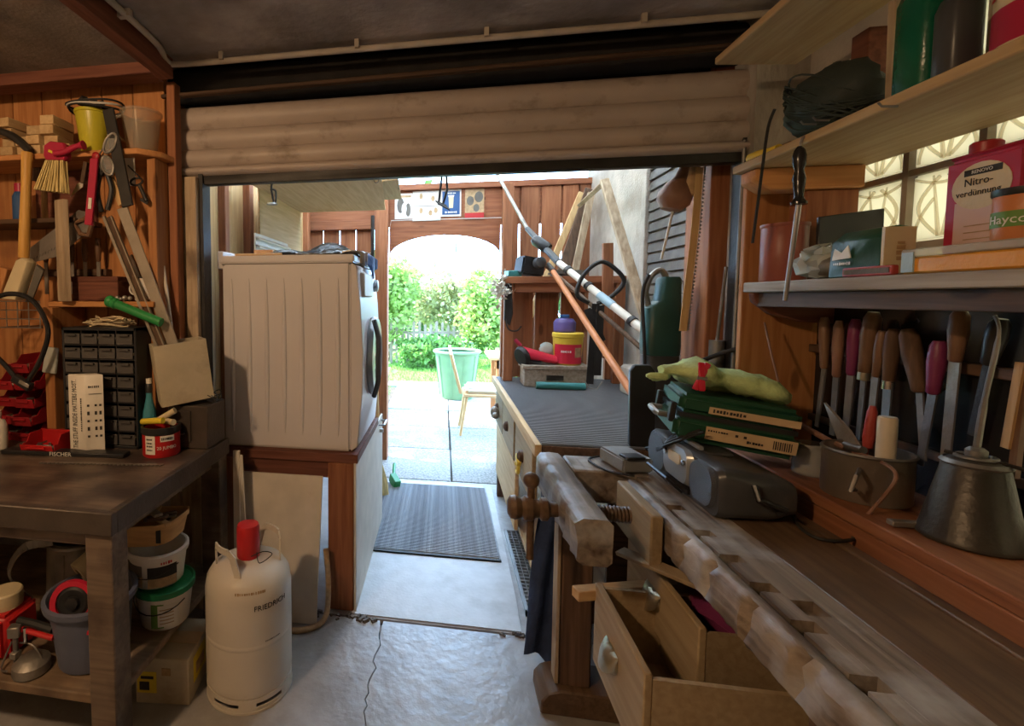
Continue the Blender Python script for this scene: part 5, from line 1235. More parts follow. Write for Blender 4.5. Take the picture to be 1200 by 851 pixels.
# ---- counter with ribbed rubber top
ct = thing('side_counter', 'long wooden side counter with drawers and a ribbed grey top', 'counter', (.75, 2.8, 0))
MB().box(.37, 1.14, 1.94, 3.62, .81, .842).build('top', 'dark_wood_y', ct, bevel=.003)
MB().box(.345, .37, 1.93, 3.64, .80, .848).build('front_edge', 'pale_y', ct, bevel=.002)
rm = MB().box(.372, 1.13, 1.945, 3.61, .842, .8455).build('rubber_top', 'charcoal', ct)
r0_ = MB().box(.374, 1.128, -.0045, .0045, .8455, .850).build('tmp', 'rubber_rib', None, origin=(0, 0, 0))
for k in range(75): share(r0_, 'rib', rm, V((0, 1.957 + k * .022, 0)) - V((.75, 2.8, 0)))
bpy.data.objects.remove(r0_)
MB().box(.40, 1.12, 1.95, 1.975, .66, .81).build('end_apron', 'dark_wood_x', ct)
MB().box(.62, 1.12, 1.955, 1.975, .10, .66).build('end_panel', 'dark_wood_x', ct)
for (x, y) in ((.385, 1.96), (1.06, 1.96), (.385, 3.54), (1.06, 3.54)): MB().box(x, x + .05, y, y + .05, 0, .81).build('leg', 'black_iron' if y < 2 else 'dark_wood_z', ct, bevel=.003)
for k, y in enumerate((2.08, 2.62, 3.12)):
    d = MB().box(.362, .385, y, y + (.48 if k < 2 else .38), .56, .79).build('drawer', 'drawer_wood', ct, bevel=.003)
    MB().lathe([(.0, .0), (.030, 0), (.027, .014), (.012, .024), (0, .026)], (.362, y + .24, .68), 14, (-1, 0, 0)).build('pull', 'dark_wood_z', d)
MB().box(.40, 1.10, 2.03, 3.52, .18, .20).build('lower_shelf', 'pale_y', ct)
MB().box(.37, .39, 2.60, 3.50, .20, .54).build('lower_door', 'pale_y', ct, bevel=.003)
yc = thing('yellow_clamp', 'small yellow plastic clamp hanging at the counter drawer', 'clamp', (0.290, 2.210, 0.500))
MB().tube(arc((.345, 2.35, .62), .028, 0, 300, 12, 'yz'), .009, 8).build('jaw', 'yellow_plastic', yc); MB().cbox((.345, 2.33, .66), (.02, .06, .03), (30, 0, 0)).build('lever', 'yellow_plastic', yc, bevel=.004)
gb2 = thing('glove_bundle', 'grey work glove lying on a low ledge outside the counter', 'glove', (.33, 3.2, .55))
MB().ball((.335, 3.30, .66), .028, sz=1.4).ball((.335, 3.24, .65), .022).ball((.335, 3.33, .63), .02).build('glove', 'zinc', gb2)

# ---- open hutch standing on the counter
C0 = .8505
ht = thing('open_hutch', 'open reddish wooden rack standing on the far end of the counter', 'rack', (.72, 3.45, C0))
for (x, y) in ((.395, 3.40), (1.08, 3.40)): MB().box(x, x + .06, y, y + .05, C0, 1.50).build('post', 'larch_v', ht, bevel=.003)
for (x, y) in ((.395, 3.57), (1.08, 3.57)): MB().box(x, x + .05, y, y + .04, C0, 1.50).build('post', 'larch_v', ht, bevel=.003)
MB().box(.385, 1.14, 3.39, 3.62, 1.50, 1.545).build('top_board', 'larch_x', ht, bevel=.003)
MB().box(.46, 1.08, 3.41, 3.43, 1.44, 1.50).build('front_rail', 'larch_x', ht, bevel=.002)
for k in range(3): MB().box(.455 + k * .17, .455 + k * .17 + .155, 3.60, 3.615, C0, 1.50).build('back_board', 'larch_v', ht, bevel=.002)
cr = thing('wooden_crate', 'low grey wooden crate standing on the counter inside the rack', 'crate', (.68, 3.26, C0))
MB().box(.50, .88, 3.20, 3.22, C0 + .002, C0 + .11).box(.50, .52, 3.22, 3.38, C0 + .002, C0 + .11).box(.86, .88, 3.22, 3.38, C0 + .002, C0 + .11).box(.50, .88, 3.36, 3.38, C0 + .002, C0 + .11).build('side', 'grey_wood_y', cr, bevel=.002)
MB().box(.49, .89, 3.19, 3.39, C0 + .112, C0 + .135).build('lid', 'grey_wood_y', cr, bevel=.002)
MB().box(.63, .73, 3.188, 3.20, C0 + .045, C0 + .075).build('latch', 'black_iron', cr)
tag(MB().cyl((.56, 3.135, C0 + .022), (.84, 3.13, C0 + .022), .022, n=14).build('green_roll', 'teal', None), 'dark teal roll lying on the counter before the crate', 'roll')
CT = C0 + .136
fh = thing('red_sander', 'red and black power tool lying on the wooden crate', 'power tool', (.60, 3.28, CT))
MB().rings([[V((.50 + .2 * t, 3.27 + .05 * math.cos(a), CT + .062 - .04 * t + (.055 - .02 * t) * math.sin(a) * (.9 if math.sin(a) > 0 else .55))) for a in [2 * PI * k / 14 for k in range(14)]] for t in (0, .12, .4, .75, 1)]).build('shell', 'pink_red', fh)
MB().lathe([(.0, 0), (.062, 0), (.066, .012), (.055, .03), (0, .032)], (.505, 3.27, CT + .05), 20, (-.7, -.4, -.25)).build('pad', 'black_rubber', fh)
MB().cbox((.57, 3.26, CT + .012), (.08, .06, .022)).build('base', 'black_plastic', fh, bevel=.004)
MB().cyl((.49, 3.30, CT + .11), (.455, 3.31, CT + .15), .012).build('switch', 'crimson', fh)
yt = thing('yellow_tub', 'yellow and red plastic tub standing on the wooden crate', 'tub', (.77, 3.30, CT))
MB().lathe([(.078, 0), (.08, .004), (.09, .17), (.094, .174), (.094, .195), (.088, .20)], (.775, 3.30, CT), 24).build('body', 'yellow_plastic', yt)
label_patch(.775, 3.30, .0885, R(-160), R(-40), CT + .01, CT + .13).build('label', 'pink_red', yt)
label_patch(.775, 3.30, .0895, R(-75), R(-45), CT + .05, CT + .11).build('label', 'ink_tan', yt)
strokes(yt, (0, 0, 0), (1, 0, 0), (0, 0, 1), .06, .016, 'ink_white', 3, 6, wrapcyl(.775, 3.30, .0895, R(-108), CT + .085))
pt = thing('purple_tub', 'purple lidded tub stacked on the yellow tub', 'tub', (.76, 3.32, CT + .2))
MB().lathe([(.06, 0), (.065, .005), (.068, .06), (.062, .07), (.05, .085), (.02, .09)], (.76, 3.33, CT + .201), 22).build('body', 'purple_plastic', pt)
MB().lathe([(.03, 0), (.03, .018), (.022, .02)], (.76, 3.33, CT + .292), 14).build('cap', 'ink_blue', pt)
bg_ = MB().ball((.655, 3.335, CT + .068), .066, sx=.75, sy=.6, sz=1.0, n=12, m=8)
rr = random.Random(8)
bg_.v = [p + V((rr.uniform(-.008, .008), rr.uniform(-.008, .008), 0)) for p in bg_.v]
tag(bg_.build('crumpled_bag', 'bag_plastic', None, smooth=60), 'crumpled clear plastic bag wedged between red tool and yellow tub', 'bag')
# things on top of the rack
kx = thing('black_gearbox', 'black box shaped machine head resting on the rack top', 'machine', (.55, 3.45, 1.546))
MB().cbox((.56, 3.46, 1.612), (.16, .12, .12), (0, 8, 20)).build('housing', 'black_plastic', kx, bevel=.012, seg=2)
MB().lathe([(.035, 0), (.035, .05), (.02, .06)], (.60, 3.40, 1.63), 16, (.3, -1, .1)).build('hub', 'charcoal', kx)
tag(MB().cbox((.455, 3.47, 1.566), (.09, .10, .04), (0, 0, 10)).build('paper_pack', 'teal', None, bevel=.004), 'small greenish pack lying on the edge of the rack top', 'pack')
fl = thing('dried_flowers', 'dusty bunch of dried flowers hanging on the rack corner', 'flowers', (.36, 3.38, 1.40))
leaves(160, lambda r: (.365 + r.gauss(0, .028), 3.375 + r.gauss(0, .02), 1.47 + r.gauss(0, .045)), .035, 5).build('petals', 'paper', fl, smooth=0)
MB().tube([(.40, 3.385, 1.53), (.37, 3.378, 1.47)], .004, 6).build('stem', 'stem', fl)
bh = thing('leather_holster', 'worn black leather strap holster hanging on the rack post', 'holster', (.43, 3.38, 1.2))
MB().plate([(.40, 3.392, 1.50), (.44, 3.392, 1.50), (.45, 3.385, 1.30), (.43, 3.38, 1.22), (.395, 3.385, 1.26)], .02).build('pouch', 'black_rubber', bh, bevel=.004)
MB().tube(smooth_path([(.40, 3.37, 1.27), (.42, 3.36, 1.20), (.47, 3.355, 1.19), (.50, 3.36, 1.22)]), .005, 6).build('hook', 'black_iron', bh)
tag(MB().cbox((.80, 3.47, 1.566), (.22, .12, .04), (0, 0, 8)).build('dusty_sack', 'felt', None, bevel=.015, seg=2), 'dusty folded sack lying on the rack top', 'sack')
# ---- pole trimmer leaning
tr = thing('pole_trimmer', 'long white poled garden trimmer with black loop handle leaning over counter', 'garden tool', (.80, 3.0, 1.4))
A, B, Cc, D = V((0.387, 3.900, 2.327)), V((0.555, 3.550, 1.875)), V((0.678, 3.150, 1.615)), V((0.992, 2.550, 1.206))
MB().cyl(A, B, .012, .012, 10).build('upper_tube', 'zinc', tr)
MB().cyl(B, Cc, .017, .022, 12).build('coupling', 'black_plastic', tr)
MB().cyl(Cc, D, .019, .021, 12).build('shaft', 'white_plastic', tr)
for t in (.12, .36, .80):
    p = Cc.lerp(D, t); d = (D - Cc).normalized(); MB().cyl(p - d * .012, p + d * .012, .026, n=12).build('clamp', 'black_plastic', tr)
p = Cc.lerp(D, .33)
MB().tube(smooth_path([(0.793, 2.930, 1.376), (0.730, 2.930, 1.424), (0.763, 2.930, 1.532), (0.849, 2.930, 1.602), (0.929, 2.930, 1.559), (0.971, 2.930, 1.489), (0.907, 2.930, 1.409), (0.838, 2.930, 1.372)], 5), .012, 8).build('loop_handle', 'black_rubber', tr)
MB().lathe([(.03, 0), (.035, .02), (.035, .11), (.022, .13)], V((0.647, 3.300, 1.711)), 14, (-.6, .5, .55)).build('motor_cap', 'black_plastic', tr)
p, q = Cc.lerp(D, .48), Cc.lerp(D, .62)
MB().cyl(p, q, .0225, n=12).build('coloured_band', 'sky_blue', tr)
op = thing('orange_pole', 'long orange wooden tool handle leaning across the counter', 'handle', (.80, 3.0, .85))
a, b = V((0.676, 3.300, 1.572)), V((0.868, 2.450, 0.955))
MB().cyl(a, b, .016, .019, 12).build('stick', 'orange_paint', op)
MB().cyl(a + (a - b).normalized() * .09, a, .012, .02, 12).build('socket', 'black_iron', op)
ra_ = MB().cyl((0.654, 3.400, 1.611), (1.002, 2.500, 1.090), .012, .012, 10)
tag(ra_.build('dark_rod', 'dark_wood_z', None), 'thin dark rod leaning parallel below the trimmer pole', 'rod')
sp = thing('carry_strap', 'black nylon carrying strap hanging from the trimmer to the counter', 'strap', (.80, 2.95, C0))
for (p, q) in (((0.826, 2.920, 1.372), (0.807, 2.920, 0.924)), ((0.847, 2.900, 1.363), (0.840, 2.900, 0.976)), ((0.783, 2.920, 1.343), (0.861, 2.900, 1.166))):
    MB().beam(p, q, .038, .004, (0, -1, .1)).build('webbing', 'black_rubber', sp)
MB().tube([(0.779, 2.900, 0.936), (0.798, 2.900, 0.904), (0.842, 2.900, 0.900), (0.868, 2.900, 0.944)], .004, 6).build('buckle', 'steel', sp)
# ---- boards and frame leaning at the right wall
lb = [((650, 300), (678, 228), .05, 'pale_z', 'pale edged board leaning in the stack at the passage corner'), ((662, 305), (690, 226), .09, 'dark_wood_z', 'dark panel leaning in the stack at the passage corner'), ((676, 308), (698, 228), .05, 'grey_wood_z', 'grey board leaning in the stack at the passage corner')]
pts = [((0.819, 3.950, 1.708), (1.026, 4.050, 2.203)), ((0.893, 3.900, 1.684), (1.086, 4.050, 2.226)), ((0.953, 3.850, 1.661), (1.066, 3.950, 2.181))]
for k, (p, q) in enumerate(pts):
    q = V(q); p = V(p); d = (q - p); z = p.z; p2 = p - d * .9
    tag(MB().beam(p2, q, .05 + .03 * (k == 1), .022, (0, -1, 0)).build('leaning_board', lb[k][3], None, bevel=.003), lb[k][4], 'board')
lf = thing('trestle_frame', 'weathered A shaped wooden frame leaning at the plastered wall', 'frame', (.98, 3.2, C0))
MB().beam((0.948, 3.250, 2.116), (1.092, 2.850, 1.183), .05, .03, (0, -1, 0)).build('strut', 'grey_wood_z', lf, bevel=.003)
MB().beam((0.993, 3.300, 1.742), (1.013, 3.300, 1.027), .06, .03, (0, -1, 0)).build('upright', 'larch_v', lf, bevel=.003)
MB().beam((0.957, 3.280, 2.107), (0.978, 3.900, 2.087), .04, .03, (0, -1, 0)).build('brace', 'grey_wood_z', lf, bevel=.003)
st_ = MB().box(1.02, 1.15, 2.62, 3.10, C0, 1.02)
tag(st_.build('stone_block', 'plaster', None, bevel=.015), 'rough plastered ledge block at the wall behind the counter', 'block')

# ---- upright green electric tool
ge = thing('hedge_trimmer', 'dark green electric tool standing upright with loop handle beside the post', 'power tool', (.90, 2.30, C0))
def rr_ring(cx, cy, w, d, z, n=16, dx=0): return [V((cx + dx + w * math.copysign(abs(math.cos(2 * PI * k / n)) ** .5, math.cos(2 * PI * k / n)), cy + d * math.copysign(abs(math.sin(2 * PI * k / n)) ** .5, math.sin(2 * PI * k / n)), z)) for k in range(n)]
ex, ey = .905, 2.28
MB().rings([rr_ring(ex, ey, .062, .05, C0), rr_ring(ex, ey, .066, .055, C0 + .05), rr_ring(ex, ey, .066, .055, 1.16)]).build('lower_body', 'charcoal', ge)
MB().rings([rr_ring(ex, ey, .067, .056, 1.162), rr_ring(ex, ey, .070, .058, 1.20), rr_ring(ex, ey, .068, .056, 1.36), rr_ring(ex + .02, ey, .045, .05, 1.39), rr_ring(ex + .025, ey, .040, .045, 1.48), rr_ring(ex + .025, ey, .034, .04, 1.49)]).build('upper_body', 'tool_green', ge)
MB().tube(smooth_path([(ex - .05, ey, 1.37), (ex - .062, ey, 1.43), (ex - .045, ey, 1.49), (ex - .01, ey, 1.52), (ex + .015, ey, 1.49)]), .012, 8).build('loop_handle', 'zinc', ge)
MB().tube(smooth_path([(ex - .06, ey - .02, 1.50), (ex - .085, ey - .03, 1.42), (ex - .08, ey - .05, 1.22), (ex - .075, ey - .06, 1.05)]), .007, 8).build('cable', 'black_rubber', ge)
bb_ = thing('plastic_guard', 'black plastic guard leaning upright behind the radio charger', 'panel', (.735, 2.0, C0))
MB().plate([(.685, 1.975, C0), (.775, 1.975, C0), (.775, 1.99, 1.13), (.755, 1.992, 1.155), (.70, 1.992, 1.155), (.685, 1.99, 1.13)], .02).build('guard', 'black_plastic', bb_, bevel=.004)
# gourd, saw blade on the post, jack with lever
gd_ = thing('hanging_gourd', 'dried brown gourd hanging from the shutter rail on a white string', 'gourd', (0.908, 2.200, 1.759))
gp = V((0.909, 2.200, 1.810))
MB().lathe([(.0, -.062), (.035, -.055), (.060, -.025), (.062, .005), (.045, .045), (.024, .075), (.018, .12), (.016, .14)], gp, 22, (.28, 0, 1)).build('fruit', 'gourd', gd_)
MB().cyl(gp + V((.04, 0, .13)), gp + V((.05, 0, .20)), .003, n=6).build('stalk', 'stem', gd_)
MB().cyl(gp + V((-.006, 0, -.06)), V((0.887, 2.250, 1.563)), .005, n=6).build('string', 'rope', gd_)
bs_ = thing('bow_saw_blade', 'long yellowish saw blade hanging on the brown corner post', 'saw', (0.954, 2.150, 1.265))
pa = smooth_path([(0.968, 2.140, 1.906), (0.961, 2.140, 1.698), (0.945, 2.140, 1.467), (0.931, 2.140, 1.272)], 6)
m = MB()
for i in range(len(pa) - 1): m.beam(pa[i], pa[i + 1], .026, .004, (0, -1, 0))
m.build('blade', 'pale_z', bs_)
tm = MB()
for i in range(48):
    t = i / 48 * (len(pa) - 1); k = int(t); q = pa[k].lerp(pa[k + 1], t - k) + V((.014, 0, 0)); tm.plate([q + V((0, -.002, .007)), q + V((0, -.002, -.007)), q + V((.008, -.002, 0))], .003)
tm.build('teeth', 'blade', bs_)
g2 = thing('gourd_half', 'pale dried gourd piece hanging at the brown corner post', 'gourd', (0.974, 2.200, 1.825))
MB().lathe([(.0, -.06), (.022, -.05), (.03, 0), (.02, .05), (.01, .08)], (0.961, 2.160, 1.859), 14, (0, 0, 1), sy=.5).build('fruit', 'ink_tan', g2)
jk = thing('bottle_jack', 'black hydraulic jack with steel cylinder and long lever on the counter', 'jack', (1.02, 2.14, C0))
MB().cbox((1.02, 2.10, 1.065), (.14, .10, .10)).box(.96, 1.08, 2.05, 2.15, C0, 1.02).build('body', 'black_iron', jk, bevel=.008)
MB().cyl((1.035, 2.10, 1.11), (1.035, 2.10, 1.24), .026, n=16).build('cylinder', 'steel_dull', jk)
MB().cyl((1.035, 2.10, 1.24), (1.045, 2.08, 1.52), .006, n=8).build('piston_rod', 'steel_dull', jk)
MB().box(.955, .99, 2.045, 2.055, 1.03, 1.13).build('side_plate', 'zinc', jk, bevel=.004)
MB().tube(smooth_path([(0.892, 2.040, 1.136), (0.997, 2.020, 1.192), (1.091, 1.990, 1.234)]), .008, 8).build('lever', 'black_iron', jk)
MB().ball((1.113, 1.990, 1.247), .022, sx=1.5, sz=.85).build('lever_knob', 'black_rubber', jk)
MB().lathe([(.0, 0), (.065, 0), (.068, .02), (.06, .03), (0, .032)], (1.0, 2.05, 1.05), 20, (.1, -1, .05)).build('wheel', 'black_rubber', jk)


# ================================================================== RIGHT SIDE: joiner's bench
BT = .83
jb = thing('joiners_bench', 'old gnarled joiners bench with dog holes and wooden front vise', 'workbench', (.75, 1.0, 0))
def rough(x0, x1, y0, y1, z0, z1, n, amp, seed, axis='y', notch=()):
    """hewn timber: a bar whose edges wander and are worn round"""
    rr = random.Random(seed); rings = []
    for i in range(n + 1):
        t = i / n; y = y0 + (y1 - y0) * t
        e = .35 if i in (0, n) else 1
        j = lambda: rr.uniform(-amp, amp)
        c = min(.012, (z1 - z0) * .15)
        pr = [(x0 + c + j(), z0), (x1 - c, z0), (x1, z0 + c), (x1 + j() * .3, z1 - c), (x1 - c, z1 + j() * .25), ((x0 + x1) / 2, z1 + j() * .3), (x0 + c + abs(j()), z1 + j() * .3), (x0 + j() * .8, z1 - c - abs(j())), (x0 + j() * .6, (z0 + z1) / 2), (x0 + j() * .6, z0 + c)]
        if any(abs(y - q) < (y1 - y0) / n * .55 for q in notch):
            for q in (7, 8): pr[q] = (x0 + .024, pr[q][1])
        rings.append([V((a, y, b)) if axis == 'y' else V((y, a, b)) for a, b in pr])
    return MB().rings(rings)
fpk = rough(.570, .616, .10, 1.66, .735, BT, 90, .006, 3, notch=(.88, 1.02, 1.16, 1.28))
fpk.box(.6515, .735, .10, .985, .735, BT).box(.6515, .735, 1.032, 1.86, .735, BT).box(.692, .735, .985, 1.032, .735, BT).box(.6515, .692, .985, 1.032, .735, BT - .022)
hy = [.30, .43, .56, .69, .82, .95, 1.07, 1.18, 1.30, 1.45]
prev = .10
for k, y in enumerate(hy + [1.70]):
    fpk.box(.614, .652, prev, y - .017, .737, BT - .0003); prev = y + .017
fpk.build('front_plank', 'bench_wood', jb, smooth=50)
MB().box(.600, .665, .10, 1.66, .725, .745).build('hole_bottom', 'bench_wood', jb)
MB().box(.737, .905, .10, 1.86, .775, BT - .001).build('core_board', 'bench_core', jb, bevel=.003)
MB().box(.908, .938, .10, 1.86, .775, BT + .002).build('rear_strip', 'bench_core', jb, bevel=.003)
# vise: end block, outer arm, moving jaw, screw, knob
rough(.338, .425, 1.30, 1.86, .722, .842, 22, .007, 5).build('vise_arm', 'bench_wood', jb, smooth=55)
MB().box(.428, .66, 1.70, 1.86, .728, .836).build('end_block', 'bench_wood', jb, bevel=.006)
MB().box(.535, .566, 1.36, 1.62, .70, .838).build('moving_jaw', 'drawer_wood', jb, bevel=.004)
m = MB()
prof = []
for i in range(27): prof.append((.020 if i % 2 else .024, i * .005))
m.lathe(prof, (.425, 1.51, .775), 14, (1, 0, 0)).build('vise_screw', 'bench_core', jb)
MB().lathe([(.0, 0), (.020, .0), (.033, .008), (.036, .022), (.030, .034), (.026, .040), (.037, .050), (.037, .068), (.028, .078), (.026, .090), (.034, .096), (.034, .112), (.022, .120), (.020, .145)], (.195, 1.51, .775), 22, (1, 0, 0)).build('vise_knob', 'bench_core', jb)
MB().cyl((.262, 1.51, .86), (.262, 1.51, .62), .011, .011, 10).ball((.262, 1.51, .86), .024).build('vise_lever', 'bench_core', jb)
# end frame with sled foot, second frame
MB().box(.40, .50, 1.70, 1.79, .085, .722).build('leg', 'dark_wood_z', jb, bevel=.006)
MB().box(.84, .92, 1.70, 1.79, .085, .775).build('leg', 'dark_wood_z', jb, bevel=.006)
MB().prism([(.335, 0), (.98, 0), (.98, .085), (.40, .088), (.36, .075), (.338, .045)], 'xz', 1.67, 1.82).build('sled_foot', 'bench_core', jb, bevel=.005)
MB().box(.60, .68, .74, .82, 0, .735).build('leg', 'drawer_wood', jb, bevel=.005)
MB().box(.84, .92, .30, .40, 0, .775).build('leg', 'dark_wood_z', jb, bevel=.005)
MB().box(.385, .397, 1.70, 1.76, .09, .71).build('edge_lath', 'grey_wood_z', jb, bevel=.002)
MB().box(.50, .84, 1.72, 1.77, .30, .42).build('stretcher', 'dark_wood_x', jb, bevel=.004)
# drawer carcass
MB().box(.62, .95, 1.66, 1.68, .13, .70).box(.62, .95, .90, .92, .13, .70).box(.62, .95, .92, 1.66, .13, .15).box(.93, .95, .92, 1.66, .15, .70).box(.62, .95, .92, 1.66, .40, .415).build('carcass', 'dark_wood_y', jb)
def drawer(x0, ya, yb, za, zb, depth, lab):
    d = MB().box(x0, x0 + .018, ya, yb, za, zb).build('drawer_front', 'drawer_wood', jb, bevel=.003)
    MB().box(x0 + .018, x0 + depth, ya, ya + .012, za + .01, zb - .012).box(x0 + .018, x0 + depth, yb - .012, yb, za + .01, zb - .012).box(x0 + depth - .012, x0 + depth, ya, yb, za + .01, zb - .012).box(x0 + .018, x0 + depth, ya, yb, za + .008, za + .016).build('drawer_box', 'drawer_wood', d)
    # shell pull
    yc, zc = (ya + yb) / 2 + .02, (za + zb) / 2 + .005; m = MB(); vs = []; fs = []
    for i in range(9):
        for j in range(7):
            a = PI * i / 8; b = PI / 2 * j / 6
            vs.append((x0 - .030 * math.sin(a) * math.sin(b) ** .8 - .001, yc - .045 * math.cos(a), zc + .030 - .055 * (1 - math.cos(b)) * math.sin(a) ** .5 - .004 * math.sin(b)))
    for i in range(8):
        for j in range(6): fs.append((i * 7 + j, i * 7 + j + 1, i * 7 + 8 + j, i * 7 + 7 + j))
    m.add(vs, fs); m.ball((x0 - .002, yc, zc), .034, sx=.75, sy=1.25, sz=.95, n=16, m=10)
    m.build('shell_pull', 'brass', d, smooth=70)
    return d
drawer(.585, 1.21, 1.655, .478, .645, .33, 'upper'); drawer(.43, 1.10, 1.45, .37, .60, .36, 'lower')
MB().box(.60, .90, 1.22, 1.62, .415, .47).build('drawer_front', 'drawer_wood', jb)
tag(MB().beam((.375, 1.44, .565), (.70, 1.54, .565), .035, .03).build('pale_stick', 'pale_x', None, bevel=.002), 'short pale squared stick jutting out beside the open lower drawer', 'stick')
tag(MB().beam((.50, 1.47, .685), (.63, 1.20, .735), .012, .035, (1, 0, .3)).build('thin_board', 'drawer_wood', None, bevel=.002), 'thin slanting board under the bench edge above upper drawer', 'board')
rg = MB().ball((.72, 1.36, .60), .075, sx=1.0, sy=1.5, sz=.55, n=12, m=8); rr = random.Random(5); rg.v = [p + V([rr.uniform(-.012, .012) for _ in range(3)]) for p in rg.v]
tag(rg.build('dark_red_rag', 'purple_paint', None, smooth=60), 'crumpled dark red rag lying in the upper open drawer', 'rag')
# denim garment hanging at the end frame
m = MB(); vs = []; fs = []
for i in range(9):
    for j in range(13):
        u, w = i / 8, j / 12
        vs.append((.36 - .05 * w + (.06 + .13 * (1 - w) * .3 + .05 * w) * u, 1.885 + .015 * math.sin(9 * u + 3 * w) + .02 * math.sin(5 * w), .62 - .56 * w + .02 * math.sin(6 * u)))
for i in range(8):
    for j in range(12): fs.append((i * 13 + j, i * 13 + j + 1, i * 13 + 14 + j, i * 13 + 13 + j))
n0 = len(vs); vs += [(x + .004, y + .016, z) for x, y, z in vs]; fs += [tuple(a + n0 for a in reversed(f)) for f in fs]
bd = [i * 13 for i in range(9)] + [8 * 13 + j for j in range(1, 13)] + [i * 13 + 12 for i in range(7, -1, -1)] + [j for j in range(11, 0, -1)]
fs += [(bd[a], bd[(a + 1) % len(bd)], bd[(a + 1) % len(bd)] + n0, bd[a] + n0) for a in range(len(bd))]
tag(MB().add(vs, fs).build('denim_garment', 'denim', None, smooth=70), 'dark blue denim garment hanging behind the bench end frame', 'garment')

# ---- radio
rd = thing('radio_cassette', 'dark grey portable radio with round speakers lying on the joiners bench', 'radio', (.83, 1.58, BT))
def xring(x, y0, y1, z0, z1, r, n=5):
    out = []
    for (cy, cz, a0) in ((y1 - r, z1 - r, 0), (y0 + r, z1 - r, 90), (y0 + r, z0 + r, 180), (y1 - r, z0 + r, 270)):
        for k in range(n + 1):
            a = R(a0 + 90 * k / n); out.append(V((x, cy + r * math.cos(a), cz + r * math.sin(a))))
    return out
MB().rings([xring(.722, 1.375, 1.805, BT + .004, .958, .03), xring(.735, 1.365, 1.815, BT + .002, .966, .035), xring(.85, 1.375, 1.80, BT + .002, .950, .03), xring(.915, 1.40, 1.78, BT + .006, .925, .03)]).build('body', 'charcoal', rd, smooth=45)
MB().rings([xring(.708, 1.515, 1.665, .868, .966, .03), xring(.722, 1.505, 1.675, .862, .968, .03)]).build('control_face', 'radio_silver', rd)
MB().rings([xring(.704, 1.55, 1.625, .915, .945, .012), xring(.709, 1.55, 1.625, .915, .945, .012)]).build('display', 'can_cream', rd)
for y in (1.53, 1.645): MB().lathe([(.010, 0), (.009, .007), (0, .008)], (.709, y, .93), 12, (-1, 0, 0)).build('button', 'chrome', rd)
for (y0, y1) in ((1.39, 1.508), (1.672, 1.79)):
    MB().rings([xring(.712, y0, y1, BT + .020, .955, .04), xring(.724, y0 - .004, y1 + .004, BT + .016, .960, .04)]).build('speaker_grille', 'grille', rd)
MB().plate([(.700, 1.52, BT + .012), (.700, 1.66, BT + .012), (.655, 1.66, BT + .055), (.655, 1.52, BT + .055)], .008).build('cassette_door', 'black_plastic', rd, bevel=.002)
MB().box(.715, .722, 1.52, 1.66, BT + .012, BT + .034).build('tape_slot', 'black_gloss', rd)
MB().box(.76, .83, 1.52, 1.68, .955, .966).build('top_lid', 'charcoal', rd, bevel=.003)
MB().box(.745, .758, 1.53, 1.67, .968, .980).build('key_strip', 'grey_plastic', rd, bevel=.002)
MB().tube([(.80, 1.37, .93), (.80, 1.352, .90), (.86, 1.352, .88), (.86, 1.37, .86)], .008, 8).build('handle', 'black_plastic', rd)
rd.location.x -= .025
# ---- drill case and what lies on it
dc = thing('drill_case', 'dark green drill case with pale stickers lying on the radio', 'case', (.9, 1.72, .98))
Mc = Matrix.Translation((.700, 1.72, .985)) @ Euler((0, R(7), R(-12))).to_matrix().to_4x4()
MB().box(.0, .305, -.135, .135, .0, .070, Mc).build('lower_shell', 'case_green', dc, bevel=.016, seg=3)
MB().box(.006, .30, -.13, .13, .080, .140, Mc).build('upper_shell', 'case_green', dc, bevel=.016, seg=3)
MB().box(.01, .295, -.125, .125, .069, .082, Mc).build('seam', 'black_plastic', dc)
MB().box(.08, .295, -.1368, -.134, .018, .055, Mc).build('sticker', 'paper_tan', dc); MB().box(.08, .295, -.1318, -.129, .092, .112, Mc).build('sticker', 'paper_tan', dc)
def ctext(s_, size, x, z, y=-.1372):
    o_ = Mc @ V((x, y, z)); r_ = (Mc.to_3x3() @ V((1, 0, 0))); u_ = (Mc.to_3x3() @ V((0, 0, 1)))
    return text(s_, size, o_, r_, u_, 'ink', dc)
for (x_, z_, y_, w_, h_, s_, n_) in ((.13, .102, -.1322, .08, .011, 1, 10), (.20, .030, -.1372, .04, .008, 2, 6), (.11, .044, -.1372, .05, .006, 3, 8)): strokes(dc, Mc @ V((x_, y_, z_)), Mc.to_3x3() @ V((1, 0, 0)), Mc.to_3x3() @ V((0, 0, 1)), w_, h_, 'ink', s_, n_)
for x in (.155, .175): MB().cbox(Mc @ V((x, -.137, .042)), (.007, .001, .007), (0, 5, -10)).build('printed_dot', 'ink', dc)
for k in range(9): MB().cbox(Mc @ V((.242 + k * .005, -.137, .036)), (.002 + .001 * (k % 2), .001, .024), (0, 5, -10)).build('printed_bar', 'ink', dc)
MB().tube([Mc @ V(p) for p in ((-.0, -.06, .055), (-.03, -.06, .055), (-.035, -.05, .055), (-.035, .05, .055), (-.03, .06, .055), (0, .06, .055))], .009, 8).build('carry_handle', 'zinc', dc)
for y in (-.10, .10): MB().box(-.012, .004, y - .014, y + .014, .045, .105, Mc).build('latch', 'black_plastic', dc, bevel=.003)
cbl = MB()
for k in range(4):
    cbl.tube(smooth_path([(.735, 1.60 - .02 * k, 1.02), (.690 - .006 * k, 1.62, .985 - .01 * k), (.688, 1.68, .93), (.70, 1.78 + .02 * k, .88), (.745, 1.84, .85)]), .0045, 6)
tag(cbl.build('power_cord', 'black_rubber', None), 'bundle of dark power cords hanging down beside the drill case', 'cord')
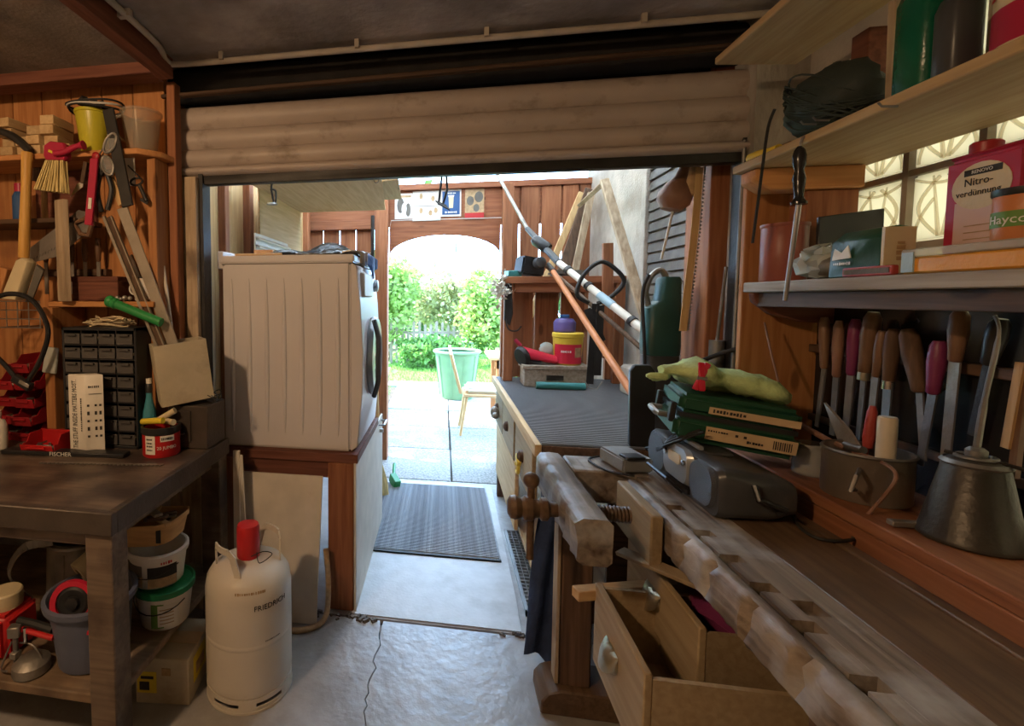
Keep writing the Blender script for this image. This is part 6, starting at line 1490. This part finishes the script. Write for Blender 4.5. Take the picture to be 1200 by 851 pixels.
# green cloth bag
gl = thing('work_gloves', 'pair of pale green work gloves lying on top of the drill case', 'gloves', (.86, 1.72, 1.13))
g_m = MB(); rr = random.Random(15)
rings = []
path = smooth_path([Mc @ V((-.045, -.06, .19)), Mc @ V((.02, -.05, .20)), Mc @ V((.08, -.04, .195)), Mc @ V((.15, -.03, .185)), Mc @ V((.22, -.03, .18)), Mc @ V((.29, -.02, .160))], 4)
rad = [.016, .018, .021, .025, .034, .046, .054, .056, .048, .036, .034, .040, .044, .046, .044, .042, .044, .046, .040, .030, .018]
for i, p in enumerate(path):
    r_ = rad[i]
    rings.append([p + V((0, (r_ * 1.5) * math.cos(a) * (1 + .12 * math.sin(3 * a + i)), max(-.045 + (.0), r_ * .8 * math.sin(a) * (1 + .15 * math.sin(5 * a + i * 2))))) for a in [2 * PI * k / 16 for k in range(16)]])
g_m.rings(rings).build('glove', 'cloth_green', gl, smooth=70)
g2m = MB(); rings = []
for i in range(12):
    t = i / 11; p = Mc @ V((.02 + .26 * t, .055, .170 - .012 * t)); r_ = .016 + .026 * math.sin(PI * min(1, t * 1.1 + .05)) + .004 * math.sin(i * 2.1)
    rings.append([p + V((0, r_ * 1.2 * math.cos(a), r_ * .75 * math.sin(a))) for a in [2 * PI * k / 14 for k in range(14)]])
g2m.rings(rings).build('glove', 'cloth_green', gl, smooth=70)
for k in range(3):
    p = Mc @ V((-.03 + .01 * k, -.07 + .035 * k, .172)); q = Mc @ V((-.085 + .014 * k, -.085 + .03 * k, .168 - .008 * k)); MB().tube([p.lerp(q, t) for t in (0, .4, .8, 1)], [.012, .012, .010, .005], 8).build('finger', 'cloth_green', gl)
cl = thing('red_peg', 'red plastic clothes peg clipped at the edge of the drill case', 'peg', Mc @ V((.05, -.13, .15)))
MB().beam(Mc @ V((.035, -.135, .155)), Mc @ V((.06, -.115, .235)), .016, .010, (0, -1, 0)).beam(Mc @ V((.052, -.142, .155)), Mc @ V((.042, -.118, .235)), .016, .008, (0, -1, 0)).build('jaw', 'pink_red', cl, bevel=.002)
MB().cyl(Mc @ V((.036, -.132, .19)), Mc @ V((.060, -.132, .19)), .006, n=10).build('spring', 'steel', cl)
# charger
cg = thing('battery_charger', 'flat grey battery charger lying at the far end of the joiners bench', 'charger', (.62, 1.74, BT))
MB().cbox((.607, 1.765, BT + .031), (.10, .15, .046), (0, 0, 12)).build('housing', 'grey_plastic', cg, bevel=.006, seg=2)
MB().cbox((.607, 1.705, BT + .058), (.06, .05, .010), (0, 0, 12)).build('socket', 'black_plastic', cg, bevel=.002)
MB().tube(smooth_path([(.60, 1.83, BT + .02), (.54, 1.84, BT + .012), (.50, 1.79, BT + .012), (.53, 1.69, BT + .012), (.60, 1.66, BT + .010)]), .004, 6).build('cord', 'black_rubber', cg)
tag(MB().tube(smooth_path([(0.960, 1.531, 0.836), (0.877, 1.374, 0.836), (0.878, 1.298, 0.836), (0.953, 1.311, 0.836), (0.972, 1.376, 0.836)]), .004, 6).build('loose_cord', 'black_rubber', None), 'thin black cord curling on the joiners bench behind the radio', 'cord')
# copper-handled soldering tool / snips hanging behind
sn = thing('long_snips', 'long handled metal snips standing in the tin pot', 'snips', (1.0, 1.5, 1.0))
MB().tube(smooth_path([(1.020, 1.794, 1.323), (1.020, 1.733, 1.187), (1.020, 1.657, 1.057), (1.040, 1.565, 1.018), (1.060, 1.503, 1.002)]), [.003] * 12 + [.008] * 13, 8).build('handle', 'gourd', sn)
MB().plate([(1.080, 1.616, 1.101), (1.070, 1.507, 1.047), (1.070, 1.462, 1.003), (1.070, 1.532, 0.994)], .006).build('blade', 'rail_metal', sn)
MB().cyl((1.065, 1.511, 1.007), (1.065, 1.451, 1.011), .010, n=10).build('pivot', 'steel_dull', sn)
MB().tube(smooth_path([(1.070, 1.489, 0.995), (1.040, 1.371, 1.009), (1.020, 1.298, 0.992), (0.990, 1.319, 0.901), (0.985, 1.345, 0.858)]), .004, 8).build('lower_grip', 'gourd', sn)

# ---- wall sill with pot, jar, candle, oil can
sl = struct(MB().box(.958, 1.24, .30, 1.87, .865, .895).box(.958, .978, .30, 1.87, .80, .864).build('trim_7', 'larch_y', bevel=.003))
SL = .896
tp = thing('tin_pot', 'dull tin pot full of tools standing on the wall sill', 'pot', (1.06, 1.45, SL))
MB().lathe([(.082, 0), (.085, .004), (.085, .118), (.087, .121), (.083, .121), (.081, .01)], (1.065, 1.44, SL), 28, cap1=False).build('body', 'tin_pot', tp)
MB().lathe([(.086, .114), (.089, .118), (.086, .123)], (1.065, 1.44, SL), 28, cap0=False, cap1=False).build('rim', 'steel_dull', tp)
MB().tube([(1.0, 1.37, SL + .09), (.965, 1.33, SL + .085), (.955, 1.33, SL + .05), (.99, 1.365, SL + .04)], .005, 8).build('handle', 'steel_dull', tp)
cdl = MB().lathe([(.0, 0), (.018, 0), (.0185, .004), (.0185, .205), (.016, .209), (.004, .208)], (1.075, 1.40, SL + .006), 16)
tag(cdl.build('wax_candle', 'candle', None), 'pale wax candle stub standing upright in the tin pot', 'candle')
rs = thing('red_screwdriver', 'dull red handled screwdriver standing in the tin pot', 'screwdriver', (1.08, 1.47, SL + .01))
MB().lathe([(.003, 0), (.003, .10), (.010, .105), (.013, .13), (.010, .20), (.006, .215)], (1.085, 1.475, SL + .012), 12, (.06, .0, 1)).build('handle', 'rubber_red', rs)
gj = thing('glass_jar', 'small clear glass jar standing behind the drill case on sill', 'jar', (1.05, 1.60, SL))
MB().lathe([(.038, 0), (.042, .004), (.042, .07), (.036, .078), (.036, .09), (.033, .09), (.033, .076), (.038, .068), (.038, .006)], (1.045, 1.60, SL), 22, cap1=False).build('body', 'glass_jar', gj)
oc = thing('oil_can', 'conical dark metal oil can with long thin spout on the wall sill', 'oil can', (1.09, 1.2, SL))
ox, oy = 1.085, 1.205
MB().lathe([(.074, 0), (.078, .003), (.078, .010), (.075, .014), (.046, .165), (.040, .172), (.030, .176)], (ox, oy, SL), 30).build('body', 'can_dark', oc)
MB().lathe([(.047, .160), (.051, .165), (.045, .172)], (ox, oy, SL), 30, cap0=False, cap1=False).build('collar', 'steel_dull', oc)
MB().lathe([(.016, .176), (.016, .192), (.010, .198)], (ox, oy, SL), 16).build('neck', 'steel_dull', oc)
MB().tube(smooth_path([(ox, oy, SL + .195), (ox + .004, oy - .004, SL + .30), (ox + .01, oy - .014, SL + .43), (ox + .008, oy - .006, SL + .47)]), [.006] * 6 + [.0045] * 6 + [.003] * 7, 8).build('spout', 'steel_dull', oc)
MB().tube(arc((ox, oy, SL + .178), .028, 0, 350, 14, 'xy'), .004, 6).build('wire_ring', 'steel_dull', oc)
MB().tube([(ox - .03, oy + .03, SL + .18), (ox + .03, oy - .045, SL + .172), (ox + .05, oy - .085, SL + .165)], .004, 6).build('lever', 'black_iron', oc)
# rack: black board, rail and hanging tools
bk_ = thing('tool_rack', 'glossy black tool board with rail fixed over the wall sill', 'tool rack', (1.22, 1.5, SL))
MB().box(1.215, 1.225, 1.205, 1.865, SL, 1.375).build('board', 'black_gloss', bk_, bevel=.002)
MB().box(1.190, 1.214, 1.21, 1.86, 1.225, 1.25).build('rail', 'dark_wood_y', bk_, bevel=.002)
MB().box(1.198, 1.214, 1.21, 1.86, 1.0, 1.02).build('rail', 'dark_wood_y', bk_, bevel=.002)
TW = 1.165
tools = [
 ((1.165, 1.760, 1.342), (1.165, 1.748, 1.183), (1.165, 1.766, 0.996), .014, 'tool_handle', None, 'file with dark brown handle in the tool rack by the pine board', 'file'),
 ((1.165, 1.699, 1.334), (1.165, 1.699, 1.164), (1.165, 1.703, 0.986), .014, 'gourd', None, 'file with reddish handle beside the purple one in the rack', 'file'),
 ((1.165, 1.640, 1.341), (1.165, 1.646, 1.178), (1.165, 1.654, 0.987), .015, 'purple_paint', None, 'chisel with dark purple handle in the tool rack', 'chisel'),
 ((1.165, 1.582, 1.363), (1.165, 1.600, 1.190), (1.165, 1.608, 0.988), .020, 'tool_handle', 'brass', 'broad chisel with tall flared handle and brass ferrule in the rack', 'chisel'),
 ((1.165, 1.551, 1.313), (1.165, 1.563, 1.186), (1.165, 1.572, 0.998), .012, 'tool_handle', None, 'slim chisel with thin wooden handle in the tool rack', 'chisel'),
 ((1.165, 1.516, 1.320), (1.165, 1.523, 1.178), (1.165, 1.526, 1.000), .017, 'dark_wood_z', 'chrome', 'chisel with dark handle and bright ferrule in the tool rack', 'chisel'),
 ((1.165, 1.477, 1.322), (1.165, 1.434, 1.168), (1.165, 1.413, 1.002), .020, 'dark_wood_z', None, 'rasp with thick tilted dark handle in the tool rack', 'rasp'),
 ((1.165, 1.394, 1.299), (1.165, 1.401, 1.170), (1.165, 1.421, 0.989), .017, 'purple_paint', None, 'scraper with wine red handle and worn blade in the tool rack', 'scraper'),
 ((1.165, 1.350, 1.373), (1.165, 1.354, 1.254), (1.165, 1.361, 0.979), .017, 'tool_handle', None, 'long flat file with pear shaped wooden handle in the rack', 'file'),
 ((1.165, 1.264, 1.357), (1.165, 1.284, 1.256), (1.165, 1.307, 1.095), .017, 'black_plastic', None, 'tool with black grip and dark shaft hanging behind the oil spout', 'tool'),
]
for k, (a, b, e, r_, mt_, fer, lab, cat) in enumerate(tools):
    a, b, e = V(a), V(b), V(e); t = thing(cat if cat != 'tool' else 'hand_tool', lab, cat, e, group=None)
    d = (a - b); L = d.length
    MB().lathe([(r_ * .55, 0), (r_ * .75, L * .04), (r_ * .8, L * .2), (r_ * 1.05, L * .6), (r_ * .95, L * .9), (r_ * .6, L)], b, 14, d).build('handle', mt_, t)
    if fer: MB().lathe([(r_ * .72, -.018), (r_ * .72, .004)], b, 14, d).build('ferrule', fer, t)
    MB().beam(b, e, .018 + .004 * (k % 3), .004, (1, 0, 0), .85).build('blade' if k != 9 else 'shaft', ('blade', 'steel_dull')[k % 2] if k != 9 else 'black_iron', t)
lt = thing('lath_bundle', 'tied wooden laths standing upright behind the oil can', 'slats', (1.160, 1.213, 1.032))
MB().beam((1.160, 1.215, 1.270), (1.160, 1.230, 1.089), .016, .010, (1, 0, 0)).build('slat', 'pale_z', lt); MB().beam((1.165, 1.211, 1.271), (1.165, 1.219, 1.030), .014, .010, (1, 0, 0)).build('slat', 'tool_handle', lt)
struct(MB().box(1.20, 1.24, 1.06, 1.10, .896, 1.40).build('trim_8', 'larch_v', bevel=.003))
fl2 = MB().beam((0.978, 1.254, 0.905), (1.075, 1.250, 0.905), .02, .012)
tag(fl2.build('flat_file', 'blade', None, bevel=.002), 'dark flat file lying on the wall sill before the oil can', 'file')

# ---- lower wall shelf
ls = thing('plank_shelf', 'whitewashed plank shelf with rounded bracket over the tool rack', 'shelf', (1.1, 1.1, 1.42))
MB().box(.972, 1.262, .30, 1.83, 1.420, 1.452).build('board', 'grey_wood_y', ls, bevel=.003)
MB().box(1.0, 1.03, .30, 1.80, 1.375, 1.419).build('batten', 'dark_wood_y', ls, bevel=.002)
MB().prism([(.985, 1.418), (1.235, 1.418), (1.235, 1.32), (1.13, 1.325), (1.04, 1.35), (.99, 1.39)], 'xz', 1.795, 1.825).build('bracket', 'red_beam_x', ls, bevel=.003)
LS = 1.453
rt_ = thing('red_tin', 'plain reddish brown tall tin at the far end of the plank shelf', 'tin', (1.03, 1.74, LS))
MB().lathe([(.056, 0), (.058, .003), (.058, .17), (.056, .173)], (1.035, 1.745, LS), 28).build('body', 'maroon_tin', rt_)
MB().lathe([(.0585, .165), (.0605, .168), (.0605, .176), (.054, .177)], (1.035, 1.745, LS), 28).build('lid', 'maroon_tin', rt_)
bf = thing('black_folder', 'black folder standing upright beside the plain red tin', 'folder', (1.15, 1.66, LS))
MB().plate([(1.07, 1.655, LS), (1.235, 1.655, LS), (1.238, 1.665, LS + .205), (1.075, 1.665, LS + .185)], -.012).build('panel', 'black_plastic', bf, bevel=.002)
gb3 = thing('plastic_bag', 'glossy clear plastic bag with grey contents on the plank shelf', 'bag', (1.02, 1.56, LS))
m = MB(); vs = []; fs = []; rr = random.Random(31)
m.ball((1.03, 1.575, LS + .046), .075, sx=.62, sy=1.0, sz=.60, n=18, m=10); m.v = [p + V((rr.uniform(-.014, .014), rr.uniform(-.014, .014), rr.uniform(-.008, .010) if p.z > LS + .015 else 0)) for p in m.v]
m.build('wrap', 'bag_plastic', gb3, smooth=20)
MB().ball((1.03, 1.555, LS + .036), .06, sx=.6, sy=1.1, sz=.5, n=14, m=8).build('contents', 'zinc', gb3)
gcb = thing('green_carton', 'crushed dark green carton with white emblem on the plank shelf', 'carton', (1.05, 1.42, LS))
MB().prism([(.995, LS), (1.06, LS), (1.06, LS + .112), (1.03, LS + .118), (1.0, LS + .09)], 'xz', 1.345, 1.50).build('body', 'case_green', gcb, bevel=.003)
MB().box(.998, 1.06, 1.338, 1.346, LS, LS + .112).build('end_panel', 'can_cream', gcb)
yz = lambda pts: MB().prism([(y, z) for y, z in pts], 'yz', .9925, .9945)
yz([(1.485, LS + .045), (1.478, LS + .075), (1.455, LS + .062), (1.435, LS + .080), (1.425, LS + .048)]).build('emblem', 'ink_white', gcb)
strokes(gcb, (.9935, 1.452, LS + .035), (0, -1, 0), (0, 0, 1), .055, .008, 'ink_white', 4, 9)
strokes(gcb, (1.03, 1.3370, LS + .06), (0, 0, 1), (-1, 0, 0), .05, .018, 'ink_tan', 5, 4)
rbk = thing('sharpening_stone', 'flat red edged box with grey face lying before the green carton', 'box', (.985, 1.36, LS))
MB().box(.976, .990, 1.285, 1.425, LS, LS + .022).build('body', 'rubber_red', rbk, bevel=.002); MB().box(.9745, .977, 1.292, 1.418, LS + .005, LS + .017).build('face', 'felt', rbk)
pb = thing('assortment_box', 'clear lidded assortment box with orange tray on the plank shelf', 'box', (1.03, 1.17, LS))
MB().box(.978, 1.078, 1.02, 1.265, LS, LS + .034).build('tray', 'orange_plastic', pb, bevel=.004)
MB().box(.976, 1.080, 1.018, 1.267, LS + .035, LS + .052).build('lid', 'clear_plastic', pb, bevel=.003)
MB().box(.9745, .978, 1.235, 1.262, LS + .003, LS + .045).build('label', 'sky_blue', pb)
# solvent can
nc = thing('solvent_can', 'dark red solvent can with cream label before the glass block window', 'can', (1.14, 1.24, LS))
MB().box(1.085, 1.165, 1.155, 1.315, LS, LS + .245).build('body', 'crimson', nc, bevel=.010, seg=3)
MB().box(1.090, 1.160, 1.160, 1.310, LS + .2445, LS + .252).build('top_rim', 'crimson', nc, bevel=.004)
MB().lathe([(.024, 0), (.024, .022), (.02, .026)], (1.125, 1.275, LS + .252), 16).build('cap', 'red_dark', nc)
fx = 1.0838
pts = [(1.235 + .058 * math.cos(a), LS + .180 + .048 * math.sin(a)) for a in [2 * PI * k / 24 for k in range(24)]]
MB().prism(pts, 'yz', fx, fx + .002).build('label', 'can_cream', nc)
MB().prism([(1.195, LS + .01), (1.285, LS + .01), (1.285, LS + .15), (1.195, LS + .15)], 'yz', fx + .0003, fx + .002).build('label', 'label_pink', nc)
MB().box(fx - .0008, fx, 1.195, 1.268, LS + .203, LS + .216).build('badge', 'ink', nc)
text('RENOVO', .010, (fx - .001, 1.232, LS + .2095), (0, -1, 0), (0, 0, 1), 'ink_white', nc)
text('Nitro-', .022, (fx - .0008, 1.238, LS + .189), (0, -1, 0), (0, 0, 1), 'ink', nc); text('verdünnung', .0185, (fx - .0008, 1.238, LS + .167), (0, -1, 0), (0, 0, 1), 'ink', nc)
for k in range(3): MB().box(fx - .0006, fx, 1.21, 1.262, LS + .07 + k * .014, LS + .072 + k * .014).build('printed_line', 'ink_tan', nc)
hy_ = thing('orange_tin', 'orange tin with green lettering band beside the solvent can', 'tin', (1.05, 1.10, LS))
MB().lathe([(.043, 0), (.045, .003), (.045, .085), (.043, .088)], (1.032, 1.085, LS + .053), 24).build('body', 'orange_paint', hy_)
MB().lathe([(.0455, .078), (.0475, .081), (.0475, .091), (.040, .092)], (1.032, 1.085, LS + .053), 24).build('lid', 'black_plastic', hy_)
label_patch(1.032, 1.085, .0452, R(-245), R(-120), LS + .075, LS + .103).build('label', 'ink_green', hy_)
text('Hayco', .022, (0, 0, 0), (1, 0, 0), (0, 0, 1), 'ink_white', hy_, warp=wrapcyl(1.032, 1.085, .0460, R(188), LS + .088))

# ---- upper shelf
us = thing('pine_shelf', 'broad pine shelf plank with block bracket before the glass blocks', 'shelf', (1.08, 1.1, 1.8))
MB().box(.925, 1.262, .25, 1.83, 1.803, 1.828).build('board', 'pale_y', us, bevel=.003)
MB().prism([(.945, 1.802), (1.24, 1.802), (1.24, 1.735), (.99, 1.735), (.945, 1.765)], 'xz', 1.74, 1.82).build('bracket', 'pine_x', us, bevel=.004)
MB().box(1.10, 1.24, 1.76, 1.84, 1.453, 1.734).build('support', 'larch_v', us, bevel=.003)
hb_ = thing('top_plank', 'wide pale plank shelf close under the garage ceiling', 'shelf', (.98, 1.0, 2.15))
MB().prism([(.845, 1.80), (1.10, 1.84), (1.10, .25), (.845, .25)], 'xy', 2.145, 2.168).build('board', 'pale_y', hb_, bevel=.003)
MB().box(1.14, 1.24, 1.62, 1.68, 1.829, 2.144).build('support', 'red_beam_y', hb_, bevel=.003)
US = 1.829
bl = thing('green_bottle', 'flat dark green plastic canister on the pine shelf', 'canister', (1.0, 1.27, US))
MB().rings([rr_ring(1.015, 1.27, k_, k2, z) for k_, k2, z in ((.048, .040, US), (.053, .045, US + .012), (.053, .045, US + .20), (.045, .038, US + .228), (.024, .022, US + .236))]).build('body', 'bottle_green', bl, smooth=60)
MB().lathe([(.018, 0), (.018, .025)], (1.02, 1.27, US + .232), 14).build('cap', 'black_plastic', bl)
bl = thing('grey_bottle', 'dark grey plastic bottle between green canister and printed can', 'bottle', (1.0, 1.19, US))
MB().rings([rr_ring(.992, 1.193, k_, k2, z) for k_, k2, z in ((.024, .024, US), (.028, .027, US + .008), (.028, .027, US + .14), (.022, .022, US + .160), (.016, .016, US + .166))]).build('body', 'charcoal', bl, smooth=60)
MB().lathe([(.015, 0), (.015, .02)], (.992, 1.193, US + .164), 14).build('cap', 'grey_plastic', bl)
pc = thing('printed_can', 'cream and red printed paint can on the pine shelf', 'can', (1.05, 1.07, US))
MB().lathe([(.085, 0), (.088, .004), (.088, .20), (.086, .203)], (1.055, 1.07, US), 32).build('body', 'can_cream', pc)
label_patch(1.055, 1.07, .0885, R(-280), R(-80), US + .02, US + .085, 16).build('label', 'crimson', pc)
label_patch(1.055, 1.07, .0885, R(-160), R(-120), US + .085, US + .195, 8).build('label', 'crimson', pc)
strokes(pc, (0, 0, 0), (1, 0, 0), (0, 0, 1), .075, .014, 'ink_red', 6, 8, wrapcyl(1.055, 1.07, .0888, R(172), US + .128)); strokes(pc, (0, 0, 0), (1, 0, 0), (0, 0, 1), .08, .007, 'ink_red', 7, 3, wrapcyl(1.055, 1.07, .0888, R(172), US + .108))
MB().lathe([(.0885, .198), (.091, .201), (.091, .210), (.082, .211)], (1.055, 1.07, US), 32).build('lid', 'steel', pc)
tag(MB().box(1.02, 1.20, .86, .955, US, US + .07).build('red_case', 'red_dark', None, bevel=.008), 'dark red flat box at the near end of the pine shelf', 'box')
lv = MB().plate([(.985, 1.345, US), (1.11, 1.345, US), (1.11, 1.352, US + .24), (.985, 1.352, US + .24)], .02)
tag(lv.build('upright_board', 'grey_wood_z', None, bevel=.002), 'grey board standing on edge between net bundle and green canister', 'board')
nt_ = thing('net_bundle', 'bundle of dark green netting stuffed on the pine shelf', 'net', (.99, 1.53, US))
m = MB().ball((1.0, 1.53, US + .088), .105, sx=.72, sy=1.30, sz=.84, n=22, m=14); rr = random.Random(41)
m.v = [p + V((rr.uniform(-.008, .008), rr.uniform(-.008, .008), rr.uniform(-.004, .006))) for p in m.v]
m.build('core', 'net', nt_, smooth=60)
nm = MB()
for k in range(26):
    a0 = rr.uniform(0, 2 * PI); tl = rr.uniform(-.6, .6)
    nm.tube([V((1.0 + .077 * math.cos(a) * math.cos(tl * .7) , 1.53 + .139 * math.sin(a) * math.cos(tl), max(US + .004, US + .088 + .09 * math.sin(a + tl * 2) * (.4 + .6 * abs(math.sin(a0)))))) for a in [a0 + i * PI / 12 for i in range(14)]], .0025, 5)
nm.build('cord', 'net', nt_)
for k, (p, q, m_, lab) in enumerate((((.955, 1.80, US + .016), (.975, 1.69, US + .016), 'yellow_plastic', 'yellow tool handle sticking out at the end of the pine shelf'), ((.985, 1.79, US + .020), (1.0, 1.66, US + .020), 'tool_handle', 'brown wooden tool handle lying beside the netting'))):
    tag(MB().lathe([(.010, 0), (.015, .01), (.016, .05), (.012, .08), (.013, .115)], p, 14, V(q) - V(p)).build('awl', m_, None), lab, 'awl')
# sharpening steel hanging from the shelf edge
ss = thing('sharpening_steel', 'sharpening steel with black turned handle hanging from the pine shelf', 'sharpening steel', (0.915, 1.527, 1.395))
ha, hb2, he = V((0.915, 1.501, 1.798)), V((0.915, 1.493, 1.646)), V((0.915, 1.527, 1.395))
Lh = (hb2 - ha).length
MB().lathe([(.005, 0), (.012, .01), (.015, .025), (.014, .05), (.010, .062), (.0145, .085), (.012, .11), (.010, Lh - .02), (.013, Lh - .012), (.018, Lh - .006), (.018, Lh)], ha, 16, hb2 - ha).build('handle', 'black_gloss', ss)
MB().cyl(hb2, he, .0065, .005, 10).build('rod', 'steel', ss)
MB().tube([ha + V((0, 0, -.002)), ha + V((.004, 0, .018)), ha + V((.012, .002, .026))], .003, 6).build('ring', 'steel', ss)
tag(MB().tube(smooth_path([(0.905, 1.593, 1.928), (0.905, 1.619, 1.885), (0.905, 1.637, 1.770), (0.905, 1.650, 1.675), (0.905, 1.666, 1.565)]), .004, 6).build('hanging_cable', 'black_rubber', None), 'thin black cable hanging in front of the far shelf ends', 'cable')
for k, p in enumerate(((0.922, 1.462, 1.849), (0.922, 1.419, 1.844), (0.922, 1.230, 1.807))):
    p = V(p); tag(MB().tube([p + V((.004, 0, -.008)), p + V((-.025, 0, -.006)), p + V((-.032, 0, .002))], .0025, 6).build('screw_hook', 'steel_dull', None), 'small bent screw hook in the edge of the pine shelf', 'hook', 'hooks in the pine shelf edge')
